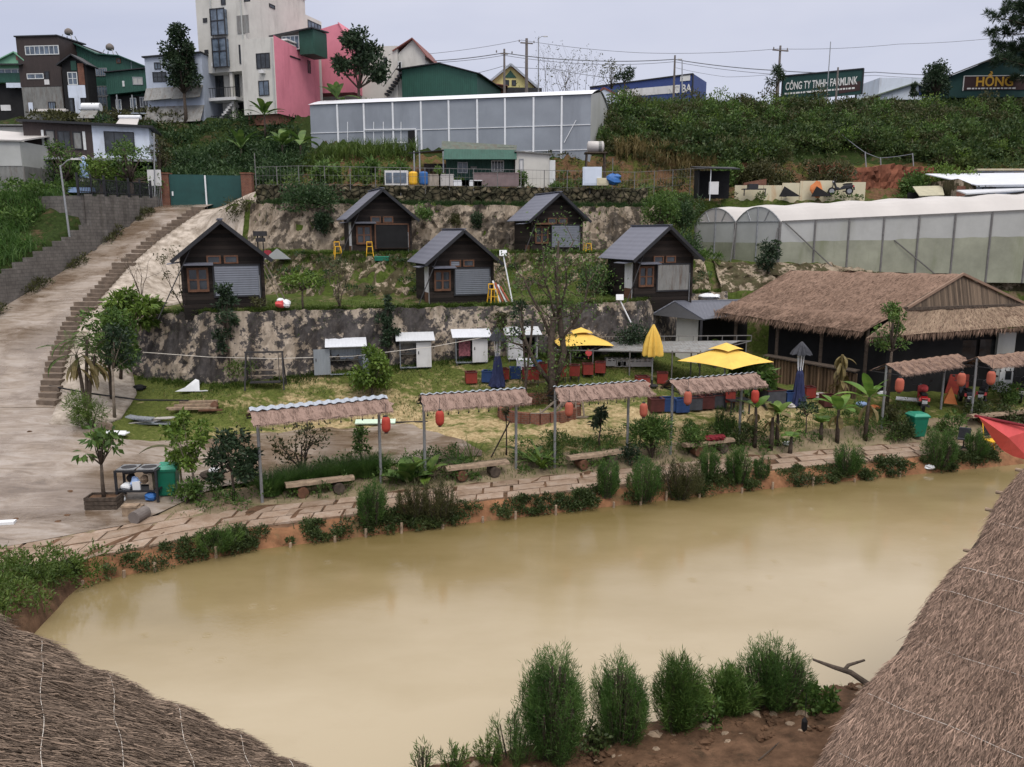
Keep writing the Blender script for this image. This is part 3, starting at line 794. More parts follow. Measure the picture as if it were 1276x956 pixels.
def tree(name,label,loc,h,cw,ch,n,mat,leaf=(.14,.07),trunk_r=.07,nc=14,group=None,seed=0,bark='bark',lean=(0,0),fork=.45,flat=.85,gap=.42,jit=.8,cat='tree',zoff=None,hang=.15):
 rng=np.random.default_rng(seed+501)
 root=thing(name,label,cat,loc,0,group)
 z0=h-ch;cc=[];rr=[]
 for i in range(nc):
  a=rng.random()*2*math.pi;q=rng.random()**.5
  z=rng.uniform(.1,.95);env=math.sqrt(max(.08,1-(2*z-.85)**2*.9))
  cc.append((lean[0]+math.cos(a)*q*cw/2*.8*env,lean[1]+math.sin(a)*q*cw/2*.8*env,z0+ch*z))
  rr.append(cw*rng.uniform(.12,.24)*(1 if gap<.5 else .8))
 per=max(4,n//nc)
 P,D=clump_pts(rng,cc,rr,per,.35,flat)
 m=MB().quads(leafq(rng,P,leaf[0],leaf[1],D+np.array([0,0,-hang]),jit))
 m.build('crown',M[mat],root)
 t=MB();ft=(lean[0]*fork*.8,lean[1]*fork*.8,max(z0*.9,h*fork))
 t.tube([(0,0,-.1),(ft[0]*.4+rng.normal(0,.03),ft[1]*.4,ft[2]*.45),ft],[trunk_r*1.25,trunk_r,trunk_r*.75],8)
 for c in cc:
  mid=((ft[0]+c[0])/2+rng.normal(0,.06)*cw*.3,(ft[1]+c[1])/2+rng.normal(0,.06)*cw*.3,ft[2]*.55+c[2]*.45)
  t.tube([ft,mid,c],[trunk_r*.6,trunk_r*.36,trunk_r*.12],5)
 t.build('trunk',M[bark],root,smooth=True)
 return root
def branchy(rng,base,d,L,r,depth,mb,tips,split=2,spread=.55,mi=0):
 p=Vector(base);pts=[p.copy()];rr=[r]
 dd=Vector(d).normalized();n=3
 for i in range(n):
  dd=(dd+Vector(rng.normal(0,.16,3))+Vector((0,0,.06))).normalized()
  p=p+dd*(L/n);pts.append(p.copy());rr.append(r*(1-.38*(i+1)/n))
 mb.tube(pts,rr,6 if r>.03 else 4,mi,cap=depth==0)
 if depth==0:tips.append((p,dd));return
 for k in range(split+(rng.random()<.4)):
  nd=(dd+Vector(rng.normal(0,spread,3))).normalized()
  q=pts[-1]if k<2 else pts[-2]
  branchy(rng,q,nd,L*rng.uniform(.6,.85),rr[-1]*.72,depth-1,mb,tips,split,spread,mi)
 tips.append((pts[2],dd))
def bigleaf(mb,base,azim,elev,L,W,droop,segs=7,mi=0,stalk=.25,fold=.25,torn=0,rg=random):
 """a long arching blade with a midrib (banana, palm-like)"""
 p=Vector(base);h=Vector((math.cos(azim),math.sin(azim),0));side=Vector((-math.sin(azim),math.cos(azim),0))
 pts=[];e=elev
 for i in range(segs+1):
  pts.append((p.copy(),e));p=p+(h*math.cos(e)+Vector((0,0,1))*math.sin(e))*(L/segs);e-=droop/segs
 prev=None
 for i,(q,e)in enumerate(pts):
  t=i/segs
  if t<stalk:w=W*.06
  else:
   s_=(t-stalk)/(1-stalk);w=W*(math.sin(math.pi*min(1,s_*.92+.08))**.6)*.5
  nrm=Vector((0,0,1))*math.cos(e)-h*math.sin(e)
  if torn and t>stalk:w*=rg.uniform(1-torn,1)
  l=q+side*w+nrm*w*fold;r_=q-side*w+nrm*w*fold
  if prev:
   mb.add([prev[0],prev[1],prev[2],l,q,r_],[(0,1,4,3),(1,2,5,4)],mi)
  prev=(l,q,r_)
def banana(label,loc,h,nl,L,seed,group='banana plants in the bed',dry=True,mat='lf_banana',trunk='bark',name='banana_plant',W=.58):
 rg=random.Random(seed);root=thing(name,label,'plant',loc,rg.uniform(0,6),group)
 t=MB();t.tube([(0,0,-.05),(.02,.01,h*.5),(0,.03,h)],[.10,.085,.055],9);t.build('trunk',M[trunk],root,smooth=True)
 c=MB()
 for i in range(nl):
  bigleaf(c,(0,0.03,h*rg.uniform(.9,1.0)),i*2.4+rg.uniform(-.3,.3),rg.uniform(.55,1.35),L*rg.uniform(.72,1.02),W*.88*rg.uniform(.8,1.1),rg.uniform(.7,1.5),8,0,.14,.12,.10,rg)
 c.build('crown',M[mat],root)
 if dry:
  d=MB()
  for i in range(3):bigleaf(d,(0,.02,h*.85),i*1.7+rg.uniform(-.3,.3),-.6,L*.6,W*.5,1.0,6,0,.2,.5,.3,rg)
  d.build('dry_leaves',M['lf_dry'],root)
 return root
def palm(label,loc,h,nl,L,seed,group=None,lean=(0,0),mat='lf_mid',leaflet=.28,name='palm',stems=None):
 rng=np.random.default_rng(seed);root=thing(name,label,'palm' if name=='palm' else 'plant',loc,0,group)
 heads=stems or [(lean[0],lean[1],h)]
 t=MB();qs=[]
 for (hx,hy,hz)in heads:
  if hz>.3:t.tube([(hx*.15,hy*.15,-.05),(hx*.5,hy*.5,hz*.55),(hx,hy,hz)],[.09,.07,.06],8)
  for i in range(nl):
   az=i*2.4+rng.normal(0,.2);el=rng.uniform(.3,1.35);dr=rng.uniform(1.1,2.1)
   p=np.array((hx,hy,hz));n=16;l=L*rng.uniform(.75,1.1)
   hd=np.array((math.cos(az),math.sin(az),0));sd=np.array((-math.sin(az),math.cos(az),0))
   rach=[p]
   for k in range(n):
    q=p+(hd*math.cos(el)+np.array((0,0,1))*math.sin(el))*l/n
    if k>1:
     for s in (-1,1):
      tip=q+(sd*s*.8+hd*math.cos(el)*.6+np.array((0,0,math.sin(el)*.5-.28)))*leaflet*math.sin(math.pi*min(1,(k+3)/(n+3)))*rng.uniform(.8,1.2)
      w=.016
      qs.append([q,q+(tip-q)*.5+np.array((0,0,w)),tip,q+(tip-q)*.5-hd*w*2])
    p=q;el-=dr/n;rach.append(p)
   t.tube(rach[::4],.012,4)
 MB().quads(np.array(qs)).build('crown',M[mat],root)
 t.build('trunk',M['bark'],root)
 return root
def hill_stuff(name,label_unused,pts,rad,hgt,per,mat,leaf,seed=0,shell=.5):
 """one mass of ground cover: pts (N,3) shrub feet"""
 rng=np.random.default_rng(seed)
 n=len(pts);C=pts.copy();r=rad[0]+(rad[1]-rad[0])*rng.random(n)**1.5
 hh=hgt[0]+(hgt[1]-hgt[0])*rng.random(n)**1.3
 C[:,2]+=hh*.45
 Cc=np.repeat(C,per,0);d=unit(rng.normal(0,1,(n*per,3)));d[:,2]=np.abs(d[:,2])*np.sign(rng.random(n*per)-.2)
 lump=1+.28*np.sin(d[:,0]*5+Cc[:,0])*np.cos(d[:,1]*4+Cc[:,1]*2+d[:,2]*4)
 rad_=(shell+(1-shell)*rng.random(n*per))*lump
 off=d*rad_[:,None]
 off[:,:2]*=np.repeat(r,per)[:,None];off[:,2]*=np.repeat(hh,per)*.6
 q=leafq(rng,Cc+off,leaf[0],leaf[1],d+np.array([0,0,.2]),.7)
 o=MB().quads(q).build(name,M[mat]);tag(o,kind='stuff');return o
def scatter(rng,n,x0,x1,y0,y1,cond=None):
 x=rng.uniform(x0,x1,n);y=rng.uniform(y0,y1,n)
 if cond is not None:
  k=cond(x,y);x,y=x[k],y[k]
 return np.stack([x,y,zt(x,y)],1)
# ------------------------------------------------------------------ cabins
def cabin(label,loc,rz,sc,style,extra):
 t=thing('cabin',label,'cabin',loc,rz,'black timber cabins on the terraces')
 t.scale=(sc,)*3
 W,D,E,A=1.68,3.1,2.12,3.85
 m=MB()
 sl=(A-E)/2.05
 m.prism([(-W,0),(W,0),(W,E+.22),(0,A-.10),(-W,E+.22)],'y',0,D)
 for z in (.02,):
  m.bx(-W-.04,W+.04,-.04,.0,-.5,.16)
 wall=m.build('wall',M['darkwood'],t)
 for sx in (-1,1):MB().bx(sx*W-.06,sx*W+.06,-.045,.07,.17,E+.15).build('corner_post',M['darkwood'],t)
 r=MB()
 for sx in (-1,1):
  r.slab(*([(0,-.5,A),(0,D+.4,A),(sx*2.08,D+.4,E),(sx*2.08,-.5,E)]if sx<0 else [(0,-.5,A),(sx*2.08,-.5,E),(sx*2.08,D+.4,E),(0,D+.4,A)]),.05)
 roof=r.build('roof',M['roofblue'],t)
 rc=MB();rc.bar((0,-.52,A+.015),(0,D+.42,A+.015),.22,.05);rc.build('ridge_cap',M['roofblue'],roof)
 bg_=MB()
 for sx in (-1,1):
  bg_.bar((0,-.53,A-.09),(sx*2.09,-.53,E-.09),.04,.16)
 bg_.build('bargeboard',M['frame'],roof)
 wf=MB();x0,x1,z0,z1=-1.5,-.62,.72,1.76
 for a,b,c,d in ((x0,x0+.09,z0,z1),(x1-.09,x1,z0,z1),(x0,x1,z1-.09,z1+.01),(x0,x1,z0-.01,z0+.1),((x0+x1)/2-.05,(x0+x1)/2+.05,z0,z1),(x0+.05,x1-.05,(z0+z1)/2-.03,(z0+z1)/2+.03)):
  wf.bx(a,b,-.075-.004*(d-c),-.01,c,d)
 wd=wf.build('window',M['brownwood'],t)
 MB().bx(x0+.05,x1-.05,-.03,-.004,z0+.05,z1-.05).build('pane',M['glass'],wd)
 aw=MB();aw.slab((-1.6,-.06,1.99),(-1.6,-.48,1.90),(-.4,-.48,1.90),(-.4,-.06,1.99),.03)
 aw.build('awning',M['roofblue']if style!='old' else M['brownwood'],t)
 for a in (-.36,.36):
  q=MB()
  for c0,c1,d0,d1 in ((a-.3,a+.3,1.93,1.99),(a-.3,a+.3,2.23,2.29),(a-.3,a-.23,1.99,2.23),(a+.23,a+.3,1.99,2.23)):
   q.bx(c0,c1,-.07,-.005,d0,d1)
  w2=q.build('transom_window',M['brownwood'],t)
  MB().bx(a-.24,a+.24,-.03,-.004,1.98,2.24).build('pane',M['glass']if not (style=='a' and a<0)else M['greyshut'],w2)
 fr=MB()
 for c0,c1,d0,d1 in ((-.45,-.37,.5,1.88),(1.5,1.58,.5,1.88),(-.45,1.58,1.82,1.9),(-.45,1.58,.44,.52)):
  fr.bx(c0,c1,-.06,-.004,d0,d1)
 if style=='open':
  sh=fr.build('serving_hatch',M['brownwood'],t)
  MB().bx(-.37,1.5,-.035,-.002,.52,1.82).build('opening',M['black'],sh)
  MB().box((.6,-.13,.5),(1.9,.22,.05)).build('counter',M['darkwood'],sh)
 else:
  sh=fr.build('shutter_frame',M['frame'],t)
  MB().bx(-.37,1.5,-.05,-.003,.52,1.82).build('roller_shutter',M['zincdark' if style=='c' else 'greyshut'],sh)
 dr=MB();dr.bx(-W-.05,-W-.005,.25,1.05,.05,1.95)
 d_=dr.build('door',M['white']if style!='old' else M['darkwood'],t)
 MB().bx(-W-.06,-W-.01,.27,1.03,.05,.62).build('kick_panel',M['brownwood'],d_)
 cn=MB();cn.slab((-W-.02,.1,2.02),(-W-.02,1.25,2.02),(-W-.62,1.25,1.93),(-W-.62,.1,1.93),.03)
 cn.build('side_canopy',M['roofblue'],t)
 rd=MB();rd.bar((-1.2,-.2,2.75),(-2.75,-.9,-.35),.035);rd.build('guy_rod',M['darksteel'],t)
 if extra=='props':
  pr=MB();pr.bar((1.75,-.1,2.0),(2.75,-.4,-.1),.05);pr.bar((1.72,-.1,1.7),(2.45,-.35,-.05),.03);pr.build('guy_rod',M['greywood'],t)
 pp=MB();pp.tube([(1.5,-.12,-.1),(1.5,-.12,1.4)],.02,6);pp.build('downpipe',M['steel'],t)
 return t
RZ=R(20.5)
def hutpos(u,v,Y):p=at(u,v,Y);return (p.x,p.y,p.z)
cabin('black cabin with closed grey shutter, lower left one nearest the driveway steps',hutpos(281,383,38),RZ,1.06,'shut','props')
cabin('black cabin with closed grey shutter and one boarded transom, lower middle of the terraces',hutpos(576,379,42),RZ,1.0,'a','props')
cabin('black cabin with closed grey shutter, on the lower terrace beside the thatched house',hutpos(826,374,43.4),RZ,1.03,'c','')
cabin('upper black cabin with a wide open dark serving hatch, above the yellow stools',hutpos(477,320,48),RZ,1.02,'open','')
cabin('upper black cabin half hidden behind the bare lichen-covered tree',hutpos(694,318,51),RZ,1.0,'old','')
def stool_mesh():
 m=MB();m.bx(-.17,.17,-.17,.17,.70,.735)
 return m
def stool(label,loc,rz=0,back=True):
 t=thing('stool',label,'stool',loc,rz,'yellow metal bar stools by the cabins')
 stool_mesh().build('seat',M['yellowp'],t)
 for sx in (-1,1):
  for sy in (-1,1):
   l=MB();l.bar((sx*.15,sy*.15,.70),(sx*.22,sy*.22,0),.045);l.build('leg',M['yellowp'],t)
 r=MB()
 for s in (-1,1):
  r.bar((s*.19,-.2,.28),(s*.19,.2,.28),.025);r.bar((-.2,s*.19,.35),(.2,s*.19,.35),.025)
 r.build('footrest',M['yellowp'],t)
 if back:
  b=MB();b.bar((-.15,.16,.735),(-.15,.19,.98),.03);b.bar((.15,.16,.735),(.15,.19,.98),.03);b.bar((-.16,.19,.98),(.16,.19,.98),.05);b.build('backrest',M['yellowp'],t)
 return t
stool('yellow bar stool at the left corner of the open upper cabin',hutpos(421,323,46.9),.4)
stool('yellow bar stool standing below the window of the open upper cabin',hutpos(461,323,46.9),.2)
stool('yellow bar stool at the right corner of the lower middle cabin',hutpos(614,378,41.4),.5)
stool('yellow stool at the right side of the upper cabin behind the bare tree',hutpos(732,318,50.3),.3,False)
m=MB();rg=random.Random(4)
for i in range(4):m.bar((i*.16,0,0),(-.42+i*.13,.25,1.15-.1*i),.14,.03,i%2)
tag(m.build('leaning_planks',[M['paper'],M['lanternold']],None,hutpos(624,378,41.8)),'pink and white planks leaning beside the lower middle cabin','planks')
m=MB()
m.blob((0,0,.16),(.24,.16,.18),5,.25,0);m.blob((.26,.05,.17),(.19,.16,.2),6,.25,1);m.blob((-.02,.05,.32),(.18,.13,.11),7,.25,1)
tag(m.build('sack_pile',[M['redcloth'],M['paper']],None,hutpos(350,383,37.4)),'red and white bulging sacks heaped beside the lower left cabin','sacks')
m=MB();m.add([(-.75,0,0),(.8,.1,0),(.1,-.2,.62),(.5,.8,.02),(-.5,.9,.05)],[(0,1,2),(1,3,2),(3,4,2),(4,0,2)])
tag(m.build('tarpaulin',M['paper'],None,hutpos(345,323,47)),'white peaked tarpaulin on the upper terrace grass','tarpaulin')
m=MB();m.blob((0,0,.2),(.35,.3,.28),3,.25);tag(m.build('sack',M['darkred'],None,hutpos(333,322,47.2)),'dark red sack beside the white tarpaulin on the upper terrace','sack')
m=MB();m.bx(-.4,.4,-.15,.15,0,.2);m.bx(-.42,.42,-.17,.17,.2,.25,1)
tag(m.build('trough',[M['bingreen'],M['binlid']],None,hutpos(476,325,46.6)),'low green plastic trough in front of the open upper cabin','trough')
m=MB();m.bar((0,0,0),(.05,0,1.7),.06);m.bar((.3,0,.0),(.32,0,1.5),.05);m.bx(-.1,.55,-.3,.0,1.5,1.75);m.bx(0,.45,-.25,-.02,1.2,1.4)
tag(m.build('speaker_rack',M['darksteel'],None,hutpos(322,330,43)),'dark metal rack on posts beside the lower left cabin roof','rack')
def floodlight(label,base,top,heads=1):
 t=thing('floodlight_pole',label,'lamp',base)
 b=Vector(base);v=Vector(top)-b
 MB().tube([(0,0,0),v],[.04,.035],7).build('pole',M['paper'],t)
 h=MB();h.box(v+Vector((0,-.06,.1)),(.38,.1,.3),0,0,R(-20));h.build('lamp_head',M['paper'],t)
 return t
p=at(644,405,41.2);floodlight('leaning white floodlight pole between the lower middle cabin and bare tree',p,at(627,318,41.6))
p=at(793,416,41.0);floodlight('leaning white pole against the lower wall, left of the grey roofed kitchen',p,at(772,373,41.4))
# ------------------------------------------------------------------ metal lockers (drinks kiosks)
def kiosk(label,loc,rz,w,h,d,open_,mat,inner='zincdark'):
 d=.62;loc=Vector(loc)+Vector((.06,-.42,0));loc.z=zg(loc.x,loc.y)
 t=thing('metal_kiosk',label,'kiosk',loc,rz,'sheet metal kiosks along the foot of the wall')
 m=MB()
 m.bx(-w/2,-w/2+.03,0,d,.12,h);m.bx(w/2-.03,w/2,0,d,.12,h)
 m.bx(-w/2+.031,w/2-.031,d-.03,d,.12,h);m.bx(-w/2+.031,w/2-.031,0,d-.031,.12,.16)
 m.build('body',M[mat],t)
 MB().slab((-w/2-.18,-.28,h+.06),(w/2+.18,-.28,h+.06),(w/2+.18,d+.2,h+.34),(-w/2-.18,d+.2,h+.34),.03).build('roof',M['whitesheet'],t)
 g=MB();g.add([(-w/2,0,h),(-w/2,d,h),(-w/2,d,h+.26),(-w/2,0,h+.08)],[(0,1,2,3)]);g.bx(-w/2+.03,w/2-.03,-.03,0,h-.1,h+.06);g.build('fascia',M['zincdark'],t)
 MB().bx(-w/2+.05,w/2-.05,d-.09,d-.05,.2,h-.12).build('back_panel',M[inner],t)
 sh=MB()
 for z in (.75,1.3):sh.bx(-w/2+.05,w/2-.05,.2,d-.12,z,z+.03)
 sh.build('shelf',M['zincdark'],t)
 for i,(side,ang,dw,dm)in enumerate(open_):
  x=-w/2 if side<0 else w/2
  dx,dy=math.cos(ang)*dw,-math.sin(ang)*dw
  p0=Vector((x,-.02,.16));p1=p0+Vector((dx*(1 if side<0 else -1),dy,0))
  dd=MB();up=Vector((0,0,h-.22));dd.slab(p0,p1,p1+up,p0+up,.03);dr=dd.build('door',M[dm],t)
  k=MB();q=p0*.15+p1*.85+Vector((0,-.03,h*.5));k.box(q,(.04,.06,.14));k.build('handle',M['darksteel'],dr)
 l=MB()
 for sx in (-1,1):
  for y in (.05,d-.08):l.bx(sx*(w/2-.06)-.03,sx*(w/2-.06)+.03,y,y+.06,-.2,.12)
 l.build('leg',M['zincdark'],t)
 return t
def onlawn(u,v):return gr(u,v)
p=onlawn(433,463);kiosk('grey sheet metal kiosk, both doors wide open, behind the round green bush',p,R(12),1.55,1.42,.8,[(-1,R(172),.72,'zinc'),(1,R(150),.72,'zinc')],'zinc','zinc')
p=onlawn(518,455);kiosk('grey kiosk with one white door shut, second from the left along the wall',p,R(10),1.5,1.42,.8,[(1,R(4),.72,'white')],'zinc')
p=onlawn(587,449);kiosk('kiosk with pale door and pink flowered poster inside, third along the wall',p,R(9),1.55,1.36,.8,[(1,R(6),.76,'white')],'zinc')
pp_=MB();pp_.bx(-.55,.02,.12,.15,.2,1.15);o=pp_.build('flower_poster',M_plain('flower_print',(.28,.10,.12),.7,9,.7),None,p+Vector((-.02,-.36,.05)),R(9))
tag(o,'dark poster with pink flowers standing inside the third kiosk','poster')
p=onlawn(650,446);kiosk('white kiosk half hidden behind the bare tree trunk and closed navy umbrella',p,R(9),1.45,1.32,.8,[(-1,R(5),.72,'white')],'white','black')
def swing():
 a=onlawn(337,471);a.y-=.75;a.z=zg(a.x,a.y);t=thing('swing_frame','dark square swing frame standing on the grass against the lower wall','swing',a,R(6))
 f=MB()
 for sx in (-1,1):
  f.bar((sx*.86,-.35,0),(sx*.80,0,1.7),.06);f.bar((sx*.86,.35,0),(sx*.80,0,1.7),.06)
 f.bar((-.86,0,1.7),(.86,0,1.7),.07);f.build('frame',M['darksteel'],t)
 for sx in (-1,1):MB().bar((sx*.62,0,1.68),(sx*.62,0,.35),.025).build('hanger',M['darksteel'],t)
 s=MB();s.box((0,0,.33),(1.35,.4,.05));s.build('seat',M['darksteel'],t)
 b=MB();b.bar((-.66,.18,.85),(.66,.18,.85),.05);b.bar((-.66,.18,.6),(.66,.18,.6),.04);b.build('backrest',M['greywood'],t)
swing()
# ------------------------------------------------------------------ thatched shelters over the path
rs=np.random.default_rng(5)
def shelter(label,u0,v0,u1,v1,top,wid,matset,metal_ridge,seed,over=(.25,.3)):
 a=gz(u0,v0,.5);b=gz(u1,v1,.5)
 a.z=zg(a.x,a.y);b.z=zg(b.x,b.y)
 L=(b-a).length;d=b-a;rz=math.atan2(d.y,d.x)
 L=math.hypot(d.x,d.y)
 t=thing('thatched_shelter',label,'shelter',a,rz,'small thatched shelters in a row along the pond path')
 dz=b.z-a.z
 for x,z0 in ((0,-.1),(L,dz-.1)):
  MB().tube([(x,0,z0),(x,0,top-.04)],.055,8).build('post',M['steel'],t)
 tr=MB();E=top-.36
 for x in (0,L):
  for s in (-1,1):
   tr.bar((x,0,top-.03),(x,s*wid,E-.03),.045)
  tr.bar((x,-wid,E-.05),(x,wid,E-.05),.04)
 for y,z in ((0,top-.05),(-wid,E-.06),(wid,E-.06)):
  tr.bar((-over[0],y,z),(L+over[1],y,z),.045)
 tr.build('truss',M['darksteel'],t)
 rng=np.random.default_rng(seed);n=34;k=7
 for s in (-1,1):
  m=MB();G=[]
  for i in range(k+1):
   w=i/k
   for j in range(n+1):
    x=-over[0]+(L+over[0]+over[1])*j/n+(.05*rng.normal()if j in (0,n)else 0)
    G.append((x,s*(wid+.12)*w,top+.02-(.42)*w+rng.normal(0,.012)+.02*math.sin(j*1.7)))
  m.v=G;m.n=len(G)
  for i in range(k):
   for j in range(n):
    q=(i*(n+1)+j,(i+1)*(n+1)+j,(i+1)*(n+1)+j+1,i*(n+1)+j+1)
    m.f.append(q if s<0 else q[::-1]);m.m.append(0)
  N=1500
  xx=rng.uniform(-over[0],L+over[1],N);ww=rng.random(N)**.7
  P=np.stack([xx,s*(wid+.05)*ww,top+.035-.40*ww],1)
  D=np.stack([rng.normal(0,.12,N),s*np.ones(N),-.40/(wid+.12)*np.ones(N)-.02],1)
  m.quads(leafq(rng,P,.24,.014,unit(D),.08,.03),1)
  if s<0:
   xx=rng.uniform(-over[0],L+over[1],420)
   P=np.stack([xx,s*(wid+.1)*np.ones(420),(top-.375)*np.ones(420)],1)
   m.quads(leafq(rng,P,.13,.014,np.tile((0,s*.5,-1),(420,1)),.25,.03),1)
  o=m.build('thatch_roof',[M[matset[0]],M[matset[1]]],t)
 if metal_ridge:
  c=MB();nn=60
  for s in (-1,1):
   for j in range(nn):
    x0=-over[0]+(L+over[0]+over[1])*j/nn;x1=-over[0]+(L+over[0]+over[1])*(j+1)/nn
    h0=.03*math.sin(j*1.55);h1=.03*math.sin((j+1)*1.55)
    w_=metal_ridge if s<0 else .95
    q=[(x0,0,top+.07+h0),(x0,s*w_*.45,top+.07+h0-.5*w_*.42),(x1,s*w_*.45,top+.07+h1-.5*w_*.42),(x1,0,top+.07+h1)]
    c.quad(*(q if s<0 else q[::-1]))
  c.build('ridge_sheet',M['zinc'],t)
 bl=MB();bl.bar((0,-wid,E-.075),(L,-wid,E-.075),.014)
 for x in np.arange(0,L,.38):bl.bar((x,-wid,E-.08),(x,-wid,E-.2),.012);bl.blob((x,-wid,E-.24),(.03,.03,.045),3,.02,0,6,4)
 bl.build('bulb_string',M['darksteel'],t)
 return t,a,rz,L,top,wid,E
SH=[]
SH.append(shelter('shelter with bright corrugated ridge and pink-brown thatch, leftmost, over a log bench',327,628,475,606,3.26,.62,('thatchpink','strawpink'),.42,1))
SH.append(shelter('second thatched shelter from the left, over the bench near the broad-leaved plants',530,601,643,590,3.15,.64,('thatchpink','strawpink'),.14,2,(.12,.35)))
SH.append(shelter('third thatched shelter, sagging in front of the bare tree',691,587,781,577,3.15,.64,('thatchpink','strawpink'),.1,3,(.1,.75)))
SH.append(shelter('thatched shelter in front of the open yellow umbrella and banana plants',835,572,920,561,3.06,.64,('thatchpink','strawpink'),.06,4,(.15,.7)))
SH.append(shelter('thatched shelter before the motorbikes, green bin beside its post',1097,547,1170,531,2.98,.66,('thatch','strawpink'),0,5,(.05,1.0)))
SH.append(shelter('thatched shelter at the right edge of the picture, before the white house door',1208,537,1300,520,2.93,.68,('thatch','strawpink'),0,6,(.05,.8)))
def lantern(label,loc,mat='lantern',s=1.0):
 t=thing('lantern',label,'lantern',loc,0,'red cloth lanterns hanging from the shelters');t.scale=(s,)*3
 m=MB();prof=[]
 for i in range(19):
  a=i/18;r=.15*(1-abs(2*a-1)**4)**.5
  prof.append((max(.05,r)+(.008 if i%2 else 0),-.27+.54*a))
 m.lathe(prof,n=16);m.build('shade',M[mat],t,smooth=True)
 c=MB();c.lathe([(.06,.262),(.06,.31)],n=10);c.lathe([(.06,-.31),(.06,-.262)],n=10);c.build('cap',M['darksteel'],t)
 k=MB();k.tube([(0,0,.31),(0,0,.72)],.008,5);k.build('cord',M['darksteel'],t)
 return t
for u,v,Y,lab,mt in ((481,529,26.4,'bright red lantern at the right end of the leftmost shelter','lantern'),(548,521,27.2,'dark red lantern at the left end of the second shelter','lantern'),(709,510,28.7,'red lantern under the left end of the sagging third shelter','lanternold'),(802,511,30.0,'orange-red lantern at the right end of the third shelter, above a big bush','lanternold'),(857,496,30.4,'faded orange lantern under the left end of the shelter with banana plants','lanternold'),(941,494,31.6,'red lantern among the banana leaves at a shelter end','lantern'),(1121,480,32.8,'faded lantern left of the red motorbike under a shelter','lanternold'),(1198,473,34.4,'faded lantern above the grey-black motorbike','lanternold'),(1235,471,33.9,'faded lantern at the left end of the rightmost shelter, near the bush','lanternold')):
 p=at(u,v,Y);lantern(lab,p,mt,1.0 if Y<32 else 1.12)
def bench(label,u0,v0,u1,v1,slab=True):
 a=gr(u0,v0);b=gr(u1,v1);d=b-a;L=math.hypot(d.x,d.y);t=thing('log_bench',label,'bench',(a+b)/2,math.atan2(d.y,d.x),'split log benches along the pond path')
 m=MB();n=12;rg=random.Random(u0)
 G=[]
 prof=[(-.21,.0),(-.2,.10),(-.06,.125),(.1,.12),(.21,.10),(.2,-.01),(.0,-.05)]
 for i in range(n+1):
  x=-L/2-.15+(L+.3)*i/n
  for (y,z)in prof:G.append((x,y*rg.uniform(.93,1.05),.42+z+rg.uniform(-.008,.008)))
 k=len(prof);m.v=G;m.n=len(G)
 for i in range(n):
  for j in range(k):
   m.f.append((i*k+j,i*k+(j+1)%k,(i+1)*k+(j+1)%k,(i+1)*k+j));m.m.append(0)
 m.f.append(tuple(range(k)));m.f.append(tuple(range(n*k+k-1,n*k-1,-1)));m.m+=[0,0]
 m.build('seat',M['log'],t)
 for s in (-1,1):
  q=MB();q.tube([(s*L*.3,-.26,.18),(s*L*.3,.26,.18)],[.2,.19],10);q.build('support',M['brownwood']if s<0 else M['bark'],t)
 return t
bench('log bench under the leftmost shelter with the bright metal ridge',362,622,436,612)
bench('thick plank bench on round logs under the second shelter',560,600,628,591)
bench('log bench behind a round grass tuft under the third shelter',712,587,772,576)
bench('pale log bench with a dark red cloth lying on it',856,570,908,561)
bench('long grey log bench behind the red tarpaulin at the right',1210,533,1290,524)
p=gr(888,564);m=MB();rg=random.Random(2)
for i in range(7):m.blob((rg.uniform(-.3,.35),rg.uniform(-.12,.12),.62+rg.uniform(-.03,.08)),(rg.uniform(.14,.24),.16,rg.uniform(.08,.15)),i,.3)
tag(m.build('cloth',M['darkred'],None,p),'crumpled dark red cloth on a pale log bench','cloth')
# ------------------------------------------------------------------ buildings
def on_plane(t,axis,off,u,v):
 """local coordinates of the point of plane (local axis = off) of building t seen at pixel u,v"""
 rz=t.rotation_euler[2];c,s=math.cos(-rz),math.sin(-rz)
 def loc(p):return np.array((c*p[0]-s*p[1],s*p[0]+c*p[1],p[2]))
 o=loc(np.array((0,0,CAMZ))-np.array(t.location));d=loc(ray(u,v))
 k=(off-o[axis])/d[axis]
 return o+d*k
def window(t,a0,a1,z0,z1,face='F',off=0.0,fm='frame',gm='glass',cols=2,rows=1,bar=.07,name='window'):
 m=MB();g=MB()
 def bx(m_,p0,p1,q0,q1,d0,d1):
  if face=='F':m_.bx(p0,p1,off-d1,off-d0,q0,q1)
  elif face=='R':m_.bx(off+d0,off+d1,p0,p1,q0,q1)
  else:m_.bx(off-d1,off-d0,p0,p1,q0,q1)
 bx(m,a0,a1,z1-bar,z1,.003,.06);bx(m,a0,a1,z0,z0+bar,.003,.062)
 bx(m,a0,a0+bar,z0+bar,z1-bar,.003,.06);bx(m,a1-bar,a1,z0+bar,z1-bar,.003,.06)
 for i in range(1,cols):x=a0+(a1-a0)*i/cols;bx(m,x-bar*.4,x+bar*.4,z0+bar,z1-bar,.003,.055)
 for i in range(1,rows):z=z0+(z1-z0)*i/rows;bx(m,a0+bar,a1-bar,z-bar*.35,z+bar*.35,.003,.05)
 w=m.build(name,M[fm],t)
 bx(g,a0+bar*.6,a1-bar*.6,z0+bar*.6,z1-bar*.6,.002,.025)
 g.build('pane',M[gm],w)
 return w
def pwin(t,u0,v0,u1,v1,face='F',off=0.0,**k):
 ax={'F':1,'R':0,'L':0}[face];i=0 if face=='F' else 1
 p=on_plane(t,ax,off,u0,v0);q=on_plane(t,ax,off,u1,v1)
 a0,a1=sorted((p[i],q[i]));z0,z1=sorted((p[2],q[2]))
 return window(t,a0,a1,z0,z1,face,off,**k)
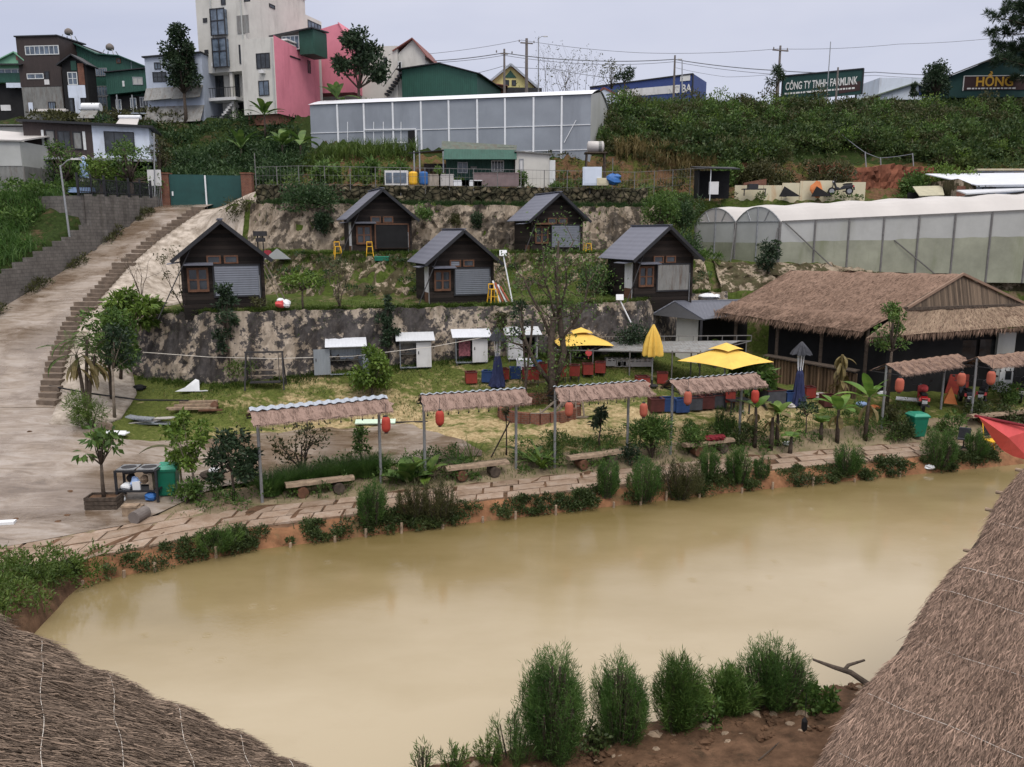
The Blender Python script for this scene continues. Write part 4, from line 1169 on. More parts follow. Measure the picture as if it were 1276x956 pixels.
def ppanel(t,name,mat,u0,v0,u1,v1,face='F',off=0.0,th=.06):
 ax={'F':1,'R':0,'L':0}[face];i=0 if face=='F' else 1
 p=on_plane(t,ax,off,u0,v0);q=on_plane(t,ax,off,u1,v1)
 a0,a1=sorted((p[i],q[i]));z0,z1=sorted((p[2],q[2]));m=MB()
 if face=='F':m.bx(a0,a1,off-th,off-.003,z0,z1)
 elif face=='R':m.bx(off+.003,off+th,a0,a1,z0,z1)
 else:m.bx(off-th,off-.003,a0,a1,z0,z1)
 return m.build(name,M[mat],t)
def bpart(t,name,mat,x0,x1,y0,y1,z0,z1):
 return MB().bx(x0,x1,y0,y1,z0,z1).build(name,M[mat],t)
def zat(v,Y,u=638):return at(u,v,Y).z
# --- white tower house (front-right corner is the local origin, front runs to -x)
c=at(312,150,80);zb=c.z-1.0;zrel=lambda v,Y=80.:zat(v,Y)-zb
t=thing('tower_house','tall white narrow house with grey corner windows and a terrace, tallest in view','house',(c.x,80,zb),R(-18))
W_=5.35;zo=zrel(88);zt_=13.2
bpart(t,'wall','offwhite',-W_,0,0,10.6,zo,zt_+1.2)
bpart(t,'rear_wing','offwhite',-W_,0,10.62,14.2,1.0,zt_-2.4)
bpart(t,'ground_storey','offwhite',-W_+1.35,0,1.3,10.5,.2,zo-.02)
rr=bpart(t,'roof','white',-W_-.12,.14,-.14,10.7,zt_+1.21,zt_+1.4)
for k_,x_ in enumerate((-5.7,-2.0)):MB().bx(x_-.16,x_+.16,.15,.45,.3,zo-.03).build('column',M['offwhite'],t)
bpart(t,'balcony_slab','white',-W_-.1,-1.2,-.35,1.28,zrel(124),zrel(124)+.28)
m=MB();zb_=zrel(124)+.28
for i in range(17):m.bx(-W_+.02+i*.29,-W_+.05+i*.29,-.28,-.25,zb_,zb_+.85)
m.bx(-W_,-1.3,-.29,-.24,zb_+.85,zb_+.91);m.build('balcony_rail',M['frame'],t)
m=MB()
for i in range(9):m.bx(-4.1+i*.24,-3.82+i*.24,-.1,1.0,.6+i*.22,.85+i*.22)
m.build('outside_stair',M['white'],t)
bpart(t,'plinth','white',-W_-.1,-1.4,-.2,1.27,.28,.62)
m=MB()
for i in range(14):m.bx(-W_+.05+i*.3,-W_+.08+i*.3,-.14,-.11,.62,1.5)
m.bx(-W_,-1.9,-.16,-.1,1.5,1.56);m.build('lower_rail',M['frame'],t)
pwin(t,263.5,19,272.5,35,cols=2,rows=2);pwin(t,264,49,277.5,76,cols=3,rows=2)
pwin(t,275,-8,281.5,6,cols=1);pwin(t,304,-6,312,2,cols=1)
for (z0_,z1_)in ((zrel(83),zrel(47)),(zrel(43),zrel(10))):
 b=MB();b.bx(-3.45,-1.9,-.42,-.005,z0_+.1,z1_)
 w=b.build('bay_window',M['glassblue'],t);f=MB()
 for x_ in (-3.46,-2.7,-1.9):f.bx(x_-.05,x_+.05,-.47,-.42,z0_,z1_+.08)
 for z_ in (z0_,(z0_*.45+z1_*.55),z1_):f.bx(-3.51,-1.85,-.475,-.425,z_,z_+.09)
 f.build('frame',M['frame'],w)
pwin(t,297.5,56,307.5,79,cols=2,rows=1)
o_=ppanel(t,'window','zincdark',295,20,311,41)
window(t,-4.9,-3.7,zb_+.02,zb_+2.4,'F',1.3,cols=2,rows=1,name='glass_door');window(t,-2.9,-1.9,zb_+.02,zb_+2.5,'F',1.3,cols=1,name='glass_door')
window(t,-2.2,-.5,.7,2.9,'F',1.3,cols=1,gm='black',name='doorway')
ppanel(t,'vent','frame',253,23,258.5,28);ppanel(t,'vent','frame',255,62.5,260,67)
pwin(t,335,4,342.5,12,'R',0,cols=1)
m=MB();m.bx(-2.5,-.02,10.63,13.8,zt_-2.38,zt_-.2);m.build('terrace_room',M['offwhite'],t)
window(t,11.0,13.6,zt_-2.2,zt_-.6,'R',-.02,cols=4,gm='glassblue',name='terrace_glazing')
for x_ in (-.25,-3.62):MB().bx(x_-.05,x_+.05,-.13,-.004,zo+.1,zt_+1.1).build('downpipe',M['filmside'],t)
ppanel(t,'air_conditioner','white',266,79,272,83,th=.35)
# --- lower white and pink block
c=at(345,130,76)
t=thing('pink_house','white-fronted house with a plain pink side wall, right of the white tower','house',(c.x,76,c.z-.8),R(-18))
H_=zat(46,76)-c.z+.8
MB().bx(-3.5,0,0,8,0,H_).build('wall',M['offwhite'],t)
pk=MB();pk.prism([(0,0),(7.4,0),(7.4,H_-.5),(0,H_+.12)],'x',.004,.07);pk.build('side_wall',M['pink'],t)
bpart(t,'roof','white',-3.6,.1,2.0,8.1,H_+.15,H_+.28)
pwin(t,319,67,337,85,cols=3);pwin(t,322,101,336,119,cols=2,gm='glassblue')
pwin(t,361,69,374,75.5,'R',.07,cols=3,bar=.05);pwin(t,383,75,387,92,'R',.07,cols=1,rows=3,bar=.05)
MB().bx(-.22,-.12,-.12,-.004,.1,H_-.1).build('downpipe',M['filmside'],t);ppanel(t,'air_conditioner','white',325,88,331,92,th=.35)
bpart(t,'basement','brick',-3.3,-.1,.3,7,-.9,-.02)
c=at(375,60,78.5)
t=thing('roof_shed','dark green metal room with black lean-to roof on the pink house','shed',(c.x-.3,79.2,zat(62,79)),R(-18))
bpart(t,'wall','greensheet',0,1.5,0,2.4,-.4,1.8)
MB().slab((-3.0,-.4,1.4),(1.65,-.4,1.84),(1.65,2.6,2.05),(-3.0,2.6,1.62),.1).build('roof',M['frame'],t)
window(t,-1.9,-.05,.1,1.35,'F',.1,fm='whiteframe',gm='glassblue',cols=4)
c=at(440,62,84)
t=thing('pink_gable_house','plain pink gable rising behind the green roof room','house',(c.x,84,c.z-4),R(-10))
m=MB();m.prism([(-5.2,0),(0,0),(0,4.0),(-1.4,6.5),(-5.2,5.6)],'y',0,5);m.build('wall',M['pink'],t)
MB().slab((-1.4,-.1,6.6),(.15,-.1,4.05),(.15,5.1,4.05),(-1.4,5.1,6.6),.08).build('roof',M['pink'],t)
# --- white house with red gable roof
c=at(468,118,86)
t=thing('white_house','white house with a red gable roof behind the dark round tree','house',(c.x,86,c.z-1),R(-8))
bpart(t,'wall','offwhite',-6.5,2.4,0,8,0,zat(58,86)-c.z+1)
m=MB();hz=zat(70,86)-c.z+1;m.prism([(2.42,0),(5.2,0),(5.2,hz),(4.0,hz+1.5),(2.42,hz+.2)],'y',.2,8);m.build('gable_wing',M['offwhite'],t)
r=MB();r.slab((4.0,-.2,hz+1.62),(4.0,8,hz+1.62),(1.9,8,hz+.45),(1.9,-.2,hz+.45),.1);r.slab((4.0,-.2,hz+1.62),(5.6,-.2,hz-.3),(5.6,8,hz-.3),(4.0,8,hz+1.62),.1);r.build('roof',M['redroof'],t)
pwin(t,478,72,482.5,83,cols=1);pwin(t,496,77,501,96,off=.0,cols=1,fm='whiteframe')
m=MB()
for i in range(8):m.bx(1.2+i*.22,1.5+i*.22,-.9,-.05,.8+i*.28,1.0+i*.28)
m.bar((1.1,-.9,1.6),(3.0,-.9,3.9),.05);m.build('outside_stair',M['frame'],t)
# --- green metal shed
c=at(548,118,84)
t=thing('green_shed','long dark green corrugated shed with low pitched roof above the grey greenhouse','shed',(c.x,84,c.z-.6),R(-14))
hz=zat(80,84)-c.z+.6
m=MB();m.prism([(-4.0,0),(0,0),(0,hz),(-4.0,hz-.35)],'y',0,9);m.prism([(.0,0),(3.9,0),(3.9,hz-1.1),(.0,hz)],'y',.004,9);m.build('wall',M['greensheet'],t)
r=MB();r.slab((-4.5,-.4,hz-.3),(.05,-.4,hz+.1),(.05,9.3,hz+.1),(-4.5,9.3,hz-.3),.08);r.slab((.06,-.4,hz+.1),(4.3,-.4,hz-1.1),(4.3,9.3,hz-1.1),(.06,9.3,hz+.1),.08);r.build('roof',M['frame'],t)
# --- brick shed and yellow gable house
c=at(612,118,92)
t=thing('brick_shed','low red-brown roofed shed between green shed and yellow gable house','shed',(c.x,92,c.z-1),0)
bpart(t,'wall','brick',-3.4,1.6,0,5,0,2.0)
MB().slab((-3.6,-.3,2.6),(1.8,-.3,1.95),(1.8,5,2.3),(-3.6,5,2.9),.1).build('roof',M['redroof'],t)
c=at(636,118,96)
t=thing('yellow_house','yellow gable house with green attic louvre and dull red roof behind the wires','house',(c.x,96,c.z-1),R(6))
e=zat(108,96)-c.z+1;a=zat(82,96)-c.z+1
m=MB();m.prism([(-2.7,0),(2.7,0),(2.7,e),(0,a),(-2.7,e)],'y',0,9);m.build('wall',M['yellowwall'],t)
r=MB();r.slab((0,-.4,a+.15),(0,9,a+.15),(-3.1,9,e-.1),(-3.1,-.4,e-.1),.15);r.slab((0,-.4,a+.15),(3.1,-.4,e-.1),(3.1,9,e-.1),(0,9,a+.15),.15);r.build('roof',M['redroof'],t)
m=MB();m.bar((-3.12,-.45,e-.15),(0,-.45,a+.1),.12,.22);m.bar((3.12,-.45,e-.15),(0,-.45,a+.1),.12,.22);m.build('bargeboard',M['zinc'],t)
m=MB();m.prism([(-.7,a-1.3),(.7,a-1.3),(0,a-.5)],'y',-.06,-.01);m.build('attic_louvre',M['greensheet'],t)
window(t,-.65,-.15,e+.1,e+.7,cols=1);window(t,.15,.65,e+.1,e+.7,cols=1)
bpart(t,'parapet','frame',-3,3.4,-1.6,-1.2,0,e-.35)
# --- blue trade hall with sign
c=at(735,112,104);d_=at(864,92,98)
t=thing('blue_hall','long blue sheet-clad hall front with a pale gable below, behind the bushes','building',(c.x,104,c.z-5),math.atan2(98-104,d_.x-c.x))
L_=math.hypot(d_.x-c.x,6);z1,z2=5.9+.0,d_.z-c.z+5.0
m=MB();m.prism([(0,0),(L_,0),(L_,z2),(0,z1-.6)],'y',0,6);m.build('wall',M['signblue'],t)
m=MB();m.bar((0,-.06,z1-.6),(L_,-.06,z2),.1,.14);m.bar((L_,-.06,1),(L_,-.06,z2),.14);m.build('trim',M['frame'],t)
ppanel(t,'sign_panel','letters',848,94,860,100.5)
m=MB();m.prism([(.1,0),(5.4,0),(5.4,3.2),(2.0,4.9),(.1,3.6)],'y',-.4,-.05);m.build('pale_gable',M['whiteblue'],t)
m=MB();m.bar((.0,-.44,3.6),(2.0,-.44,5.0),.1,.2);m.bar((2.0,-.44,5.0),(5.6,-.44,3.1),.1,.2);m.build('gable_trim',M['redroof'],t)
ppanel(t,'shop_band','white',770,112.5,847,115.5,th=.05)
def text_part(t,s,mat,size,x,z,y,align='LEFT',name='lettering',sx=1.0,ext=.012,bold=.0):
 cu=bpy.data.curves.new('lettering','FONT');cu.body=s;cu.size=size;cu.extrude=ext;cu.align_x=align;cu.offset=bold
 tmp=bpy.data.objects.new('lettering',cu);COL.objects.link(tmp)
 dg=bpy.context.evaluated_depsgraph_get();me=bpy.data.meshes.new_from_object(tmp.evaluated_get(dg))
 COL.objects.unlink(tmp);bpy.data.objects.remove(tmp)
 me.materials.clear();me.materials.append(M[mat])
 Mx=Matrix.Translation((x,y,z))@Matrix.Diagonal((sx,1,1,1))@Matrix.Rotation(math.pi/2,4,'X')
 me.transform(Mx)
 o=bpy.data.objects.new(name,me);COL.objects.link(o);o.parent=t
 return o
p=on_plane(t,1,0,832,113);q=on_plane(t,1,0,860,105)
text_part(t,'NG BA','letters',1.25,p[0],p[2]-.35,-.08,sx=.75,bold=.02)
# --- green company sign
c=at(974,118,88);d_=at(1074,118,84)
t=thing('company_sign','long dark green sign board with white capital letters above the hillside','sign',(c.x,88,c.z),math.atan2(84-88,d_.x-c.x))
L_=math.hypot(d_.x-c.x,4.0)
zl=zat(95,88)-c.z;zr_=zat(85.5,84)-c.z
m=MB();m.prism([(0,-.6),(L_,-.6),(L_,zr_),(0,zl)],'y',0,.2);m.build('board',M['signgreen'],t)
m=MB();m.bar((0,-.03,zl),(L_,-.03,zr_),.1,.12);m.bar((L_,-.03,-.6),(L_,-.03,zr_),.12);m.bar((.0,-.03,-.6),(0,-.03,zl),.12);m.build('frame',M['frame'],t)
sh=(zr_-zl)/L_
def slanted(txt,mat,size,x,z,tw):
 o=text_part(t,txt,mat,size,0,0,-.03,bold=.015*size)
 xs_=[v.co.x for v in o.data.vertices];k=tw/max(xs_)
 o.data.transform(Matrix(((k,0,0,x),(0,1,0,0),(sh*k,0,1,z),(0,0,0,1))))
slanted('CÔNG TY TNHH FARMLINK','letters',1.05,.35,zl-1.42,L_-.85)
m=MB()
rg=random.Random(8);x=.3
while x<L_-.9:
 w_=rg.uniform(.12,.5);z_=zl-1.86+sh*x
 m.bx(x,x+w_,-.035,-.004,z_,z_+.16);x+=w_+.09
m.build('small_lettering',M['letters'],t)
m=MB();m.prism([(L_-2.2,zr_-2.2),(L_-.2,zr_-2.05),(L_-.2,zr_-1.15),(L_-2.2,zr_-1.35)],'y',-.03,-.004);m.build('patch',M['signbrown'],t)
for x in (.6,L_*.5,L_-.6):MB().bx(x-.08,x+.08,.21,.37,-2.0,zl).build('post',M['darksteel'],t)
# --- shop with gold lettering, far right
c=at(1183,118,86)
t=thing('shop','dark green gabled shop with gold letters on a brown sign, under the pine','shop',(c.x,86,c.z-.3),R(-3))
zs=zat(95,86)-c.z+.3
m=MB();m.prism([(0,0),(13,0),(13,zs+1.6),(6.5,zs+2.6),(0,zs)],'y',0,8);m.build('wall',M['signgreen'],t)
r=MB();r.slab((-.4,-.5,zs+.05),(6.5,-.5,zs+2.75),(6.5,8.3,zs+2.75),(-.4,8.3,zs+.05),.12);r.slab((6.5,-.5,zs+2.75),(13.4,-.5,zs+1.5),(13.4,8.3,zs+1.5),(6.5,8.3,zs+2.75),.12);r.build('roof',M['zincdark'],t)
p=on_plane(t,1,0,1201.5,95.5);q=on_plane(t,1,0,1276,112)
bs=MB().bx(p[0],p[0]+8.6,-.08,-.01,q[2],p[2]).build('sign_board',M['signbrown'],t)
MB().bx(p[0]-.08,p[0],-.11,-.01,q[2]-.05,p[2]+.06).bx(p[0]+.001,p[0]+8.6,-.11,-.081,p[2],p[2]+.07).build('sign_frame',M['letters'],bs)
q=on_plane(t,1,0,1214.5,107.5)
text_part(t,'HỒNG','gold',1.25,q[0],q[2],-.1,bold=.03,sx=1.0)
m=MB();x=p[0]+.35;q=on_plane(t,1,0,1205,110.8)
while x<p[0]+5:w_=rg.uniform(.15,.4);m.bx(x,x+w_,-.1,-.081,q[2]-.06,q[2]+.08);x+=w_+.1
m.build('small_lettering',M['letters'],t)
# --- low grey building and pale gable behind the hill crest
c=at(1120,112,90)
t=thing('low_house','low pale house with mossy grey roof between the green sign and the shop','house',(c.x,90,c.z-1),R(4))
bpart(t,'wall','whiteblue',-2.2,4.2,0,5,0,2.2)
hz=zat(103,90)-c.z+1
r=MB();r.slab((1.6,-.4,hz),(1.6,5,hz+.2),(-4.2,5,hz-1.6),(-4.2,-.4,hz-1.8),.1);r.slab((1.6,-.4,hz),(4.4,-.4,hz-1.1),(4.4,5,hz-.9),(1.6,5,hz+.2),.1);r.build('roof',M_corr('mossy_sheet',(.20,.24,.19),.2,'x',.6,.1,.2),t)
window(t,2.2,3.9,.4,1.6,cols=2,gm='signblue')
# --- grey-green houses, top left
def facade(name,label,u0,u1,v0,v1,Y,rz,depth,mat,vb=None):
 """box whose front rectangle is seen between u0..u1, v0..v1"""
 a=at(u0,v1,Y);t=thing(name,label,'house',(a.x,Y,a.z),rz)
 p=on_plane(t,1,0,u1,v0);q=on_plane(t,1,0,u0,v0)
 return t,p[0],q[2]
t,w,h=facade('brown_house','tall brown sheet-metal house with two glazed bands and grey lower wall',30,71,46,146,84,R(-6),10,'browncorr')
zl=on_plane(t,1,0,50,108)[2]
bpart(t,'wall','browncorr',0,w,0,9,zl,h);bpart(t,'lower_wall','zincdark',.05,w-.05,.03,8.9,-.6,zl-.02)
MB().slab((-.1,-.15,h+.1),(w+.1,-.15,h+.1),(w+.1,4.5,h+.25),(-.1,4.5,h+.25),.12).build('roof',M['frame'],t)
sg=MB();zz=on_plane(t,1,0,118,85)[2]
sg.prism([(0,1.0),(9,1.0),(9,h-2.6),(0,h-.1)],'x',w+.004,w+.06);sg.build('side_wall',M['browncorr'],t)
pwin(t,31,57.5,74,68,cols=7,fm='whiteframe',gm='glassblue');pwin(t,33.5,92,55,98.5,cols=2,fm='whiteframe',gm='glassblue');pwin(t,55.2,89,62,99,cols=1)
ppanel(t,'panel','white',55.5,99.3,62,105.5);ppanel(t,'door','whiteblue',35.5,128,42,139);pwin(t,60,127,70,137,cols=3,gm='glassblue')
m=MB();m.slab((1.6,-1.4,.35),(5.4,-1.4,.35),(5.4,-.02,.75),(1.6,-.02,.75),.1);m.build('awning',M['filmpale'],t)
a=at(71,146,84.5)
t=thing('green_hall','big dark green sheet-metal house with long sloping roof and grille windows, top left','house',(a.x,86.5,a.z),R(-3))
P=lambda u,v:on_plane(t,1,0,u,v)
pts=[(0,0),(P(187,120)[0],0)]
prof=[P(186.5,86),P(160,75),P(150,71),P(123,69),P(72,45.5)]
m=MB();m.prism([(0,0),(prof[0][0],0)]+[(p[0],p[2])for p in prof],'y',0,11);m.build('wall',M['greensheet'],t)
r=MB()
for p,q in zip(prof[:-1],prof[1:]):r.slab((q[0],-.4,q[2]+.12),(p[0],-.4,p[2]+.12),(p[0],11.2,p[2]+.12),(q[0],11.2,q[2]+.12),.1)
r.build('roof',M['greensheet'],t)
pwin(t,108,85,134,95,cols=9,fm='steel',gm='glassblue');pwin(t,108,107.5,135,120,cols=7,fm='steel',gm='glassblue');pwin(t,108,120.5,135,139,cols=5,rows=2,fm='steel',gm='glassblue')
pwin(t,145,73,151,79,cols=1,fm='brownwood');ppanel(t,'pipe','zinc',163.4,77,164.6,88)
t,w,h=facade('green_annexe','green box annexe standing over dark glazed rooms, right of the green hall',136.5,187,90,150,84.6,R(4),6,'greensheet')
zl=on_plane(t,1,0,150,118)[2]
m=MB();m.prism([(0,zl),(w,zl+.5),(w,h+.35),(0,h-.1)],'y',0,1.7);m.build('wall',M['greensheet'],t)
MB().slab((-.1,-.3,h+.0),(w+.2,-.3,h+.5),(w+.2,1.8,h+.5),(-.1,1.8,h),.08).build('roof',M['frame'],t)
bpart(t,'lower_wall','black',.02,w,.6,1.7,-.3,zl-.02);bpart(t,'floor_slab','zinc',.0,w+.1,-.2,1.6,.62,.74)
pwin(t,152.5,101,155.5,108,cols=1,fm='whiteframe',gm='white');pwin(t,165,96,178.5,106,cols=2,fm='steel',gm='filmside');pwin(t,184,96,187,104,cols=1,fm='steel',gm='glassblue')
pwin(t,144,124,152,137,'F',.6,cols=2,fm='whiteframe',gm='glassblue');pwin(t,162,122,171,137,'F',.6,cols=2,fm='whiteframe',gm='glassblue');pwin(t,174,121,186,134,'F',.6,cols=3,fm='steel',gm='glass')
for x in (.9,w*.55):MB().bx(x-.06,x+.06,.0,.12,.75,zl-.01).build('post',M['steel'],t)
t,w,h=facade('brick_gable_house','narrow brick and white gable house squeezed between brown and green houses',83,107,80,146,82.6,R(-3),3,'brick')
ap=on_plane(t,1,0,95,69.5)[2]
m=MB();m.prism([(0,0),(w,0),(w,h),(w*.5,ap),(0,h)],'y',0,1.6);m.build('wall',M['black'],t)
r=MB();r.slab((w*.5,-.4,ap+.12),(w*.5,1.6,ap+.12),(-.35,1.6,h-.1),(-.35,-.4,h-.1),.12);r.slab((w*.5,-.4,ap+.12),(w+.35,-.4,h-.1),(w+.35,1.6,h-.1),(w*.5,1.6,ap+.12),.12);r.build('roof',M['frame'],t)
ppanel(t,'brick_panel','brick',96.5,79,106.5,106);ppanel(t,'green_panel','greensheet',88,76,96,88);pwin(t,84,90,97.5,106,cols=2,rows=2,fm='whiteframe',gm='glassblue')
wt=ppanel(t,'plaster_panel','whiteblue',84.5,106.5,107.5,122);ppanel(t,'plaster_panel','whiteblue',93,122.2,102,142)
pwin(t,86,123,92.5,140,cols=1);pwin(t,103,123,107,136,cols=1)
t,w,h=facade('light_green_house','light green house with gable and window band at the far left edge',-18,31,79,146,84.4,R(-2),8,'greenlight')
ap=on_plane(t,1,0,19,66)[2];xa_=on_plane(t,1,0,19,66)[0];zl=on_plane(t,1,0,20,103)[2]
m=MB();m.prism([(0,zl),(w,zl),(w,h+.3),(xa_,ap),(0,h-.6)],'y',0,8);m.build('wall',M['greenlight'],t)
r=MB();r.slab((xa_,-.3,ap+.1),(xa_,8,ap+.1),(-.3,8,h-.7),(-.3,-.3,h-.7),.1);r.slab((xa_,-.3,ap+.1),(w+.3,-.3,h+.1),(w+.3,8,h+.1),(xa_,8,ap+.1),.1);r.build('roof',M['greenlight'],t)
bpart(t,'lower_wall','black',0,w,.5,7.8,-.5,zl-.02)
MB().slab((-.2,-.7,h-.25),(w,-.7,h-.25),(w,-.02,h-.02),(-.2,-.02,h-.02),.08).build('awning',M['frame'],t)
pwin(t,-10,86,31,93,cols=5,fm='whiteframe',gm='glassblue');ppanel(t,'sign_panel','whiteblue',8,103.5,28,109.5,th=.08);ppanel(t,'gable_vent','redroof',20,69,28,75)
bpart(t,'band','greensheet',0,w,-.08,-.005,zl+.01,zl+.9)
ppanel(t,'panel','white',1,131,14,138,off=.5)
t,w,h=facade('pale_blue_house','pale blue-grey house with two small windows and stained sheet lean-tos below',187,251,72,162,80.5,R(-5),8,'paleblue')
z2=on_plane(t,1,0,190,112)[2];hr=on_plane(t,1,0,250,66)[2]
m=MB();m.prism([(0,-.6),(w,-.6),(w,hr),(0,h)],'y',0,8);m.build('wall',M['paleblue'],t)
MB().slab((-.15,-.25,h+.1),(w+.1,-.25,hr+.1),(w+.1,8,hr+.15),(-.15,8,h+.15),.12).build('roof',M['frame'],t)
pwin(t,192,78,201,86.5,cols=2,gm='glassblue');pwin(t,190,90,208,102,cols=3,rows=2)
for i,(v0,v1,x0,x1)in enumerate(((110,127,0,.5),(108,126,.51,1),(133,156,0,1))):
 q0=on_plane(t,1,0,200,v0)[2];q1=on_plane(t,1,0,200,v1)[2]
 MB().slab((w*x0-.05,-.7-.2*i,q1),(w*x1-.02,-.7-.2*i,q1+.2),(w*x1-.02,-.03,q0+.1),(w*x0-.05,-.03,q0),.05).build('lean_to',M['zincdark'],t)
bpart(t,'plinth','white',-.1,w,-1.3,-.02,-.7,-.1)
# --- two-storey brown and white house by the drive
a=at(38,247,61);b=at(186,247,63.5)
t=thing('two_storey_house','two-storey house, upper floor half brown half bluish white, dark veranda below','house',(a.x,61,a.z-.3),math.atan2(2.5,b.x-a.x))
P=lambda u,v:on_plane(t,1,0,u,v)
w=P(185,160)[0];zf=P(60,196)[2];zc=P(44,152)[2];zcr=P(185,158)[2];xm=P(115,170)[0]
m=MB();m.prism([(0,zf),(xm,zf),(xm,zc-.05),(0,zc)],'y',0,7);m.build('brown_wall',M['browncorr'],t)
m=MB();m.prism([(xm+.003,zf),(w,zf),(w,zcr-.1),(xm+.003,zc-.08)],'y',0,7);m.build('white_wall',M['whiteblue'],t)
MB().slab((-.3,-.45,zc+.12),(w+.35,-.45,zcr+.05),(w+.35,7.2,zcr+.2),(-.3,7.2,zc+.3),.16).build('roof',M['frame'],t)
MB().bx(-.5,w+.1,-.7,7,zf-.2,zf-.004).build('floor_slab',M['steel'],t)
bpart(t,'back_wall','black',0,w,2.6,7,-.5,zf-.21)
for x in (.15,xm,w-.2):MB().bx(x-.09,x+.09,-.5,-.32,-.5,zf-.21).build('veranda_post',M['whiteblue']if x<1 else M['frame'],t)
pwin(t,56,162,70,185,cols=1,gm='zincdark');pwin(t,71,163,89,186,cols=2);pwin(t,90,164,103.5,186.5,cols=1,gm='zincdark')
ppanel(t,'shutter_leaf','whiteframe',51,162,56.5,185.5);ppanel(t,'shutter_leaf','whiteframe',102.5,164,108,187)
pwin(t,129,163.5,169,192,cols=3,rows=1)
a=at(-6,215,58)
t=thing('grey_outbuilding','grey outbuilding with pale curtain sheet above ribbed metal, at left edge','shed',(a.x,58,a.z-2.6),0)
P=lambda u,v:on_plane(t,1,0,u,v)
bpart(t,'concrete_base','plaster_pale',-4,P(31,220)[0],0,4,-1.5,P(10,236)[2]);bpart(t,'ribbed_wall','zincdark',-4,P(31,220)[0]-.02,.03,4,P(10,236)[2]+.01,P(10,207)[2])
bpart(t,'upper_wall','filmside',-4,P(29,220)[0],.0,4,P(10,207)[2]+.01,P(10,176)[2])
MB().slab((-4.2,-.2,P(10,172)[2]),(P(30,200)[0],-.2,P(10,175)[2]),(P(30,200)[0],4,P(10,160)[2]),(-4.2,4,P(10,150)[2]),.1).build('roof',M['filmpale'],t)
a=at(-8,190,63.5)
t=thing('cream_lean_to','cream plastered lean-to squeezed against the two-storey house','shed',(a.x,63.5,a.z-2),0)
P=lambda u,v:on_plane(t,1,0,u,v)
bpart(t,'wall','offwhite',-4,P(40,180)[0],0,4,-2,P(20,158)[2]);bpart(t,'roof','zincdark',-4,P(43,180)[0],-.3,4,P(20,157)[2],P(20,155.5)[2])
m=MB()
for i in range(10):m.bx(P(31.5+i*1.2,200)[0]-.03,P(31.5+i*1.2,200)[0]+.03,-5.3,-5.25,-1.5,3.0)
m.build('slat_fence',M['darksteel'],t)
# --- gate with brick piers
a=at(214,260,59.2);b=at(302,258,60.0)
t=thing('metal_gate','wide plain dark green double sheet-metal gate at the top of the driveway','gate',(a.x,59.2,a.z-.1),math.atan2(.8,b.x-a.x))
w=math.hypot(b.x-a.x,.8);h=zat(217.5,59.3)-a.z+.1
bpart(t,'gate_leaf','gategreen',0,w*.5-.06,0,.07,.05,h);bpart(t,'gate_leaf','gategreen',w*.5+.06,w,0,.07,.05,h-.03)
f=MB()
for x in (.02,w*.5-.07,w*.5+.09,w-.04):f.bx(x-.03,x+.03,-.04,-.003,.05,h-.03)
f.build('rail',M['gategreen'],t);MB().bx(w*.5-.05,w*.5+.05,-.12,-.05,-.3,h-.05).build('centre_post',M['paper'],t)
bpart(t,'latch','paper',.1,.2,-.06,-.005,1.0,1.3)
for u0,u1,lab in ((202,213.3,'red brick pier left of the green gate, by the driveway wall'),(303,316,'red brick pier right of the green gate, at the end of the stone wall')):
 p=at(u0,262,59.2);q=at(u1,262,59.2);m=MB();wd=q.x-p.x
 m.bx(0,wd,0,.6,-.3,zat(217,59.2)-p.z);m.bx(-.05,wd+.05,-.05,.65,zat(217,59.2)-p.z+.001,zat(217,59.2)-p.z+.1)
 tag(m.build('gate_pier',M['brick'],None,(p.x,59.1,p.z)),lab,'pier','brick piers of the gate','thing')
p=at(195,262,58.6)
t=thing('side_gate','narrow white barred side gate between the house wall and brick pier','gate',(p.x,58.6,p.z+.2),0)
m=MB();m.bx(-.45,.5,0,.05,1.5,2.6);m.build('white_panel',M['white'],t);m=MB()
for i in range(8):m.bx(-.42+i*.12,-.39+i*.12,-.02,.02,.1,1.5)
m.build('bars',M['steel'],t)
# --- allotment house below the grey greenhouse
a=at(515,226,60.5)
t=thing('allotment_house','low shack with dark green cloth awning, roofed yard and white annexe behind the stone wall','house',(a.x,60.5,a.z-.2),R(2))
P=lambda u,v,y=0:on_plane(t,1,y,u,v)
x0=P(553,200)[0];x1=P(642,200)[0];zt1=P(560,174)[2];ze=P(560,199)[2]
bpart(t,'wall','greensheet',x0+.1,x1-.05,1.2,5,-.3,zt1-.4)
MB().slab((x0,-.35,ze),(x1+.1,-.35,ze+.02),(x1+.1,.5,ze+.75),(x0,.5,ze+.8),.05).build('awning',M['greensheet'],t)
MB().slab((x0-.2,.5,ze+.75),(x1+.1,.5,ze+.72),(x1+.2,1.8,zt1-.2),(x0-.2,1.8,zt1+.1),.06).build('roof',M_corr('dull_green_roof',(.085,.105,.085),.3,'x',.7,0,.3,dirt=(.10,.07,.05)),t)
pwin(t,570,202,583,216,'F',1.2,cols=2,fm='steel',gm='glassblue');pwin(t,612,200,628,214,'F',1.2,cols=4,fm='whiteframe',gm='glass');bpart(t,'board','zincdark',P(586,208)[0],P(594,208)[0],1.1,1.19,P(586,209)[2],P(586,206)[2])
xb=P(514,200)[0]
MB().slab((xb-.3,.2,P(514,190)[2]),(x0,.2,P(540,186)[2]),(x0,3.5,P(540,184)[2]),(xb+.6,3.5,P(518,185)[2]),.06).build('yard_roof',M['frame'],t)
for x in (xb+.1,xb+.5,x0-.05):MB().bx(x-.05,x+.05,.25,.35,-.3,P(540,188)[2]).build('post',M['steel'],t)
bpart(t,'yard_wall','browncorr',xb+.6,x0,3.0,3.1,-.2,1.7)
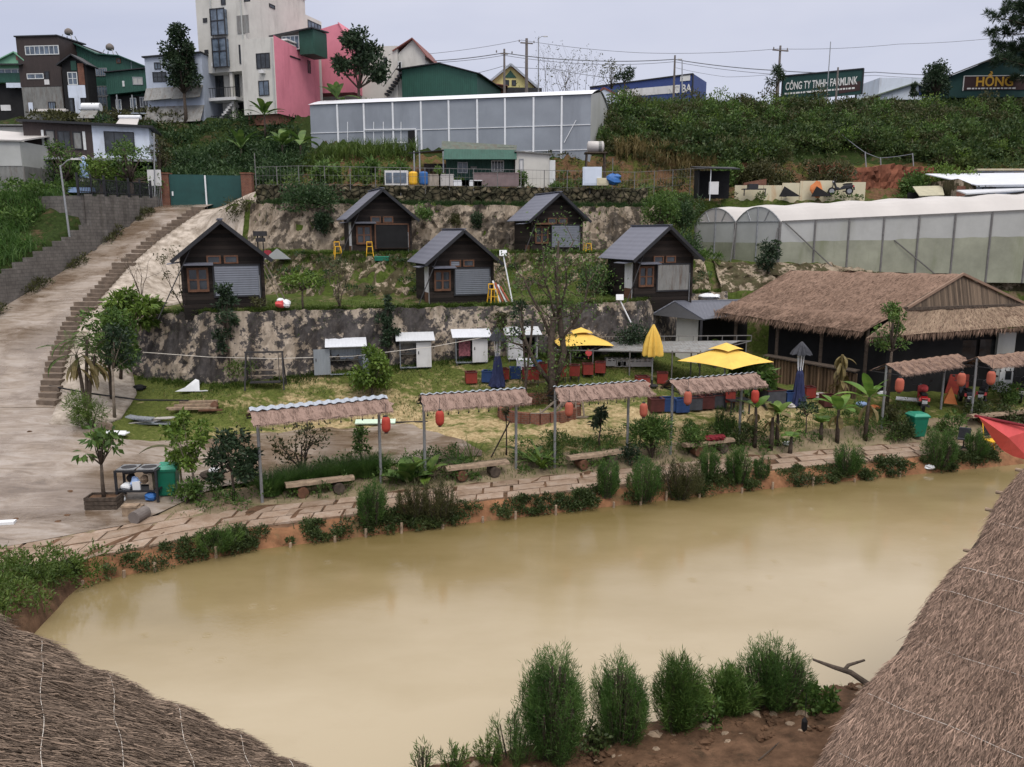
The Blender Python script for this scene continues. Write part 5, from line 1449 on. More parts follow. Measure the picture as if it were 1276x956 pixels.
xc=P(685,200)[0]
m=MB();m.prism([(x1+.02,-.3),(xc,-.3),(xc,P(680,192)[2]),(x1+.02,P(645,188)[2])],'y',.3,4);m.build('annexe',M['offwhite'],t)
MB().slab((x1-.05,.1,P(645,187.5)[2]),(xc+.15,.1,P(680,191)[2]),(xc+.15,4.2,P(680,190)[2]),(x1-.05,4.2,P(645,186)[2]),.08).build('annexe_roof',M['zincdark'],t)
bpart(t,'annexe_door','whiteframe',xc+.02,xc+.45,.4,.6,-.3,P(685,199)[2])
pwin(t,647,198,652.5,214,'F',.3,cols=1,fm='steel',gm='white')
def at_t(u,v,Y):p=at(u,v,Y);return (p.x,p.y,p.z)
m=MB();m.bx(-.8,.8,0,.5,0,1.0,0);m.bx(-.72,-.3,-.03,0,.15,.85,1);m.bx(-.2,.7,-.03,0,.15,.85,1)
tag(m.build('white_cabinet',[M['white'],M['glassblue']],None,at_t(494,231,57.2)),'white cabinet with glass doors lying behind the wire fence, far left of shack','cabinet')
for u,lab,mt in ((515,'yellow plastic drum behind the wire fence','yellowp'),(528,'blue plastic drum beside the yellow one behind the wire fence','blueplastic')):
 m=MB();m.lathe([(.28,0),(.31,.1),(.31,.75),(.25,.85),(.1,.88)],n=12);tag(m.build('drum',M[mt],None,at_t(u,230,57.4)),lab,'drum')
for u,wd,lab,mt in ((538,.62,'dull beige crate behind the wire fence, left of centre','plaster_pale'),(556,.5,'pale crate behind the fence under the awning','filmpale'),(575,.55,'white plastic basin box before the shack wall','paper'),(588,.7,'low white trough box before the shack wall','paper'),(618,1.6,'wide pinkish board box before the shack window','lanternold')):
 m=MB();h_=.75 if wd<1 and u<570 else (.35 if wd<1 else .85);m.bx(-wd,wd,0,.5,0,h_);m.bx(-wd-.03,wd+.03,-.03,.53,h_+.002,h_+.06)
 tag(m.build('storage_box',M[mt]if wd<1 else M_plain('pink_grey_board',(.20,.15,.15),.2,2,.8),None,at_t(u,232,57.6)),lab,'box','boxes along the wire fence')
p=at(742,190,61.5);g_=zg(p.x,p.y)
t=thing('water_tank','small round pale water tank on a tall dark timber frame','tank',(p.x,p.y,g_))
hh=p.z-g_-.0
for sx in (-1,1):
 for sy in (-1,1):MB().bar((sx*.75,sy*.5,-.2),(sx*.65,sy*.45,hh),.1).build('leg',M['bark'],t)
m=MB();m.bx(-.8,.8,-.6,.6,hh-.1,hh);m.build('platform',M['bark'],t)
m=MB();m.tube([(-.62,0,hh+.4),(-.55,0,hh+.4),(.55,0,hh+.4),(.62,0,hh+.4)],[.22,.4,.4,.22],16);m.build('tank_body',M['filmpale'],t,smooth=True)
m=MB();m.tube([(.2,0,hh+.4),(.42,0,hh+.4)],[.405,.405],16);m.build('print_band',M['zincdark'],t)
m=MB();m.bx(-.65,.65,0,.6,0,1.25);m.bx(-.55,.55,-.02,0,.1,1.15);tag(m.build('cabinet',M['whiteblue'],None,at_t(738,231,57.6)),'square bluish-white cabinet behind the wire fence below the tank','cabinet')
m=MB();m.blob((0,0,.35),(.55,.4,.4),4,.25);tag(m.build('sheet_bundle',M['blueplastic'],None,at_t(764,230,57.6)),'bundle under a blue plastic sheet behind the wire fence','bundle')
m=MB();m.bx(-.4,.4,0,.3,0,.5);m.bx(-.3,.3,-.02,0,.1,.4);tag(m.build('storage_box',M['beige'],None,at_t(751,231,57.5)),'small cream box between white cabinet and blue bundle','box')
p=at(893,245,60)
t=thing('black_shed','small open black shed with a white panel, right end of the wire fence','shed',(p.x,60,p.z-.1),0)
m=MB();m.bx(-1.4,1.2,1.2,1.3,0,2.0);m.bx(-1.4,-1.3,0,1.2,0,2.0);m.build('wall',M['black'],t)
MB().slab((-1.7,-.4,2.15),(1.5,-.4,2.05),(1.5,1.5,2.3),(-1.7,1.5,2.35),.08).build('roof',M['frame'],t)
bpart(t,'white_panel','white',-.6,.1,-.06,0,.25,1.15);bpart(t,'post','paper',-.55,-.5,-.14,-.08,-.2,2.0)
t=thing('wire_fence','thin wire-mesh fence on grey posts along the top of the stone wall','fence',(0,0,0))
xs_=np.arange(-17.2,16.6,1.62);rails=MB();pts=[]
for i,x in enumerate(xs_):
 y=float(W3(x))+1.85;z=max(float(W3Z(x))+1.3,12.55);pts.append((x,y,z))
 m=MB();m.tube([(x,y,z-.7),(x,y,z+1.25+(.9 if i in (0,15)else 0))],.03,6);m.build('post',M['pipe'],t)
for p,q in zip(pts[:-1],pts[1:]):
 for dz in (.08,.65,1.22):rails.bar((p[0],p[1],p[2]+dz),(q[0],q[1],q[2]+dz),.015 if dz<1 else .03)
 for k in range(1,6):
  f_=k/6;xm=p[0]+(q[0]-p[0])*f_;ym=p[1]+(q[1]-p[1])*f_;zm=p[2]+(q[2]-p[2])*f_
  rails.bar((xm,ym,zm+.08),(xm,ym,zm+1.2),.008)
rails.build('mesh',M['pipe'],t)
# --- grey film greenhouse
a=at(389,200,72);b=at(736,200,65.5)
t=thing('grey_greenhouse','long grey film greenhouse with white steel frame and a dark doorway','greenhouse',(a.x,72,a.z-1.5),math.atan2(65.5-72,b.x-a.x))
P=lambda u,v:on_plane(t,1,0,u,v)
w=P(736,150)[0];hl=P(392,131)[2];hr=P(734,118)[2]
m=MB();m.prism([(0,-1),(w,-1),(w,hr),(0,hl)],'y',0,.03);m.build('front_film',M['netgrey'],t)
m=MB();m.prism([(.04,-1),(9,-1),(9,hl),(4.5,hl+.9),(.04,hl)],'x',0,.03);m.build('end_film',M['filmside'],t);m=MB();m.prism([(.04,-1),(9,-1),(9,hr),(4.5,hr+.9),(.04,hr)],'x',w-.03,w);m.build('end_film',M['filmside'],t)
r=MB();nseg=9
for k in range(nseg):
 f0,f1=k/nseg,(k+1)/nseg
 y0,y1=9*f0-.15,9*f1-.15
 z0=.9*math.sin(math.pi*f0);z1=.9*math.sin(math.pi*f1)
 r.quad((-.1,y0,hl+z0+.03),(w+.1,y0,hr+z0+.03),(w+.1,y1,hr+z1+.03),(-.1,y1,hl+z1+.03))
r.build('roof_film',M_plain('white_film',(.62,.64,.68),.05,.5,.45,.4),t)
for i,u in enumerate((421,454,490,525,559.5,595,629.5,665,700)):
 x=P(u,150)[0];MB().bx(x-.07,x+.07,-.09,-.004,-1,hl+(hr-hl)*x/w-.02).build('post',M['paper'],t)
rl=MB()
for f_ in (.3,.62):
 rl.bar((0,-.03,hl*f_),(w,-.03,hr*f_),.05)
rl.bar((P(455,162)[0],-.12,P(455,162)[2]),(P(519,161)[0],-.12,P(519,161)[2]),.09)
for u in (433.5,466,478,500):rl.bar((P(u,152)[0],-.05,P(u,152)[2]),(P(u,195)[0],-.05,P(u,195)[2]),.05)
rl.bar((P(480,178)[0],-.13,P(480,178)[2]),(P(508,178)[0],-.13,P(508,178)[2]),.07)
rl.bar((P(718,150)[0],-.05,P(718,150)[2]),(P(703,178)[0],-.05,P(703,178)[2]),.05)
rl.build('rail',M['paper'],t)
dr=MB().bx(P(509,170)[0],P(518,170)[0],-.1,-.005,-.8,P(512,163)[2]).build('doorway',M['black'],t)
MB().bx(P(518,170)[0],P(519.8,170)[0],-.14,-.005,-.8,P(512,162)[2]).build('door_post',M['paper'],dr)
# --- pale greenhouse on the right
a=at(970,331,51.5);zb=a.z-.3
b=at(1276,322,48.3)
t=thing('pale_greenhouse','long pale plastic tunnel greenhouse with two arched bays, above the thatched house','greenhouse',(a.x,51.5,zb),math.atan2(48.3-51.5,b.x-a.x))
P=lambda u,v:on_plane(t,1,0,u,v)
w=P(1276,290)[0]+12;he=P(970,276)[2];her=P(1276,262)[2];hw=P(1276,262)[0]
eh=lambda x:he+(her-he)*x/hw
m=MB();n=40
zmid=P(970,303)[2];zmr=P(1276,296)[2];mh=lambda x:zmid+(zmr-zmid)*x/hw
up=MB();lo=MB()
rg_=np.random.default_rng(9);dyn=rg_.normal(0,.025,n+1)
for i in range(n):
 x0,x1=w*i/n,w*(i+1)/n
 up.quad((x0,dyn[i],mh(x0)),(x1,dyn[i+1],mh(x1)),(x1,0,eh(x1)),(x0,0,eh(x0)))
 lo.quad((x0,-.06,-.6),(x1,-.06,-.6),(x1,-.03+dyn[i+1],mh(x1)+.06+dyn[i+1]),(x0,-.03+dyn[i],mh(x0)+.06+dyn[i]))
up.build('side_film',M['filmside'],t);lo.build('skirt_film',M['filmlow'],t)
bw=3.6;rise=.95
def arch(f):return rise*(1-abs(2*f-1)**2.2)
for bay in range(2):
 r=MB();k=10;nx=64
 for i in range(nx):
  x0,x1=w*i/nx,w*(i+1)/nx
  s0=.06*math.sin(i*.98);s1=.06*math.sin((i+1)*.98)
  for j in range(k):
   f0,f1=j/k,(j+1)/k;y0,y1=bay*bw+bw*f0,bay*bw+bw*f1
   r.quad((x0,y0,eh(x0)+arch(f0)*(1+s0)),(x1,y0,eh(x1)+arch(f0)*(1+s1)),(x1,y1,eh(x1)+arch(f1)*(1+s1)),(x0,y1,eh(x0)+arch(f1)*(1+s0)))
 r.build('roof_film',M['filmpale'],t,smooth=True)
 g=MB();pts_=[(bay*bw+bw*j/12,he+arch(j/12)-.02)for j in range(13)]
 g.prism([(bay*bw,he-.02)]+pts_[1:-1]+[(bay*bw+bw,he-.02)],'x',.0,.03);g.build('gable_film',M['filmpale']if bay else M['filmside'],t)
 e_=MB();e_.bx(0,.03,bay*bw+.02,bay*bw+bw-.02,mh(0),he-.03);e_.build('end_film',M['filmside'],t)
 e_=MB();e_.bx(-.02,.01,bay*bw+.02,bay*bw+bw-.02,-.6,mh(0)-.005);e_.build('end_skirt',M['filmlow'],t)
 h_=MB();h_.tube([(-.04,p_[0],p_[1])for p_ in pts_],.035,5);h_.bar((-.04,bay*bw,he),(-.04,bay*bw+bw,he),.06);h_.bar((-.04,bay*bw+bw/2,-.5),(-.04,bay*bw+bw/2,he+rise),.06)
 h_.bar((-.04,bay*bw+bw*.35,he),(-.04,bay*bw+bw*.25,he+rise*.75),.04);h_.bar((-.04,bay*bw+bw*.65,he),(-.04,bay*bw+bw*.75,he+rise*.75),.04);h_.build('hoop',M['steel'],t)
for y in (0,bw,2*bw):MB().bx(-.1,.0,y-.05,y+.05,-.8,he).build('post',M['pipe'],t)
for i in range(1,15):
 x=i*1.98;MB().bx(x-.035,x+.035,-.12,-.07,-.6,eh(x)).build('post',M['pipe'],t)
m=MB()
for p_,q_ in (((.2,-.1,he-.1),(3.6,-.4,-.4)),((6.6,-.1,1.9),(9.0,-.4,-.3)),((-.1,bw-.1,he),(-1.6,bw-1.6,-1.3)),((-.1,.1,he-.4),(-1.2,-.8,-.9)),((15.0,-.1,2.9),(16.6,-.1,3.5)),((-.1,2*bw-.3,he-.4),(-.8,bw+1,-1.2))):m.bar(p_,q_,.05)
m.bar((0,-.1,eh(0)),(w,-.1,eh(w)),.07);m.build('brace',M['pipe'],t)
ez=Matrix.Rotation(-t.rotation_euler[2],3,'Z')@Vector((-3.7,5.6,0)).normalized()
SHM=Matrix(((1,ez.x,0,0),(0,ez.y,0,0),(0,0,1,0),(0,0,0,1)))
for ch in t.children:ch.data.transform(SHM)
# --- cream sheet wall, brick stub
t=thing('sheet_fence','fence of rust-stained cream metal sheets on the ledge above the pale greenhouse','fence',(0,0,0))
xs_=[(915,231,244),(951,231,243),(974,228,243),(996,225.5,244),(1018,225,244),(1036,228,244),(1051,227,244),(1078,225,244)]
for i in range(7):
 u0,v0,vb=xs_[i];u1=xs_[i+1][0]
 p=at(u0,vb,62);q=at(u1,vb,62);zt0=at(u0,v0,62).z
 m=MB();m.bx(p.x+.015,q.x-.015,62-.02*(i%2),62.05-.02*(i%2),p.z-.6,zt0);m.build('sheet',M['beige'],t)
p=at(927,232,63);m=MB();m.prism([(0,-1),(1.7,-1),(1.7,.55),(0,.25)],'y',0,.3);tag(m.build('brick_stub',M['brick'],None,p),'low stub of red brick wall rising behind the cream sheet fence','wall',None,'thing')
def blob_thing(name,lab,cat,u,v,Y,parts,mats):
 m=MB()
 for i,(c_,r_,mi)in enumerate(parts):m.blob(c_,r_,i+u,.2,mi)
 return tag(m.build(name,[M[x]for x in mats],None,at_t(u,v,Y)),lab,cat)
m=MB();m.bx(-.9,.8,0,.5,.45,.52);m.bx(-.85,-.78,0,.06,0,.45);m.bx(.7,.77,0,.06,0,.45);m.bx(-.5,.2,0,.5,.522,.85)
tag(m.build('work_table',M['frame'],None,at_t(941,244,61)),'dark work table in front of the cream sheet fence, near its left end','table')
for u,lab in ((984,'black tarpaulin heap against the middle cream sheet'),(1024,'black tarpaulin heap left of the black scooter on the ledge')):
 m=MB();m.add([(-.8,0,0),(.8,-.1,0),(-.4,.1,.75),(.3,.4,.4),(0,.8,0)],[(0,1,2),(1,3,2),(3,4,2),(4,0,2)]);tag(m.build('tarpaulin',M['black'],None,at_t(u,245,61.2)),lab,'tarpaulin','black tarpaulins on the ledge')
m=MB();m.blob((0,0,.5),(.42,.1,.6),3,.35);tag(m.build('orange_cloth',M['orangepl'],None,at_t(1017,245,61.5)),'orange cloth hanging on the cream sheet fence','cloth')
# --- blue roofed shed, brown lean-to and white building, right edge
a=at(1190,262,58)
t=thing('white_roofed_shed','shed with broad white sheet roof and patchy brick side, right edge above the greenhouse','shed',(a.x,58,a.z-.4),R(-4))
P=lambda u,v,y=0:on_plane(t,1,y,u,v)
xe=P(1216,240)[0];ze=P(1216,231)[2];zr_=P(1181,219,3)[2]
m=MB();m.prism([(0,0),(xe,0),(xe,ze-.05),(0,zr_-.4)],'y',0,5);m.build('wall',M['plaster_mid'],t)
bpart(t,'brick_part','brick',-.02,.55,-.03,-.004,0,P(1190,232)[2]);bpart(t,'front_wall','paleblue',xe+.01,xe+9,.0,5,0,ze-.1)
window(t,xe+.4,xe+1.3,.8,2.0,cols=2,gm='glassblue');window(t,xe+3.2,xe+4.2,1.0,2.2,cols=2)
MB().slab((xe-.25,-.5,ze),(xe+9.5,-.5,ze+.05),(xe+9.5,4.5,zr_+.3),(-.4,4.5,zr_+.25),.06).build('roof',M['whitesheet'],t)
a=at(1146,256,58.5)
t=thing('lean_to_shed','open dark lean-to with a mossy cream sheet roof left of the white roofed shed','shed',(a.x,58.5,a.z-.5),R(-4))
m=MB();m.bx(0,2.3,2.2,2.3,-.3,1.5);m.build('back_wall',M['black'],t)
MB().slab((-.2,-.3,1.15),(1.5,-.3,1.2),(2.5,2.5,2.0),(.4,2.5,1.95),.05).build('roof',M_corr('mossy_cream_sheet',(.42,.40,.29),.2,'x',.7,0,.2),t)
for x in (.05,1.1):MB().bx(x,x+.07,-.2,-.13,-.3,1.13).build('post',M['greywood'],t)
a=at(1214,222,66)
t=thing('white_annexe','small white flat-roofed building behind the white roofed shed, at right edge','building',(a.x,66,a.z-1.5),R(-3))
P=lambda u,v,y=0:on_plane(t,1,y,u,v)
hz=P(1240,213)[2]
bpart(t,'wall','whiteblue',.2,11,0,4,0,hz);bpart(t,'roof','beige',0,11.3,-.3,4.2,hz+.01,hz+.15)
pwin(t,1219,215,1238,221,cols=3,gm='glassblue');ppanel(t,'sign_band','beige',1264,215,1300,221);ppanel(t,'dark_opening','black',1263,221.3,1300,228)
p=at(1232,247,52.0);m=MB();m.slab((-2,-1,.25),(6,-1,.75),(6,2,.8),(-1,2,.6),.08)
tag(m.build('cover_sheet',M['whitesheet'],None,p),'loose white cover sheet spread over the right end of the pale greenhouse','sheet')
# --- big thatched house
pr0=at(1197,342,41.2);pr1=at(985,337,46.2)
e0=at(1076,414,38.4);e1=at(893,389,42.6)
t=thing('thatched_house','big thatched restaurant house with reed gable and bamboo stake bar','house',(e0.x,e0.y,zg(e0.x,e0.y)-.05),0)
O=Vector(t.location)
L=lambda p:Vector(p)-O
A,Bk,C,D=L(pr0),L(pr1),L(e1),L(e0)
def thatch_plane(a,b,c,d,nu,nv,nb,seed,mats,name,fringe=True,sag=.06,lb=.25):
 """a,b upper edge; d,c lower edge (a above d, b above c)"""
 rng=np.random.default_rng(seed);a,b,c,d=[np.array(q,float)for q in (a,b,c,d)]
 nrm=np.cross(b-a,d-a);nrm/=np.linalg.norm(nrm);nrm=nrm if nrm[2]>0 else -nrm
 m=MB();G=[]
 for i in range(nv+1):
  w_=i/nv
  for j in range(nu+1):
   s_=j/nu;p=(a*(1-s_)+b*s_)*(1-w_)+(d*(1-s_)+c*s_)*w_
   p=p+nrm*(rng.normal(0,.02)-sag*math.sin(math.pi*w_)+.03*math.sin(s_*nu*.9))
   G.append(tuple(p))
 m.v=G;m.n=len(G)
 flip=np.cross(b-a,d-a)[2]>0
 for i in range(nv):
  for j in range(nu):
   q=(i*(nu+1)+j,i*(nu+1)+j+1,(i+1)*(nu+1)+j+1,(i+1)*(nu+1)+j)
   m.f.append(q if flip else q[::-1]);m.m.append(0)
 s_=rng.random(nb)[:,None];w_=rng.random(nb)[:,None]**.8*.97
 P_=(a*(1-s_)+b*s_)*(1-w_)+(d*(1-s_)+c*s_)*w_+nrm*(.03-sag*np.sin(math.pi*w_)+rng.random((nb,1))*.04)
 down=(d*(1-s_)+c*s_)-(a*(1-s_)+b*s_);down/=np.linalg.norm(down,axis=1,keepdims=True)
 m.quads(leafq(rng,P_,lb,.016,down,.07,.03),1)
 if fringe:
  nf=int(np.linalg.norm(c-d)*130);s_=rng.random(nf)[:,None]
  P_=d*(1-s_)+c*s_+nrm*rng.normal(.0,.05,(nf,1))+down[:1]*rng.uniform(-.3,.05,(nf,1))
  Dn=down[:1]*.55+np.array([0,0,-.8])
  m.quads(leafq(rng,P_,.36,.022,np.tile(Dn,(nf,1)),.10,.05),1)
 return m.build(name,[M[mats[0]],M[mats[1]]],t)
thatch_plane(A,Bk,C,D,40,14,9000,1,('thatch','strawfringe'),'thatch_roof')
off=(D-A).normalized()
thatch_plane(A.lerp(D,.80)+Vector((0,0,.14)),Bk.lerp(C,.80)+Vector((0,0,.14)),C+Vector((0,0,.05))+off*.1,D+Vector((0,0,.05))+off*.1,40,4,3000,2,('thatch','strawfringe'),'eave_layer')
rdir=(Bk-A);rdir.z=0;rdir.normalize();pdir=Vector((-rdir.y,rdir.x,0))*-1
pdir=Vector((.985,.17,0))
wr=5.2;E2n=A+pdir*wr+Vector((0,0,-2.1));E2f=Bk+pdir*wr+Vector((0,0,-2.1))
thatch_plane(Bk,A,E2n,E2f,24,10,1500,3,('thatch','strawfringe'),'thatch_roof')
thatch_plane(Bk,Bk+pdir*.05,E2f,C,10,8,800,4,('thatch','strawfringe'),'thatch_roof')
gz_=A.z-1.55
gl=A.lerp(D,1.55/(A.z-D.z));grr=A+pdir*(wr*1.55/2.1)+Vector((0,0,-1.55))
m=MB();m.add([gl-rdir*.0,grr,A+Vector((0,0,-.08)),gl+rdir*.12,grr+rdir*.12,A+rdir*.12+Vector((0,0,-.08))],[(0,1,2),(5,4,3),(0,3,4,1),(1,4,5,2),(2,5,3,0)])
m.build('reed_gable',M['reed'],t)
m=MB();m.bar(A+Vector((0,0,.03))-rdir*.12,gl-rdir*.14,.1,.12);m.bar(A+Vector((0,0,.03))-rdir*.12,grr-rdir*.12,.1,.12);m.build('verge',M['strawfringe'],t)
s0=gl+Vector((0,0,-.05));s1=grr+Vector((0,0,-.05));k0=D+Vector((.1,-.1,-.12));
od=-rdir*1.55
k0=L(at(1080,421,38.0));k1=s1+Vector((.2,-1.9,-.75))+pdir*1.2
thatch_plane(s0,s1,k1,k0,30,6,3000,5,('thatchlow','strawfringe'),'skirt_roof',True,.03,.25)
m=MB();m.bar(s0-rdir*.05,s1-rdir*.05,.2,.14);m.build('skirt_ridge',M['bark'],t)
gzc=0.0
ctr=(D+E2n)/2
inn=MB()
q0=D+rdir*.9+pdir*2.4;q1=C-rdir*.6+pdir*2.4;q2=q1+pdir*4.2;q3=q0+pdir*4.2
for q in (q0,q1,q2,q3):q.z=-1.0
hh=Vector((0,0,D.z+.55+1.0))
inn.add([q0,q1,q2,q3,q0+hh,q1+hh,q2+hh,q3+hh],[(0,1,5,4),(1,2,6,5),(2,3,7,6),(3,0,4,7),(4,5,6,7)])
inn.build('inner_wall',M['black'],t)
def post(p):
 p=Vector(p);MB().tube([(p.x,p.y,-1.2),(p.x,p.y,D.z-.1+.35)],.09,8).build('post',M['bark'],t)
for f in (.06,.35,.65,.95):post(D.lerp(C,f)+pdir*.75)
def facep(u,v,Y):return L(at(u,v,Y))
for (u0,u1,v0,v1,Y)in ((1165,1191,424,450,40.6),(1241,1266,422,450,40.6)):
 p,q=facep(u0,v1,Y),facep(u1,v0,Y);MB().bx(p.x,q.x,p.y,p.y+.2,-.6,q.z+.3).build('wall_panel',M['filmside'],t)
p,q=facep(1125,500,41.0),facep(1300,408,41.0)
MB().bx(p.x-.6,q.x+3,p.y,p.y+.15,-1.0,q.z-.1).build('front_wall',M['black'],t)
for (u0,u1,v0,v1)in ((1192,1217,424,447),(1219,1240,423,447)):
 p,q=facep(u0,v1,40.9),facep(u1,v0,40.9);MB().bx(p.x,q.x,p.y-.02,p.y+.04,p.z,q.z).build('window',M['glass'],t)
p,q=facep(1180,500,40.3),facep(1184,462,40.3)
MB().bx(p.x-.1,p.x+.35,p.y,p.y+.06,p.z,q.z).build('white_door',M['whiteframe'],t)
p,q=facep(1243,492,40.0),facep(1264,455,40.0);dn=MB().bx(p.x,q.x,p.y,p.y+.07,p.z,q.z).build('white_door',M['whiteframe'],t)
MB().bx(p.x+.28,p.x+.58,p.y-.02,p.y-.002,q.z-.75,q.z-.3).build('pane',M['glass'],dn)
ga=gr(955,474);gb=gr(1068,498);ga=gr(955,474)
a_=L(at(955,446,ga.y));b_=L(at(1068,466,gb.y));zb0=ga.z-O.z;zb1=gb.z-O.z
t2=thing('bamboo_bar','bar front of upright bamboo stakes in the dark under the thatched house','bar',O+Vector((a_.x,a_.y,zb0)),math.atan2(b_.y-a_.y,b_.x-a_.x))
Lb=math.hypot(b_.x-a_.x,b_.y-a_.y)
m=MB();m.prism([(0,-.1),(Lb,zb1-zb0-.1),(Lb,b_.z-zb0),(0,a_.z-zb0)],'y',0,.08);rgg=random.Random(1)
for i in range(int(Lb/.17)):
 x=i*.17+.05;zz=zb0+(zb1-zb0)*x/Lb-zb0;zt2=a_.z-zb0+(b_.z-a_.z)*x/Lb+rgg.uniform(-.03,.12)
 m.tube([(x,-.04,zz-.1),(x,-.04,zt2)],.05,6)
m.build('stakes',M['bamboo'],t2)
m=MB();m.slab((-.1,-.25,a_.z-zb0+.16),(Lb,-.25,b_.z-zb0+.16),(Lb,.4,b_.z-zb0+.16),(-.1,.4,a_.z-zb0+.16),.06);m.build('counter',M['bark'],t2)
def barstool(lab,u,v):
 p=gr(u,v);s=thing('stool',lab,'stool',p,random.Random(u).uniform(0,1),'dark stools at the bamboo bar')
 m=MB();m.lathe([(.17,.72),(.18,.74),(.17,.77)],n=12);m.build('seat',M['bark'],s)
 for k in range(4):
  a=k*math.pi/2+.78;l=MB();l.bar((.13*math.cos(a),.13*math.sin(a),.72),(.2*math.cos(a),.2*math.sin(a),0),.035);l.build('leg',M['darksteel'],s)
 m=MB();m.lathe([(.165,.28),(.185,.28),(.185,.31),(.165,.31)],n=12);m.build('ring',M['darksteel'],s)
barstool('dark stool at the bamboo bar, just left of the closed navy umbrella',983,478);barstool('tall dark stool at the bar, right of the closed navy umbrella',1020,481);barstool('dark stool at the bar beside the brown dry plant',1037,484)
# --- grey roofed kitchen
gl_=at(812,391,43.2);ap_=at(840,375,43.4);gr_=at(877,398,42.2);rf_=at(925,373,46.4);ef_=at(935,391,45.8)
g_=zg(gr_.x,gr_.y)
t=thing('kitchen_shed','open kitchen shed with slate-grey sheet roof and black gable, left of the thatched house','shed',(gr_.x,gr_.y,g_))
K=lambda p:Vector(p)-Vector((gr_.x,gr_.y,g_))
dn_=Vector((0,0,-.06));bk_=(K(rf_)-K(ap_)).normalized()*.1
m=MB();q=[K(gl_)+dn_,K(gr_)+dn_,K(ap_)+dn_];q2=[p_+bk_ for p_ in q];m.add(q+q2,[(0,1,2),(5,4,3),(0,3,4,1),(1,4,5,2),(2,5,3,0)]);m.build('gable',M['frame'],t)
bf_=K(gl_)+(K(rf_)-K(ap_))
m=MB();m.slab(K(ap_),K(gr_),K(ef_),K(rf_),.06);m.slab(K(rf_)+Vector((0,0,.01)),bf_,K(gl_),K(ap_)+Vector((0,0,.01)),.06);m.build('roof',M['roofblue'],t)
for p_ in (K(gl_)+Vector((.12,.1,0)),K(gr_)+Vector((-.1,.1,0))):MB().bx(p_.x-.06,p_.x+.06,p_.y-.06,p_.y+.06,-.4,p_.z-.08).build('post',M['frame'],t)
p_,q_=K(at(842,430,43.4)),K(at(869,430,43.0))
m=MB();m.slab((p_.x,p_.y,-.4),(q_.x,q_.y,-.4),(q_.x,q_.y,K(gr_).z),(p_.x,p_.y,K(gr_).z),.12);m.build('wall',M['offwhite'],t)
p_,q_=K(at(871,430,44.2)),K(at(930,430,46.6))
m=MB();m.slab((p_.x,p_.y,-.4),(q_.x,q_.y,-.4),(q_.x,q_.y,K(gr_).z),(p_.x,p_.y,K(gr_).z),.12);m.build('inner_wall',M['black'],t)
p=at(882,372,46.0);m=MB();m.blob((0,0,.12),(.45,.3,.18),3,.3);m.blob((.5,.1,.1),(.3,.3,.14),5,.3);tag(m.build('cloth_heap',M['paper'],None,p),'crumpled white cloth on the ledge behind the grey kitchen roof','cloth')
# ------------------------------------------------------------------ things on the lawn
def crate(label,u,v,w=.52,mat='cratered',legs=.3,rz=None,h=.5,name='box_table',group='painted box tables on the lawn'):
 """v is the foot of the thing"""
 p=gr(u,v);t=thing(name,label,'box',p,rz if rz is not None else random.Random(u).uniform(-.25,.25),group)
 m=MB();z0=legs;z1=legs+h;a=w/2
 m.bx(-a,a,-a,-a+.03,z0,z1);m.bx(-a,a,a-.03,a,z0,z1);m.bx(-a,-a+.03,-a+.031,a-.031,z0,z1);m.bx(a-.03,a,-a+.031,a-.031,z0,z1);m.bx(-a+.031,a-.031,-a+.031,a-.031,z0,z0+.03)
 m.build('body',M[mat],t)
 r=MB();r.bx(-a-.02,a+.02,-a-.02,-a+.05,z1,z1+.03);r.bx(-a-.02,a+.02,a-.05,a+.02,z1,z1+.03);r.bx(-a-.02,-a+.05,-a+.051,a-.051,z1,z1+.03);r.bx(a-.05,a+.02,-a+.051,a-.051,z1,z1+.03)
 r.build('rim',M['cratedark']if mat!='crateblue' else M['crateblue'],t)
 if legs>.02:
  for sx in (-1,1):
   for sy in (-1,1):MB().bx(sx*(a-.03)-.02,sx*(a-.03)+.02,sy*(a-.03)-.02,sy*(a-.03)+.02,0,legs).build('leg',M['darksteel'],t)
 return t
crate('red box on the grass right of the third kiosk, leftmost of the row',587,478,legs=.02)
crate('blue box left of the closed navy umbrella',608,477,.5,'crateblue',.02)
crate('red box right behind the closed navy umbrella',627,474,.48,legs=.02)
crate('blue box between closed navy umbrella and bare tree',642,473,.5,'crateblue',.02)
crate('wide red box on legs touching the left fork of the bare tree',661,480,.66)
crate('small red box just behind the bare tree trunk',676,474,.4)
crate('red box on thin legs, first right of the bare tree',698,478,.46)
crate('red box on thin legs behind the rack post, second right of the bare tree',716,476,.46)
crate('tall red box with a round red disc on it, right of the bare tree',732,470,.48,'cratered',.12)
crate('red box, last to the right in the row behind the bare tree',748,468,.48,'cratered',.12)
p=gr(733,466);m=MB();m.tube([(0,-.02,1.0),(0,.02,1.0)],[.16,.16],14);m.bar((0,.04,.7),(0,.04,1.0),.03)
tag(m.build('disc_sign',M['redcloth'],None,p),'round bright red disc sign standing behind a red box','sign')
crate('maroon box at the foot of the closed yellow umbrella',800,484,.6,'cratered',.02)
crate('red box left of the thatched shelter roof, under the open yellow umbrella',825,478,.5,'cratered',.02)
for u,v,mt,lab in ((817,512,'cratedark','maroon planter box, left end of the low row behind a shelter'),(832,513,'crateblue','blue planter box second in the low row behind a shelter'),(848,514,'crateblue','blue planter box behind the faded lantern, middle of the low row'),(864,511,'navygrey','black planter box in the low row, right of two blue ones'),(879,509,'cratedark','maroon planter box near the right end of the low row'),(893,507,'navygrey','black planter box at the right end of the low row')):
 crate(lab,u,v,.62,mt,.02,.12,.55,'planter_box','low row of dark planter boxes')
crate('small bright red box on a dark table behind banana leaves',909,512,.42,'cratered',.42)
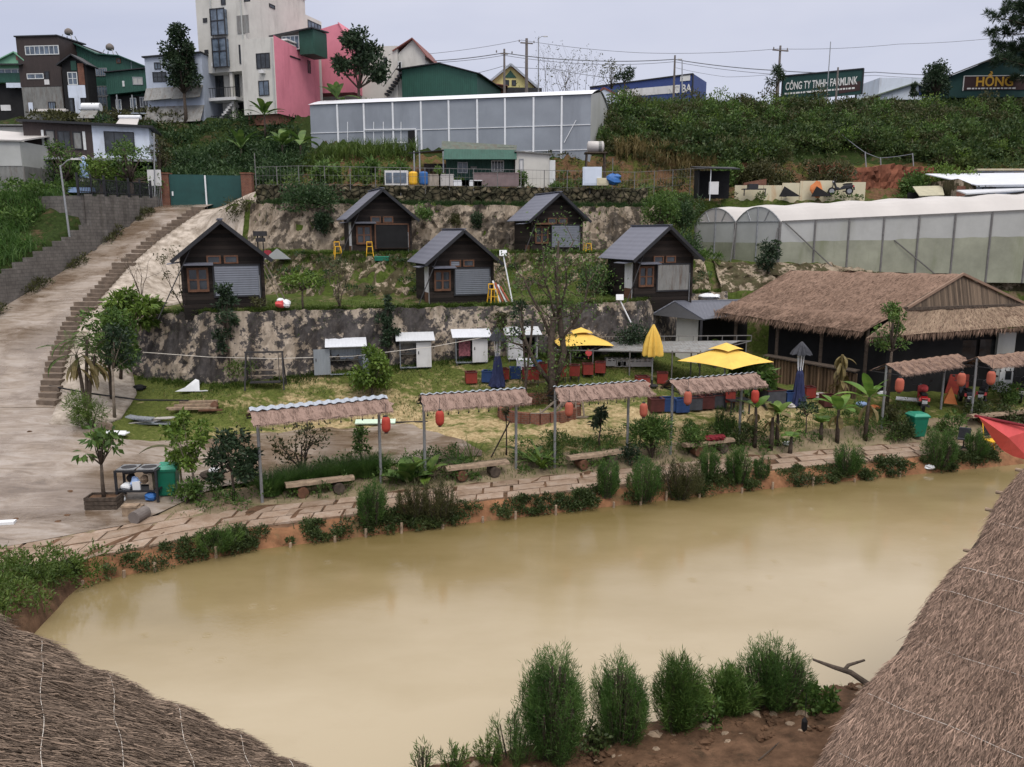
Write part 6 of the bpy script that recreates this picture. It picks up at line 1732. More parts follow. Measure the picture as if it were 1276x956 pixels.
p=gr(918,516);t=thing('side_table','small dark table right of the low planter row','table',p,.2)
m=MB();m.bx(-.5,.5,-.35,.35,.62,.67);m.build('tabletop',M['frame'],t)
for sx in (-1,1):
 for sy in (-1,1):MB().bx(sx*.44-.03,sx*.44+.03,sy*.3-.03,sy*.3+.03,0,.62).build('leg',M['frame'],t)
crate('big black box with navy side left of the closed navy umbrella at the bar',960,506,.95,'navygrey',.02,.3,.75)
crate('blue box at the left foot of the navy umbrella near the bar',984,503,.6,'crateblue',.02)
crate('red box at the right foot of the navy umbrella near the bar',1007,496,.5,'cratered',.02)
crate('dark maroon box half hidden by a banana leaf before the bar',1031,506,.6,'cratedark',.02)
for i,(u,v,lab)in enumerate(((712,489,'dark planter box behind the ridge of the third shelter, its left one'),(741,487,'dark maroon planter behind the ridge of the third shelter, middle one'),(776,484,'dark maroon planter behind the right end of the third shelter ridge'))):
 crate(lab,u,v+6,.7,'cratedark',.02,.1,.4,'planter_box')
p=gr(654,462);m=MB();m.bx(-.4,.4,-.25,.25,.05,.5);m.bx(-.42,.42,-.27,.27,.5,.55);tag(m.build('cool_box',M['paper'],None,p),'white cool box on the grass left of the bare tree','box')
p=gr(663,460);m=MB();m.blob((0,0,.3),(.25,.2,.3),2,.3);m.blob((.35,0,.2),(.2,.2,.2),3,.3);tag(m.build('bag',M['blueplastic'],None,p),'blue plastic bag beside the white cool box','bag')
for u,wd,lab in ((768,.55,'pale plastic crate on the grass, left of three'),(783,.7,'pale plastic crate on the grass, middle of three'),(800,.5,'pale plastic crate on the grass behind the closed yellow umbrella')):
 p=gr(u,456);m=MB();m.bx(-wd,wd,-.3,.3,0,.25)
 for k in range(5):m.bx(-wd+k*wd*.45,-wd+k*wd*.45+.08,-.32,-.301,.03,.4)
 m.bx(-wd-.02,wd+.02,-.33,.33,.3,.36)
 tag(m.build('plastic_crate',M['filmpale'],None,p),lab,'crate','pale plastic crates on the grass')
def parasol_closed(label,u,vb,H,cloth,tip,cover=None,w=.34):
 p=gr(u,vb);t=thing('parasol',label,'umbrella',p,0,'closed parasols on the lawn')
 MB().tube([(0,0,-.1),(0,0,H)],.035,8).build('pole',M['steel'],t)
 m=MB();n=20;prof=[(.04,H),(.12,H-.18),(w*.62,H-.55),(w*.9,H-1.0),(w,H-1.42),(w*.95,H-1.5)]
 if cover:prof=[(.05,H),(.14,H-.12),(w*.9,H-.42),(w*1.1,H-.6)]
 vs=[];
 for i,(r,z)in enumerate(prof):
  for k in range(n):
   a=2*math.pi*k/n;q=r*(1+.22*(1 if k%2 else -1)*min(1,i/2));vs.append((q*math.cos(a),q*math.sin(a),z+(.05 if (k%4==0 and i==len(prof)-1)else 0)))
 fs=[(i*n+k,(i+1)*n+k,(i+1)*n+(k+1)%n,i*n+(k+1)%n)for i in range(len(prof)-1)for k in range(n)]
 m.add(vs,fs);m.build('canopy',M[cloth],t)
 if cover:
  r=MB()
  for k in range(7):a=k*.9;r.bar((.16*math.cos(a),.16*math.sin(a),H-.5),(.1*math.cos(a),.1*math.sin(a),H-1.35),.025)
  r.build('ribs',M['paper'],t)
  c=MB();vs=[];prof=[(.07,H-1.2),(.16,H-1.5),(.24,.6),(.36,.15),(.4,.0)]
  for i,(rr,z)in enumerate(prof):
   for k in range(n):a=2*math.pi*k/n;q=rr*(1+.16*math.sin(k*2.3+i));vs.append((q*math.cos(a),q*math.sin(a),z))
  c.add(vs,[(i*n+k,(i+1)*n+k,(i+1)*n+(k+1)%n,i*n+(k+1)%n)for i in range(len(prof)-1)for k in range(n)]);c.build('cover',M[cover],t)
 else:
  m=MB();m.lathe([(.3,0),(.3,.06),(.06,.1),(.05,.3)],n=12);m.build('base',M['darksteel'],t)
 return t
parasol_closed('closed parasol with grey top and long navy cover, left of the bare tree',620,482,2.75,'navygrey',0,'navy')
parasol_closed('closed parasol with grey top and navy cover in front of the bamboo bar',994,506,3.0,'navygrey',0,'navy',.38)
parasol_closed('closed yellow parasol standing in a dark red box',812,482,2.95,'yellow',0,None,.42)
def parasol_open(label,u,vtop,Y,W,rz,tilt,rise=.62):
 top=at(u,vtop,Y);g=zg(top.x,top.y);t=thing('parasol',label,'umbrella',(top.x,top.y,g),rz,'open yellow parasols');H=top.z-g
 MB().tube([(0,0,0),(0,0,H-.05)],.04,8).build('pole',M['steel'],t)
 MB().lathe([(.4,0),(.4,.08),(.06,.12),(.05,.35)],n=14).build('base',M['darksteel'],t)
 def tier(z1,h,a,ins):
  m=MB();n=8;G=[]
  k=6
  for i in range(k+1):
   f=i/k
   for s in range(4):
    for j in range(n):
     b0=math.pi/4+s*math.pi/2;b1=b0+math.pi/2;q=j/n
     x=(math.cos(b0)*(1-q)+math.cos(b1)*q)*a*f;y=(math.sin(b0)*(1-q)+math.sin(b1)*q)*a*f
     z=z1-h*f-.10*math.sin(math.pi*q)*f*ins+tilt*x*.4
     G.append((x,y,z))
  r=4*n;m.v=G;m.n=len(G)
  for i in range(k):
   for j in range(r):m.f.append((i*r+j,(i+1)*r+j,(i+1)*r+(j+1)%r,i*r+(j+1)%r));m.m.append(0)
  return m
 c=tier(H-.16,rise,W*.707,-.6).build('canopy',M['yellow'],t)
 tier(H,rise*.42,W*.26,-.6).build('top_vent',M['yellow'],c)
 v=MB()
 for s in range(4):
  a=math.pi/4+s*math.pi/2;x,y=math.cos(a)*W*.7,math.sin(a)*W*.7
  v.bar((0,0,H-.2),(x,y,H-.19-rise+tilt*x*.4),.03)
 v.build('rib',M['greywood'],t)
 return t
parasol_open('open square yellow parasol right behind the bare tree',724,408,40.0,2.7,R(8),0,.62)
parasol_open('larger open yellow parasol with a small top tier, before the thatched house',905,427,36.8,3.1,R(38),.02,.72)
t=thing('pipe_rack','long low pergola of thin grey pipes with a mesh tray, between the yellow parasols','rack',(0,0,0))
f0,f1=at(688,436,38.6),at(878,440,38.2);r0,r1=at(702,427,40.4),at(936,425,40.2)
m=MB();m.bar(f0,f1,.05);m.bar(r0,r1,.05)
for i in range(9):q=i/8;m.bar(f0.lerp(f1,q),r0.lerp(r1,q),.035)
up=Vector((0,0,.28));m.bar(r0+up,r1+up,.04)
for i in range(14):q=i/13;m.bar(r0.lerp(r1,q),r0.lerp(r1,q)+up,.03)
m.build('rails',M['pipe'],t)
tr=MB();a_,b_,c_,d_=f0.lerp(f1,.3),f0.lerp(f1,.98),r0.lerp(r1,.95),r0.lerp(r1,.26)
tr.slab(a_+Vector((0,0,.03)),b_+Vector((0,0,.03)),c_+Vector((0,0,.03)),d_+Vector((0,0,.03)),.03);tr.build('tray',M['zincdark'],t)
for u,Y0,src in ((711,38.6,0),(739,38.5,0),(785,38.4,0),(838,38.3,0),(873,38.25,0),(735,40.4,1),(800,40.35,1),(862,40.3,1),(930,40.2,1)):
 p=at(u,437 if not src else 427,Y0);g=zg(p.x,p.y);MB().tube([(p.x,p.y,g-.1),(p.x,p.y,p.z+(.0))],.035,6).build('post',M['pipe'],t)
p=gr(700,524);t=thing('timber_frame','grey slatted timber frame lying on its side in front of the bare tree','frame',p,R(6))
m=MB()
for (a,b)in (((-1.25,0,.05),(1.2,0,.12)),((-1.25,-.05,.08),(-.15,.1,.95)),((-.6,0,.1),(.1,0,.9)),((-.35,.02,.1),(.2,.1,.85)),((.3,0,.1),(.28,.05,.85)),((.65,0,.1),(.6,.05,.9)),((1.0,0,.1),(.9,.05,.95)),((.0,0,.1),(.28,0,.5)),((-1.2,.35,.05),(1.2,.35,.05)),((-.9,0,.12),(-.95,.1,.5))):m.bar(a,b,.07)
m.build('slats',M['greywood'],t)
m=MB();rg=random.Random(6);c=gr(672,519)
for i in range(26):
 a=math.pi*2*i/26;m.box((c.x+1.75*math.cos(a),c.y+.1+1.0*math.sin(a),zg(c.x+1.75*math.cos(a),c.y+.1+1.0*math.sin(a))+.22),(.40,.2,.52),a+math.pi/2)
tag(m.build('brick_planter',M['brick']),'low ring of red brick around the foot of the bare tree','planter')
p=gr(245,488);m=MB()
m.add([(-.9,-.2,.02),(-.2,-.1,.30),(-.05,.1,.55),(.15,0,.5),(.2,-.15,.02),(-.7,-.05,.02),(.1,.3,.3)],[(0,1,4),(1,2,3,4),(0,5,1),(2,6,3),(5,6,2,1)]);m.bar((.15,-.1,.03),(1.1,-.05,.06),.1,.03);m.bar((1.0,-.05,.03),(1.35,.1,.05),.06,.03)
tag(m.build('bent_sheet',M['paper'],None,p),'crumpled white plastic sheet with a long tail lying on the grass','sheet')
p=gr(243,512);m=MB()
for i in range(3):m.box((i*.05,i*.22-.2,.12+.1*i),(2.0-i*.2,.2,.09),.12+.02*i)
m.box((-.5,.25,.05),(1.6,.25,.06),.1)
tag(m.build('board_stack',M['log'],None,p),'stack of pale timber boards lying on the lawn','boards')
p=gr(268,512);m=MB();m.blob((0,0,.18),(.16,.15,.22),3,.3);m.box((-.1,-.25,.05),(1.0,.12,.07),.1);tag(m.build('stump',M['brownwood'],None,p),'brown block and lath right of the board stack','block')
p=gr(190,530);m=MB();rg=random.Random(11)
for i in range(5):m.box((rg.uniform(-.7,1.1),rg.uniform(-.3,.3),.08+.07*i),(rg.uniform(.9,1.7),.4,.03),rg.uniform(-.3,.4),i%2,rg.uniform(-.1,.1),rg.uniform(-.12,.12))
tag(m.build('scrap_sheets',[M['zinc'],M['filmpale']],None,p),'heap of grey and white scrap sheets at the lawn corner','scrap')
p=gr(140,543);m=MB();m.box((0,0,.12),(1.0,.35,.05),.3,0,.2,.1);m.box((.2,.2,.06),(.7,.3,.04),-.1);tag(m.build('loose_sheet',M['paper'],None,p),'white panel lying in the weeds beside the driveway corner','panel')
p=gr(174,486);m=MB();m.blob((0,0,.1),(.3,.22,.14),6,.3);tag(m.build('bag',M['black'],None,p),'small black bag on the grass behind the pale-stemmed tree','bag')
p=gr(468,530);m=MB();m.box((0,0,.14),(1.75,.42,.05),.07,0,R(12));m.bar((-.2,.15,.05),(2.3,.1,.12),.07,.05,1)
tag(m.build('pale_board',[M_plain('mint_board',(.55,.68,.55),.06,2,.6),M['darksteel']],None,p),'pale mint board with a dark pole under it, behind the leftmost shelter','board')
t0=gr(60,486);m=MB();a=at(62,481,34.2);b=at(110,490,33.2);c=at(175,500,33.6);d=at(235,499,34.4)
m.tube([a,b,c+Vector((0,0,.05)),d],.035,6);tag(m.build('black_pipe',M['rubber']),'long black pipe running from the steps down across the grass','pipe')
m=MB();pts=[]
for u,v,Y in ((178,439,35.5),(260,445,35.8),(340,447,36.5),(440,444,37.2),(540,432,38),(600,421,38.6),(662,411,39.2)):pts.append(at(u,v,Y))
m.tube(pts,.014,5);tag(m.build('rope',M['stringw']),'thin white rope strung across the lawn in front of the kiosks','rope')
a=gr(62,345);b=gr(79,333);m=MB();m.tube([a+Vector((0,0,.08)),b+Vector((0,0,.08))],.05,7);tag(m.build('white_pipe',M['paper']),'white plastic pipe lying at the foot of the block wall','pipe')
def street_lamp(label,base,top,arm):
 t=thing('street_lamp',label,'street lamp',base);v=Vector(top)-Vector(base)
 MB().tube([(0,0,-.2),v],[.075,.05],8).build('pole',M['steel'],t)
 e=v+Vector(arm);m=MB();m.tube([v*.985,v+Vector(arm)*.6+Vector((0,0,.06)),e],.03,6);m.build('arm',M['steel'],t)
 m=MB();m.box(e+Vector((arm[0]*.25,0,0)),(.45,.2,.08));m.build('lamp_head',M['white'],t);return t
g=gr(91,327);street_lamp('leaning grey street lamp with a short arm, rising from the block wall',g,at(75,206,g.y),(.75,0,.35))
p=at(193,262,58.2);m=MB();m.tube([p,at(192,166,58.2)],.05,7);tag(m.build('thin_pole',M['steel']),'thin pale pole beside the narrow white side gate','pole')
p=at(106,222,60.2);t=thing('statue','blue robed standing statue with a white ring halo in the dark veranda','statue',p)
s=1.05
MB().bx(-.35,.45,-.25,.25,-.25,.0).build('plinth',M['statuewhite'],t)
m=MB();m.lathe([(.32*s,0),(.34*s,.15*s),(.28*s,.6*s),(.27*s,.9*s),(.22*s,1.05*s),(.09*s,1.13*s),(.08*s,1.17*s),(.11*s,1.24*s),(.115*s,1.32*s),(.07*s,1.41*s),(.01,1.43*s)],n=14,sy=.7);m.build('robe',M['skinstone'],t,smooth=True)
m=MB();m.tube([(.21*math.cos(a)*s,.08,1.28*s+.21*math.sin(a)*s)for a in np.linspace(0,6.28,20)],.035,5);m.build('halo',M['statuewhite'],t)
m=MB();m.bx(-.9,.9,-.2,.2,0,.35);p=at(102,240,58.9);tag(m.build('trough',M['skinstone'],None,p),'stone trough of yellowish plants on the tall brick wall','trough')
pf=np.random.default_rng(2);q=leafq(pf,np.stack([pf.uniform(-.9,.9,260),pf.uniform(-.2,.2,260),.35+.55*pf.random(260)**1.2],1),.3,.06,np.tile((0,0,1.0),(260,1)),.6)
o=MB().quads(q).build('yellow_plant',M['lf_bright'],None,p);tag(o,'row of yellow-green spiky leaves in the trough on the brick wall','plant')
t=thing('picket_fence','dark picket fence on top of the tall brick wall','fence',(0,0,0))
m=MB();ys=np.linspace(50.4,58.0,7)
for y in ys:x=float(XL(y))-.2;MB().bx(x-.05,x+.05,y-.05,y+.05,11.8,13.2).build('post',M['frame'],t)
for y in np.linspace(50.4,58,52):x=float(XL(y))-.2;m.bar((x,y,11.85),(x,y,12.95),.03)
m.bar((float(XL(50.4))-.2,50.4,12.9),(float(XL(58))-.2,58,12.95),.05);m.bar((float(XL(50.4))-.2,50.4,12.1),(float(XL(58))-.2,58,12.15),.05);m.build('pickets',M['frame'],t)
# ------------------------------------------------------------------ by the forecourt: rack, bins, planter
def wheelie(label,u,v,H,rz):
 p=gr(u,v);t=thing('wheelie_bin',label,'bin',p,rz,'green wheelie bins');k=H
 m=MB();b0,b1=.24*k,.31*k
 m.add([(-b0,-b0,.06),(b0,-b0,.06),(b0,b0,.06),(-b0,b0,.06),(-b1,-b1,.9*k),(b1,-b1,.9*k),(b1,b1,.9*k),(-b1,b1,.9*k)],[(3,2,1,0),(0,1,5,4),(1,2,6,5),(2,3,7,6),(3,0,4,7)])
 o=m.build('body',M['bingreen'],t);bv=o.modifiers.new('b','BEVEL');bv.width=.04;bv.segments=2
 r=MB();c=b1+.03
 for q in ((-c,c,-c,-b1-.0),(-c,c,b1,c),(-c,-b1,-b1,b1),(b1,c,-b1,b1)):r.bx(q[0],q[1],q[2],q[3],.84*k,.9*k)
 r.build('rim',M['bingreen'],t)
 l=MB();l.add([(-c,-c,.905*k),(c,-c,.905*k),(c,c,.905*k),(-c,c,.905*k),(-b0,-b0,1.0*k),(b0,-b0,1.0*k),(b0,b0,1.0*k),(-b0,b0,1.0*k)],[(0,1,5,4),(1,2,6,5),(2,3,7,6),(3,0,4,7),(4,5,6,7)]);ld=l.build('lid',M['binlid'],t)
 h=MB();h.tube([(-.2,c+.06,.93*k),(.2,c+.06,.93*k)],.025,6);h.build('handle',M['binlid'],ld)
 for sx in (-1,1):w=MB();w.tube([(sx*.2-.03,b0+.02,.1),(sx*.2+.03,b0+.02,.1)],.1,12);w.build('wheel',M['rubber'],t)
 return t
wheelie('green wheelie bin beside the black junk rack',211,618,1.12,.15)
wheelie('green wheelie bin behind the round tuft, before the motorbikes',1141,545,1.12,.1)
p=gr(177,624);t=thing('junk_rack','black steel rack holding two washing-up sinks and household junk','rack',p,R(3))
m=MB();w,d,h=.66,.32,1.12
for sx in (-1,1):
 for sy in (-1,1):MB().bx(sx*w-.035,sx*w+.035,sy*d-.035,sy*d+.035,0,h).build('leg',M['frame'],t)
for z in (.38,1.06):m.bx(-w,w,-d-.03,-d+.03,z,z+.05);m.bx(-w,w,d-.03,d+.03,z,z+.05);m.bx(-w-.03,-w+.03,-d,d,z,z+.05);m.bx(w-.03,w+.03,-d,d,z,z+.05)
m.bx(-w,w,-d,d,.36,.385);m.build('frame',M['frame'],t)
m=MB()
for c in (-.33,.33):
 m.bx(c-.29,c+.29,-d,d,h+.0,h+.03);m.lathe([(.25,h+.031),(.24,h+.033),(.2,h-.18),(.02,h-.2)],(c,0,0),16,1,1,.9)
m.build('sink',[M['steel'],M['darksteel']],t)
for nm,c_,s_,mt in (('blue_cloth',(-.12,-.1,.62),(.16,.14,.22),'skinstone'),('white_box',(-.05,-.2,.55),None,'paper'),('white_bag',(-.42,-.1,.5),(.2,.16,.14),'paper'),('brown_board',(.42,-.1,.7),None,'greywood'),('black_pot',(-.3,.05,.75),(.16,.16,.16),'black'),('tan_bag',(.15,0,.72),(.14,.12,.16),'log'),('blue_tub',(.4,-.2,.18),(.22,.2,.16),'blueplastic'),('white_cup',(-.52,-.2,.1),(.1,.1,.1),'paper')):
 m=MB()
 if s_ is None:m.box(c_,(.24,.1,.3)if nm=='white_box' else (.12,.3,.6),.1,0,.05)
 else:m.blob(c_,s_,len(nm),.25)
 o=m.build(nm,M[mt],None,p,R(3));tag(o,{'blue_cloth':'crumpled blue cloth on the black junk rack','white_box':'white square container hanging in the black junk rack','white_bag':'white bag on the middle shelf of the junk rack','brown_board':'upright board on the right of the junk rack','black_pot':'round black pot on the junk rack shelf','tan_bag':'tan bag below the right sink of the junk rack','blue_tub':'blue tub on the ground under the junk rack','white_cup':'white tub on the ground at the left foot of the junk rack'}[nm],nm.split('_')[1])
p=gr(131,634);m=MB()
for z in (.03,.17,.31):m.bx(-.52,.52,-.3,-.26,z,z+.12);m.bx(-.52,.52,.26,.3,z,z+.12);m.bx(-.52,-.48,-.259,.259,z,z+.12);m.bx(.48,.52,-.259,.259,z,z+.12)
m.bx(-.47,.47,-.25,.25,.02,.36,1)
tag(m.build('wooden_planter',[M['bark'],M['mud']],None,p,R(3)),'dark slatted wooden planter at the edge of the forecourt','planter')
p=gr(167,643);m=MB();m.bx(-.28,.28,-.2,.2,0,.33);m.bx(-.3,.2,-.22,.1,.33,.40);tag(m.build('concrete_block',M['log'],None,p,.05),'broken concrete block on the path edge beside a drain pipe','block')
p=gr(182,645);m=MB();m.lathe([(.17,0),(.2,0),(.2,.6),(.17,.6)],n=16)
o=m.build('drain_pipe',M['pole'],None,p+Vector((0,0,.19)));o.rotation_euler=(R(90),0,R(-10));tag(o,'short grey concrete drain pipe lying at the path edge','pipe')
p=gr(266,597);m=MB();m.blob((0,0,.15),(.42,.3,.2),2,.3,0);m.blob((.05,0,.3),(.22,.16,.14),4,.3,1);tag(m.build('rubbish_bag',[M['bark'],M['paper']],None,p),'dark rubbish sack with a white bag on top, behind the dark leafy tree','bag')
p=gr(247,615);m=MB();m.blob((0,0,.1),(.16,.14,.14),2,.3);tag(m.build('shoe',M['navygrey'],None,p),'small dark object in the weeds right of the green bin','litter')
p=gr(4,655);m=MB();m.box((0,0,.08),(.7,.25,.12),.2);tag(m.build('white_foam',M['paper'],None,p),'white foam block on the paving at the left edge','litter')
for i,(u,v)in enumerate(((20,650),(88,614),(84,645),(73,652),(37,540))):
 p=gr(u,v);m=MB();m.blob((0,0,.03),(.11,.08,.06),i,.3);tag(m.build('clod',M['mud'],None,p),'small dark clod of earth on the wet forecourt','clod','clods on the forecourt')
for (u,v,r,lab,mt)in ((982,556,.22,'white carrier bag by a small banana plant','paper'),(984,509,.26,'grey plastic bag at the foot of the navy umbrella','filmpale'),(1022,497,.3,'pale torn sheet on the ground before the bar','filmpale'),(1073,507,.28,'light blue bag among the banana leaves','skinstone'),(1100,494,.26,'white oval tray left of the motorbikes','paper'),(1089,512,.26,'orange and black rubbish right of the big banana plant','orangepl'),(924,515,.15,'small pale bag under the dark side table','filmpale'),(1158,588,.2,'white scrap on the mud at the water edge','paper')):
 p=gr(u,v)if v<580 else gr(u,v-3);m=MB();m.blob((0,0,r*.4),(r,r*.7,r*.5),u,.35);tag(m.build('litter',M[mt],None,p),lab,'litter')
p=gr(1133,505);m=MB();m.box((0,0,.25),(1.2,.3,.05),-.5,0,.3);tag(m.build('white_plank',M['paper'],None,p),'white plank lying slanted left of the red motorbike','plank')
# ------------------------------------------------------------------ motorbikes
def motorbike(label,u,v,rz,body,extra=None,sc=1.0):
 p=gr(u,v);t=thing('motorbike',label,'motorbike',p,rz,'parked motorbikes before the house');t.scale=(sc,)*3
 for y,nm in ((-.62,'rear_wheel'),(.62,'front_wheel')):
  w=MB();n=18
  w.tube([(-.05,y,.28),(.05,y,.28)],.28,n);o=w.build(nm,M['rubber'],t)
  r=MB();r.tube([(-.055,y,.28),(.055,y,.28)],.17,n);r.build('rim',M['steel'],o)
 m=MB();m.prism([(-.85,.52),(-.3,.42),(.2,.33),(.34,.35),(.56,.92),(.46,.98),(.3,.6),(.05,.5),(-.2,.72),(-.8,.74),(-.95,.66)],'x',-.13,.13);o=m.build('bodywork',M[body],t);bv=o.modifiers.new('b','BEVEL');bv.width=.03;bv.segments=2
 m=MB();m.prism([(-.8,.745),(-.15,.725),(-.1,.78),(-.35,.84),(-.78,.86)],'x',-.12,.12);o=m.build('seat',M['rubber'],t);bv=o.modifiers.new('b','BEVEL');bv.width=.03
 m=MB();m.bx(-.2,.2,-.9,-.82,.55,.68,0);m.build('tail_light',M['redcloth'],t)
 m=MB();m.prism([(-1.0,.36),(-.93,.36),(-.86,.6),(-.92,.62)],'x',-.1,.1);m.build('rear_mudguard',M['rubber'],t)
 m=MB();m.box((0,-.985,.52),(.2,.012,.15),0,0,.3);m.build('number_plate',M['paper'],t)
 m=MB();m.tube([(-.34,.38,1.0),(-.15,.5,1.0),(.15,.5,1.0),(.34,.38,1.0)],.018,6);m.tube([(0,.5,.98),(0,.62,.3)],.035,6);m.build('handlebar',M['darksteel'],t)
 for sx in (-1,1):
  q=MB();q.bar((sx*.25,.44,1.0),(sx*.36,.42,1.2),.014);q.blob((sx*.38,.42,1.22),(.07,.02,.05),3,.05);q.build('mirror',M['darksteel'],t)
 m=MB();m.blob((0,.56,.93),(.11,.07,.1),2,.05);m.build('headlight',M['steel'],t)
 m=MB();m.tube([(.16,-.2,.25),(.18,-.85,.34)],[.035,.05],8);m.build('exhaust',M['darksteel'],t)
 return t
motorbike('dark red motorbike with a red helmet on it and white number plate',1147,511,R(-20),'redmetal',None,1.12)
motorbike('grey-black motorbike under the right shelter, partly behind a bush',1200,505,R(-16),'navygrey',None,1.1)
motorbike('all-black motorbike standing apart, right of the grey one',1224,504,R(-36),'blackmetal',None,1.12)
motorbike('black motorbike at the right edge behind the shelter post',1272,500,R(-34),'blackmetal',None,1.1)
p=gr(1147,511);m=MB();m.blob((-.02,-.1,1.06),(.24,.28,.2),5,.12);tag(m.build('helmet',M['redcloth'],None,p),'red helmet lying on the dark red motorbike','helmet')
p=gr(1182,508);m=MB();m.add([(-.25,0,.2),(.06,.05,1.0),(.36,-.1,.15),(.15,.2,.35),(-.15,.2,.45)],[(0,1,2),(1,3,2),(1,4,3),(0,4,1)]);tag(m.build('orange_banner',[M['orangepl']],None,p),'orange and yellow cloth draped left of the grey-black motorbike','cloth')
p=at(1192,484,39.6);m=MB();m.add([(-.6,0,-.4),(.6,0,-.4),(.6,.05,.7),(-.35,.05,.7)],[(0,1,2,3)]);o=m.build('red_banner',M['cratered'],None,p);so=o.modifiers.new('s','SOLIDIFY');so.thickness=.03;tag(o,'dull red banner hanging on the dark house front behind the motorbikes','banner')
o_=motorbike('black scooter parked sideways against the cream sheets on the ledge',1047,244,R(80),'blackmetal',None,1.0)
q_=at(1047,243,61.3);o_.location=(q_.x,q_.y,q_.z)
p=gr(1233,562);t=thing('chair','folding chair with yellow tubular frame beside the red tarpaulin','chair',p,R(20))
for a,b in (((-.25,.25,1.15),(.25,-.3,0)),((.25,.25,1.15),(.3,-.3,0))):pass
for s in (-.24,.24):
 m=MB();m.tube([(s,.28,1.2),(s,.15,.55),(s,-.05,0)],.022,6);m.build('leg',M['yellowp'],t);m=MB();m.tube([(s,-.25,.45),(s,.3,0)],.022,6);m.build('leg',M['yellowp'],t)
m=MB();m.bx(-.26,.26,-.28,.2,.43,.47);m.build('seat',M['yellowp'],t);m=MB();m.slab((-.22,.17,.6),(.22,.17,.6),(.22,.27,1.15),(-.22,.27,1.15),.02);m.build('backrest',M['black'],t)
def armchair(lab,u,v,rz):
 p=gr(u,v);t=thing('chair',lab,'chair',p,rz)
 m=MB();m.box((0,0,.46),(.5,.48,.05));m.build('seat',M['navygrey'],t);m=MB();m.slab((-.24,.22,.55),(.24,.22,.55),(.22,.32,1.02),(-.22,.32,1.02),.05);m.build('backrest',M['navygrey'],t)
 for k in range(5):a=k*1.257;l=MB();l.bar((0,0,.1),(.3*math.cos(a),.3*math.sin(a),.04),.05,.04);l.build('leg',M['darksteel'],t)
 MB().tube([(0,0,.08),(0,0,.44)],.03,7).build('column',M['darksteel'],t)
armchair('black swivel chair between the two round tufts at the right',1200,560,R(150))
Yt=27.0;pts=[(1219,519),(1240,524),(1262,528),(1290,534),(1285,575),(1262,568),(1248,560),(1236,545)]
W3d=[at(u,v,Yt+(u-1250)*.02+(.35 if v>540 else 0))for u,v in pts];cen=at(1256,545,Yt-.25)
m=MB();m.add(W3d+[cen],[(i,(i+1)%8,8)for i in range(8)]);t=thing('red_tarpaulin','red tarpaulin sagging from a pole at the right edge over the bank','tarpaulin',W3d[0])
o=m.build('cloth',M['redcloth'],t,-W3d[0]);so=o.modifiers.new('s','SOLIDIFY');so.thickness=.02;sb=o.modifiers.new('ss','SUBSURF');sb.levels=2;sb.render_levels=2;sb.subdivision_type='SIMPLE'
m=MB();m.tube([W3d[0]-W3d[0]+Vector((-.1,0,.02)),W3d[3]-W3d[0]+Vector((.6,0,-.1))],.05,8);m.build('pole',M['darkred'],t)
q=W3d[3]-W3d[0];MB().tube([q,q+Vector((0,.1,-(W3d[3].z-.5)))],.05,7).build('post',M['bark'],t)
# ------------------------------------------------------------------ power poles, wires, tanks on roofs
def pole(label,u,v0,v1,Y,r=.13,cross=True,mat='pole'):
 a=at(u,v1,Y);b=at(u,v0,Y);t=thing('utility_pole',label,'pole',(a.x,a.y,a.z-1.5));h=b.z-a.z+1.5
 MB().tube([(0,0,0),(0,0,h)],[r,r*.7],8).build('pole_shaft',M[mat],t)
 if cross:
  m=MB();m.box((0,-.1,h-.5),(1.9 if cross is True else cross,.12,.12),.3);m.build('crossarm',M['pole'],t)
  for x in (-.8,0,.8):q=MB();q.lathe([(.05,h-.44),(.07,h-.3),(.04,h-.2)],(x,-.1+x*.3,0),8);q.build('insulator',M['pole'],t)
 return t
pole('short dark utility pole before the yellow gable house',628.5,61,120,88,.14,.8)
pole('brown utility pole with a short top crossarm behind the yellow gable house',656,48,120,92,.2,1.4)
pole('dark stub pole in front of the blue hall',839.5,69,115,94,.14,False)
pole('tall pole with a crossarm, left of the dark green company sign',969,57,118,90,.16)
pole('short dark pole standing in front of the company sign',1042,84,118,82,.12,False)
pole('thin pale mast in front of the company sign',1030.5,52,118,82.5,.06,False,'steel')
a=at(671,115,90);street_lamp('pale street lamp on the ridge right of the brown utility pole',a,at(671,47,90),(.6,0,.12));a=at(850,112,93);street_lamp('small street lamp beside the stub pole by the blue hall',a,at(850,75,93),(-.2,0,.1))
def cable(label,pts,r=.028):
 P=[at(*p)for p in pts];m=MB();out=[]
 for i in range(len(P)-1):
  for k in range(8):
   f=k/8;q=P[i].lerp(P[i+1],f);q.z-=.35*4*f*(1-f)*min(1,(P[i+1]-P[i]).length/25);out.append(q)
 out.append(P[-1]);m.tube(out,r,4);tag(m.build('power_cable',M['wire']),label,'cable','overhead cables along the ridge')
cable('topmost overhead cable from the brown pole to the crossarm pole and off right',[(525,68,90),(650,50,92),(800,66,91),(969,61,90),(1120,55,92),(1300,40,95)],.022)
cable('thick bundled overhead cable across the ridge at mid height',[(540,76,88),(628,66,88),(720,75,91),(840,74,94),(969,88,90),(1090,90,92),(1300,92,95)],.045)
cable('thin cable just below the bundled one',[(545,78,88),(628,69,88),(735,80,91),(840,77,94),(969,93,90),(1090,94,92),(1300,97,95)],.025)
cable('low slack cable from the dark pole past the bare twigs',[(590,92,88),(628,82,88),(690,86,91),(760,97,93)],.025)
cable('lowest cable between stub pole and company sign',[(840,84,94),(905,96,92),(969,92,90)],.02)
cable('cable hanging over the red earth cut on slanted posts',[(1040,160,72),(1078,190,68),(1096,197,67),(1136,192,68)],.03)
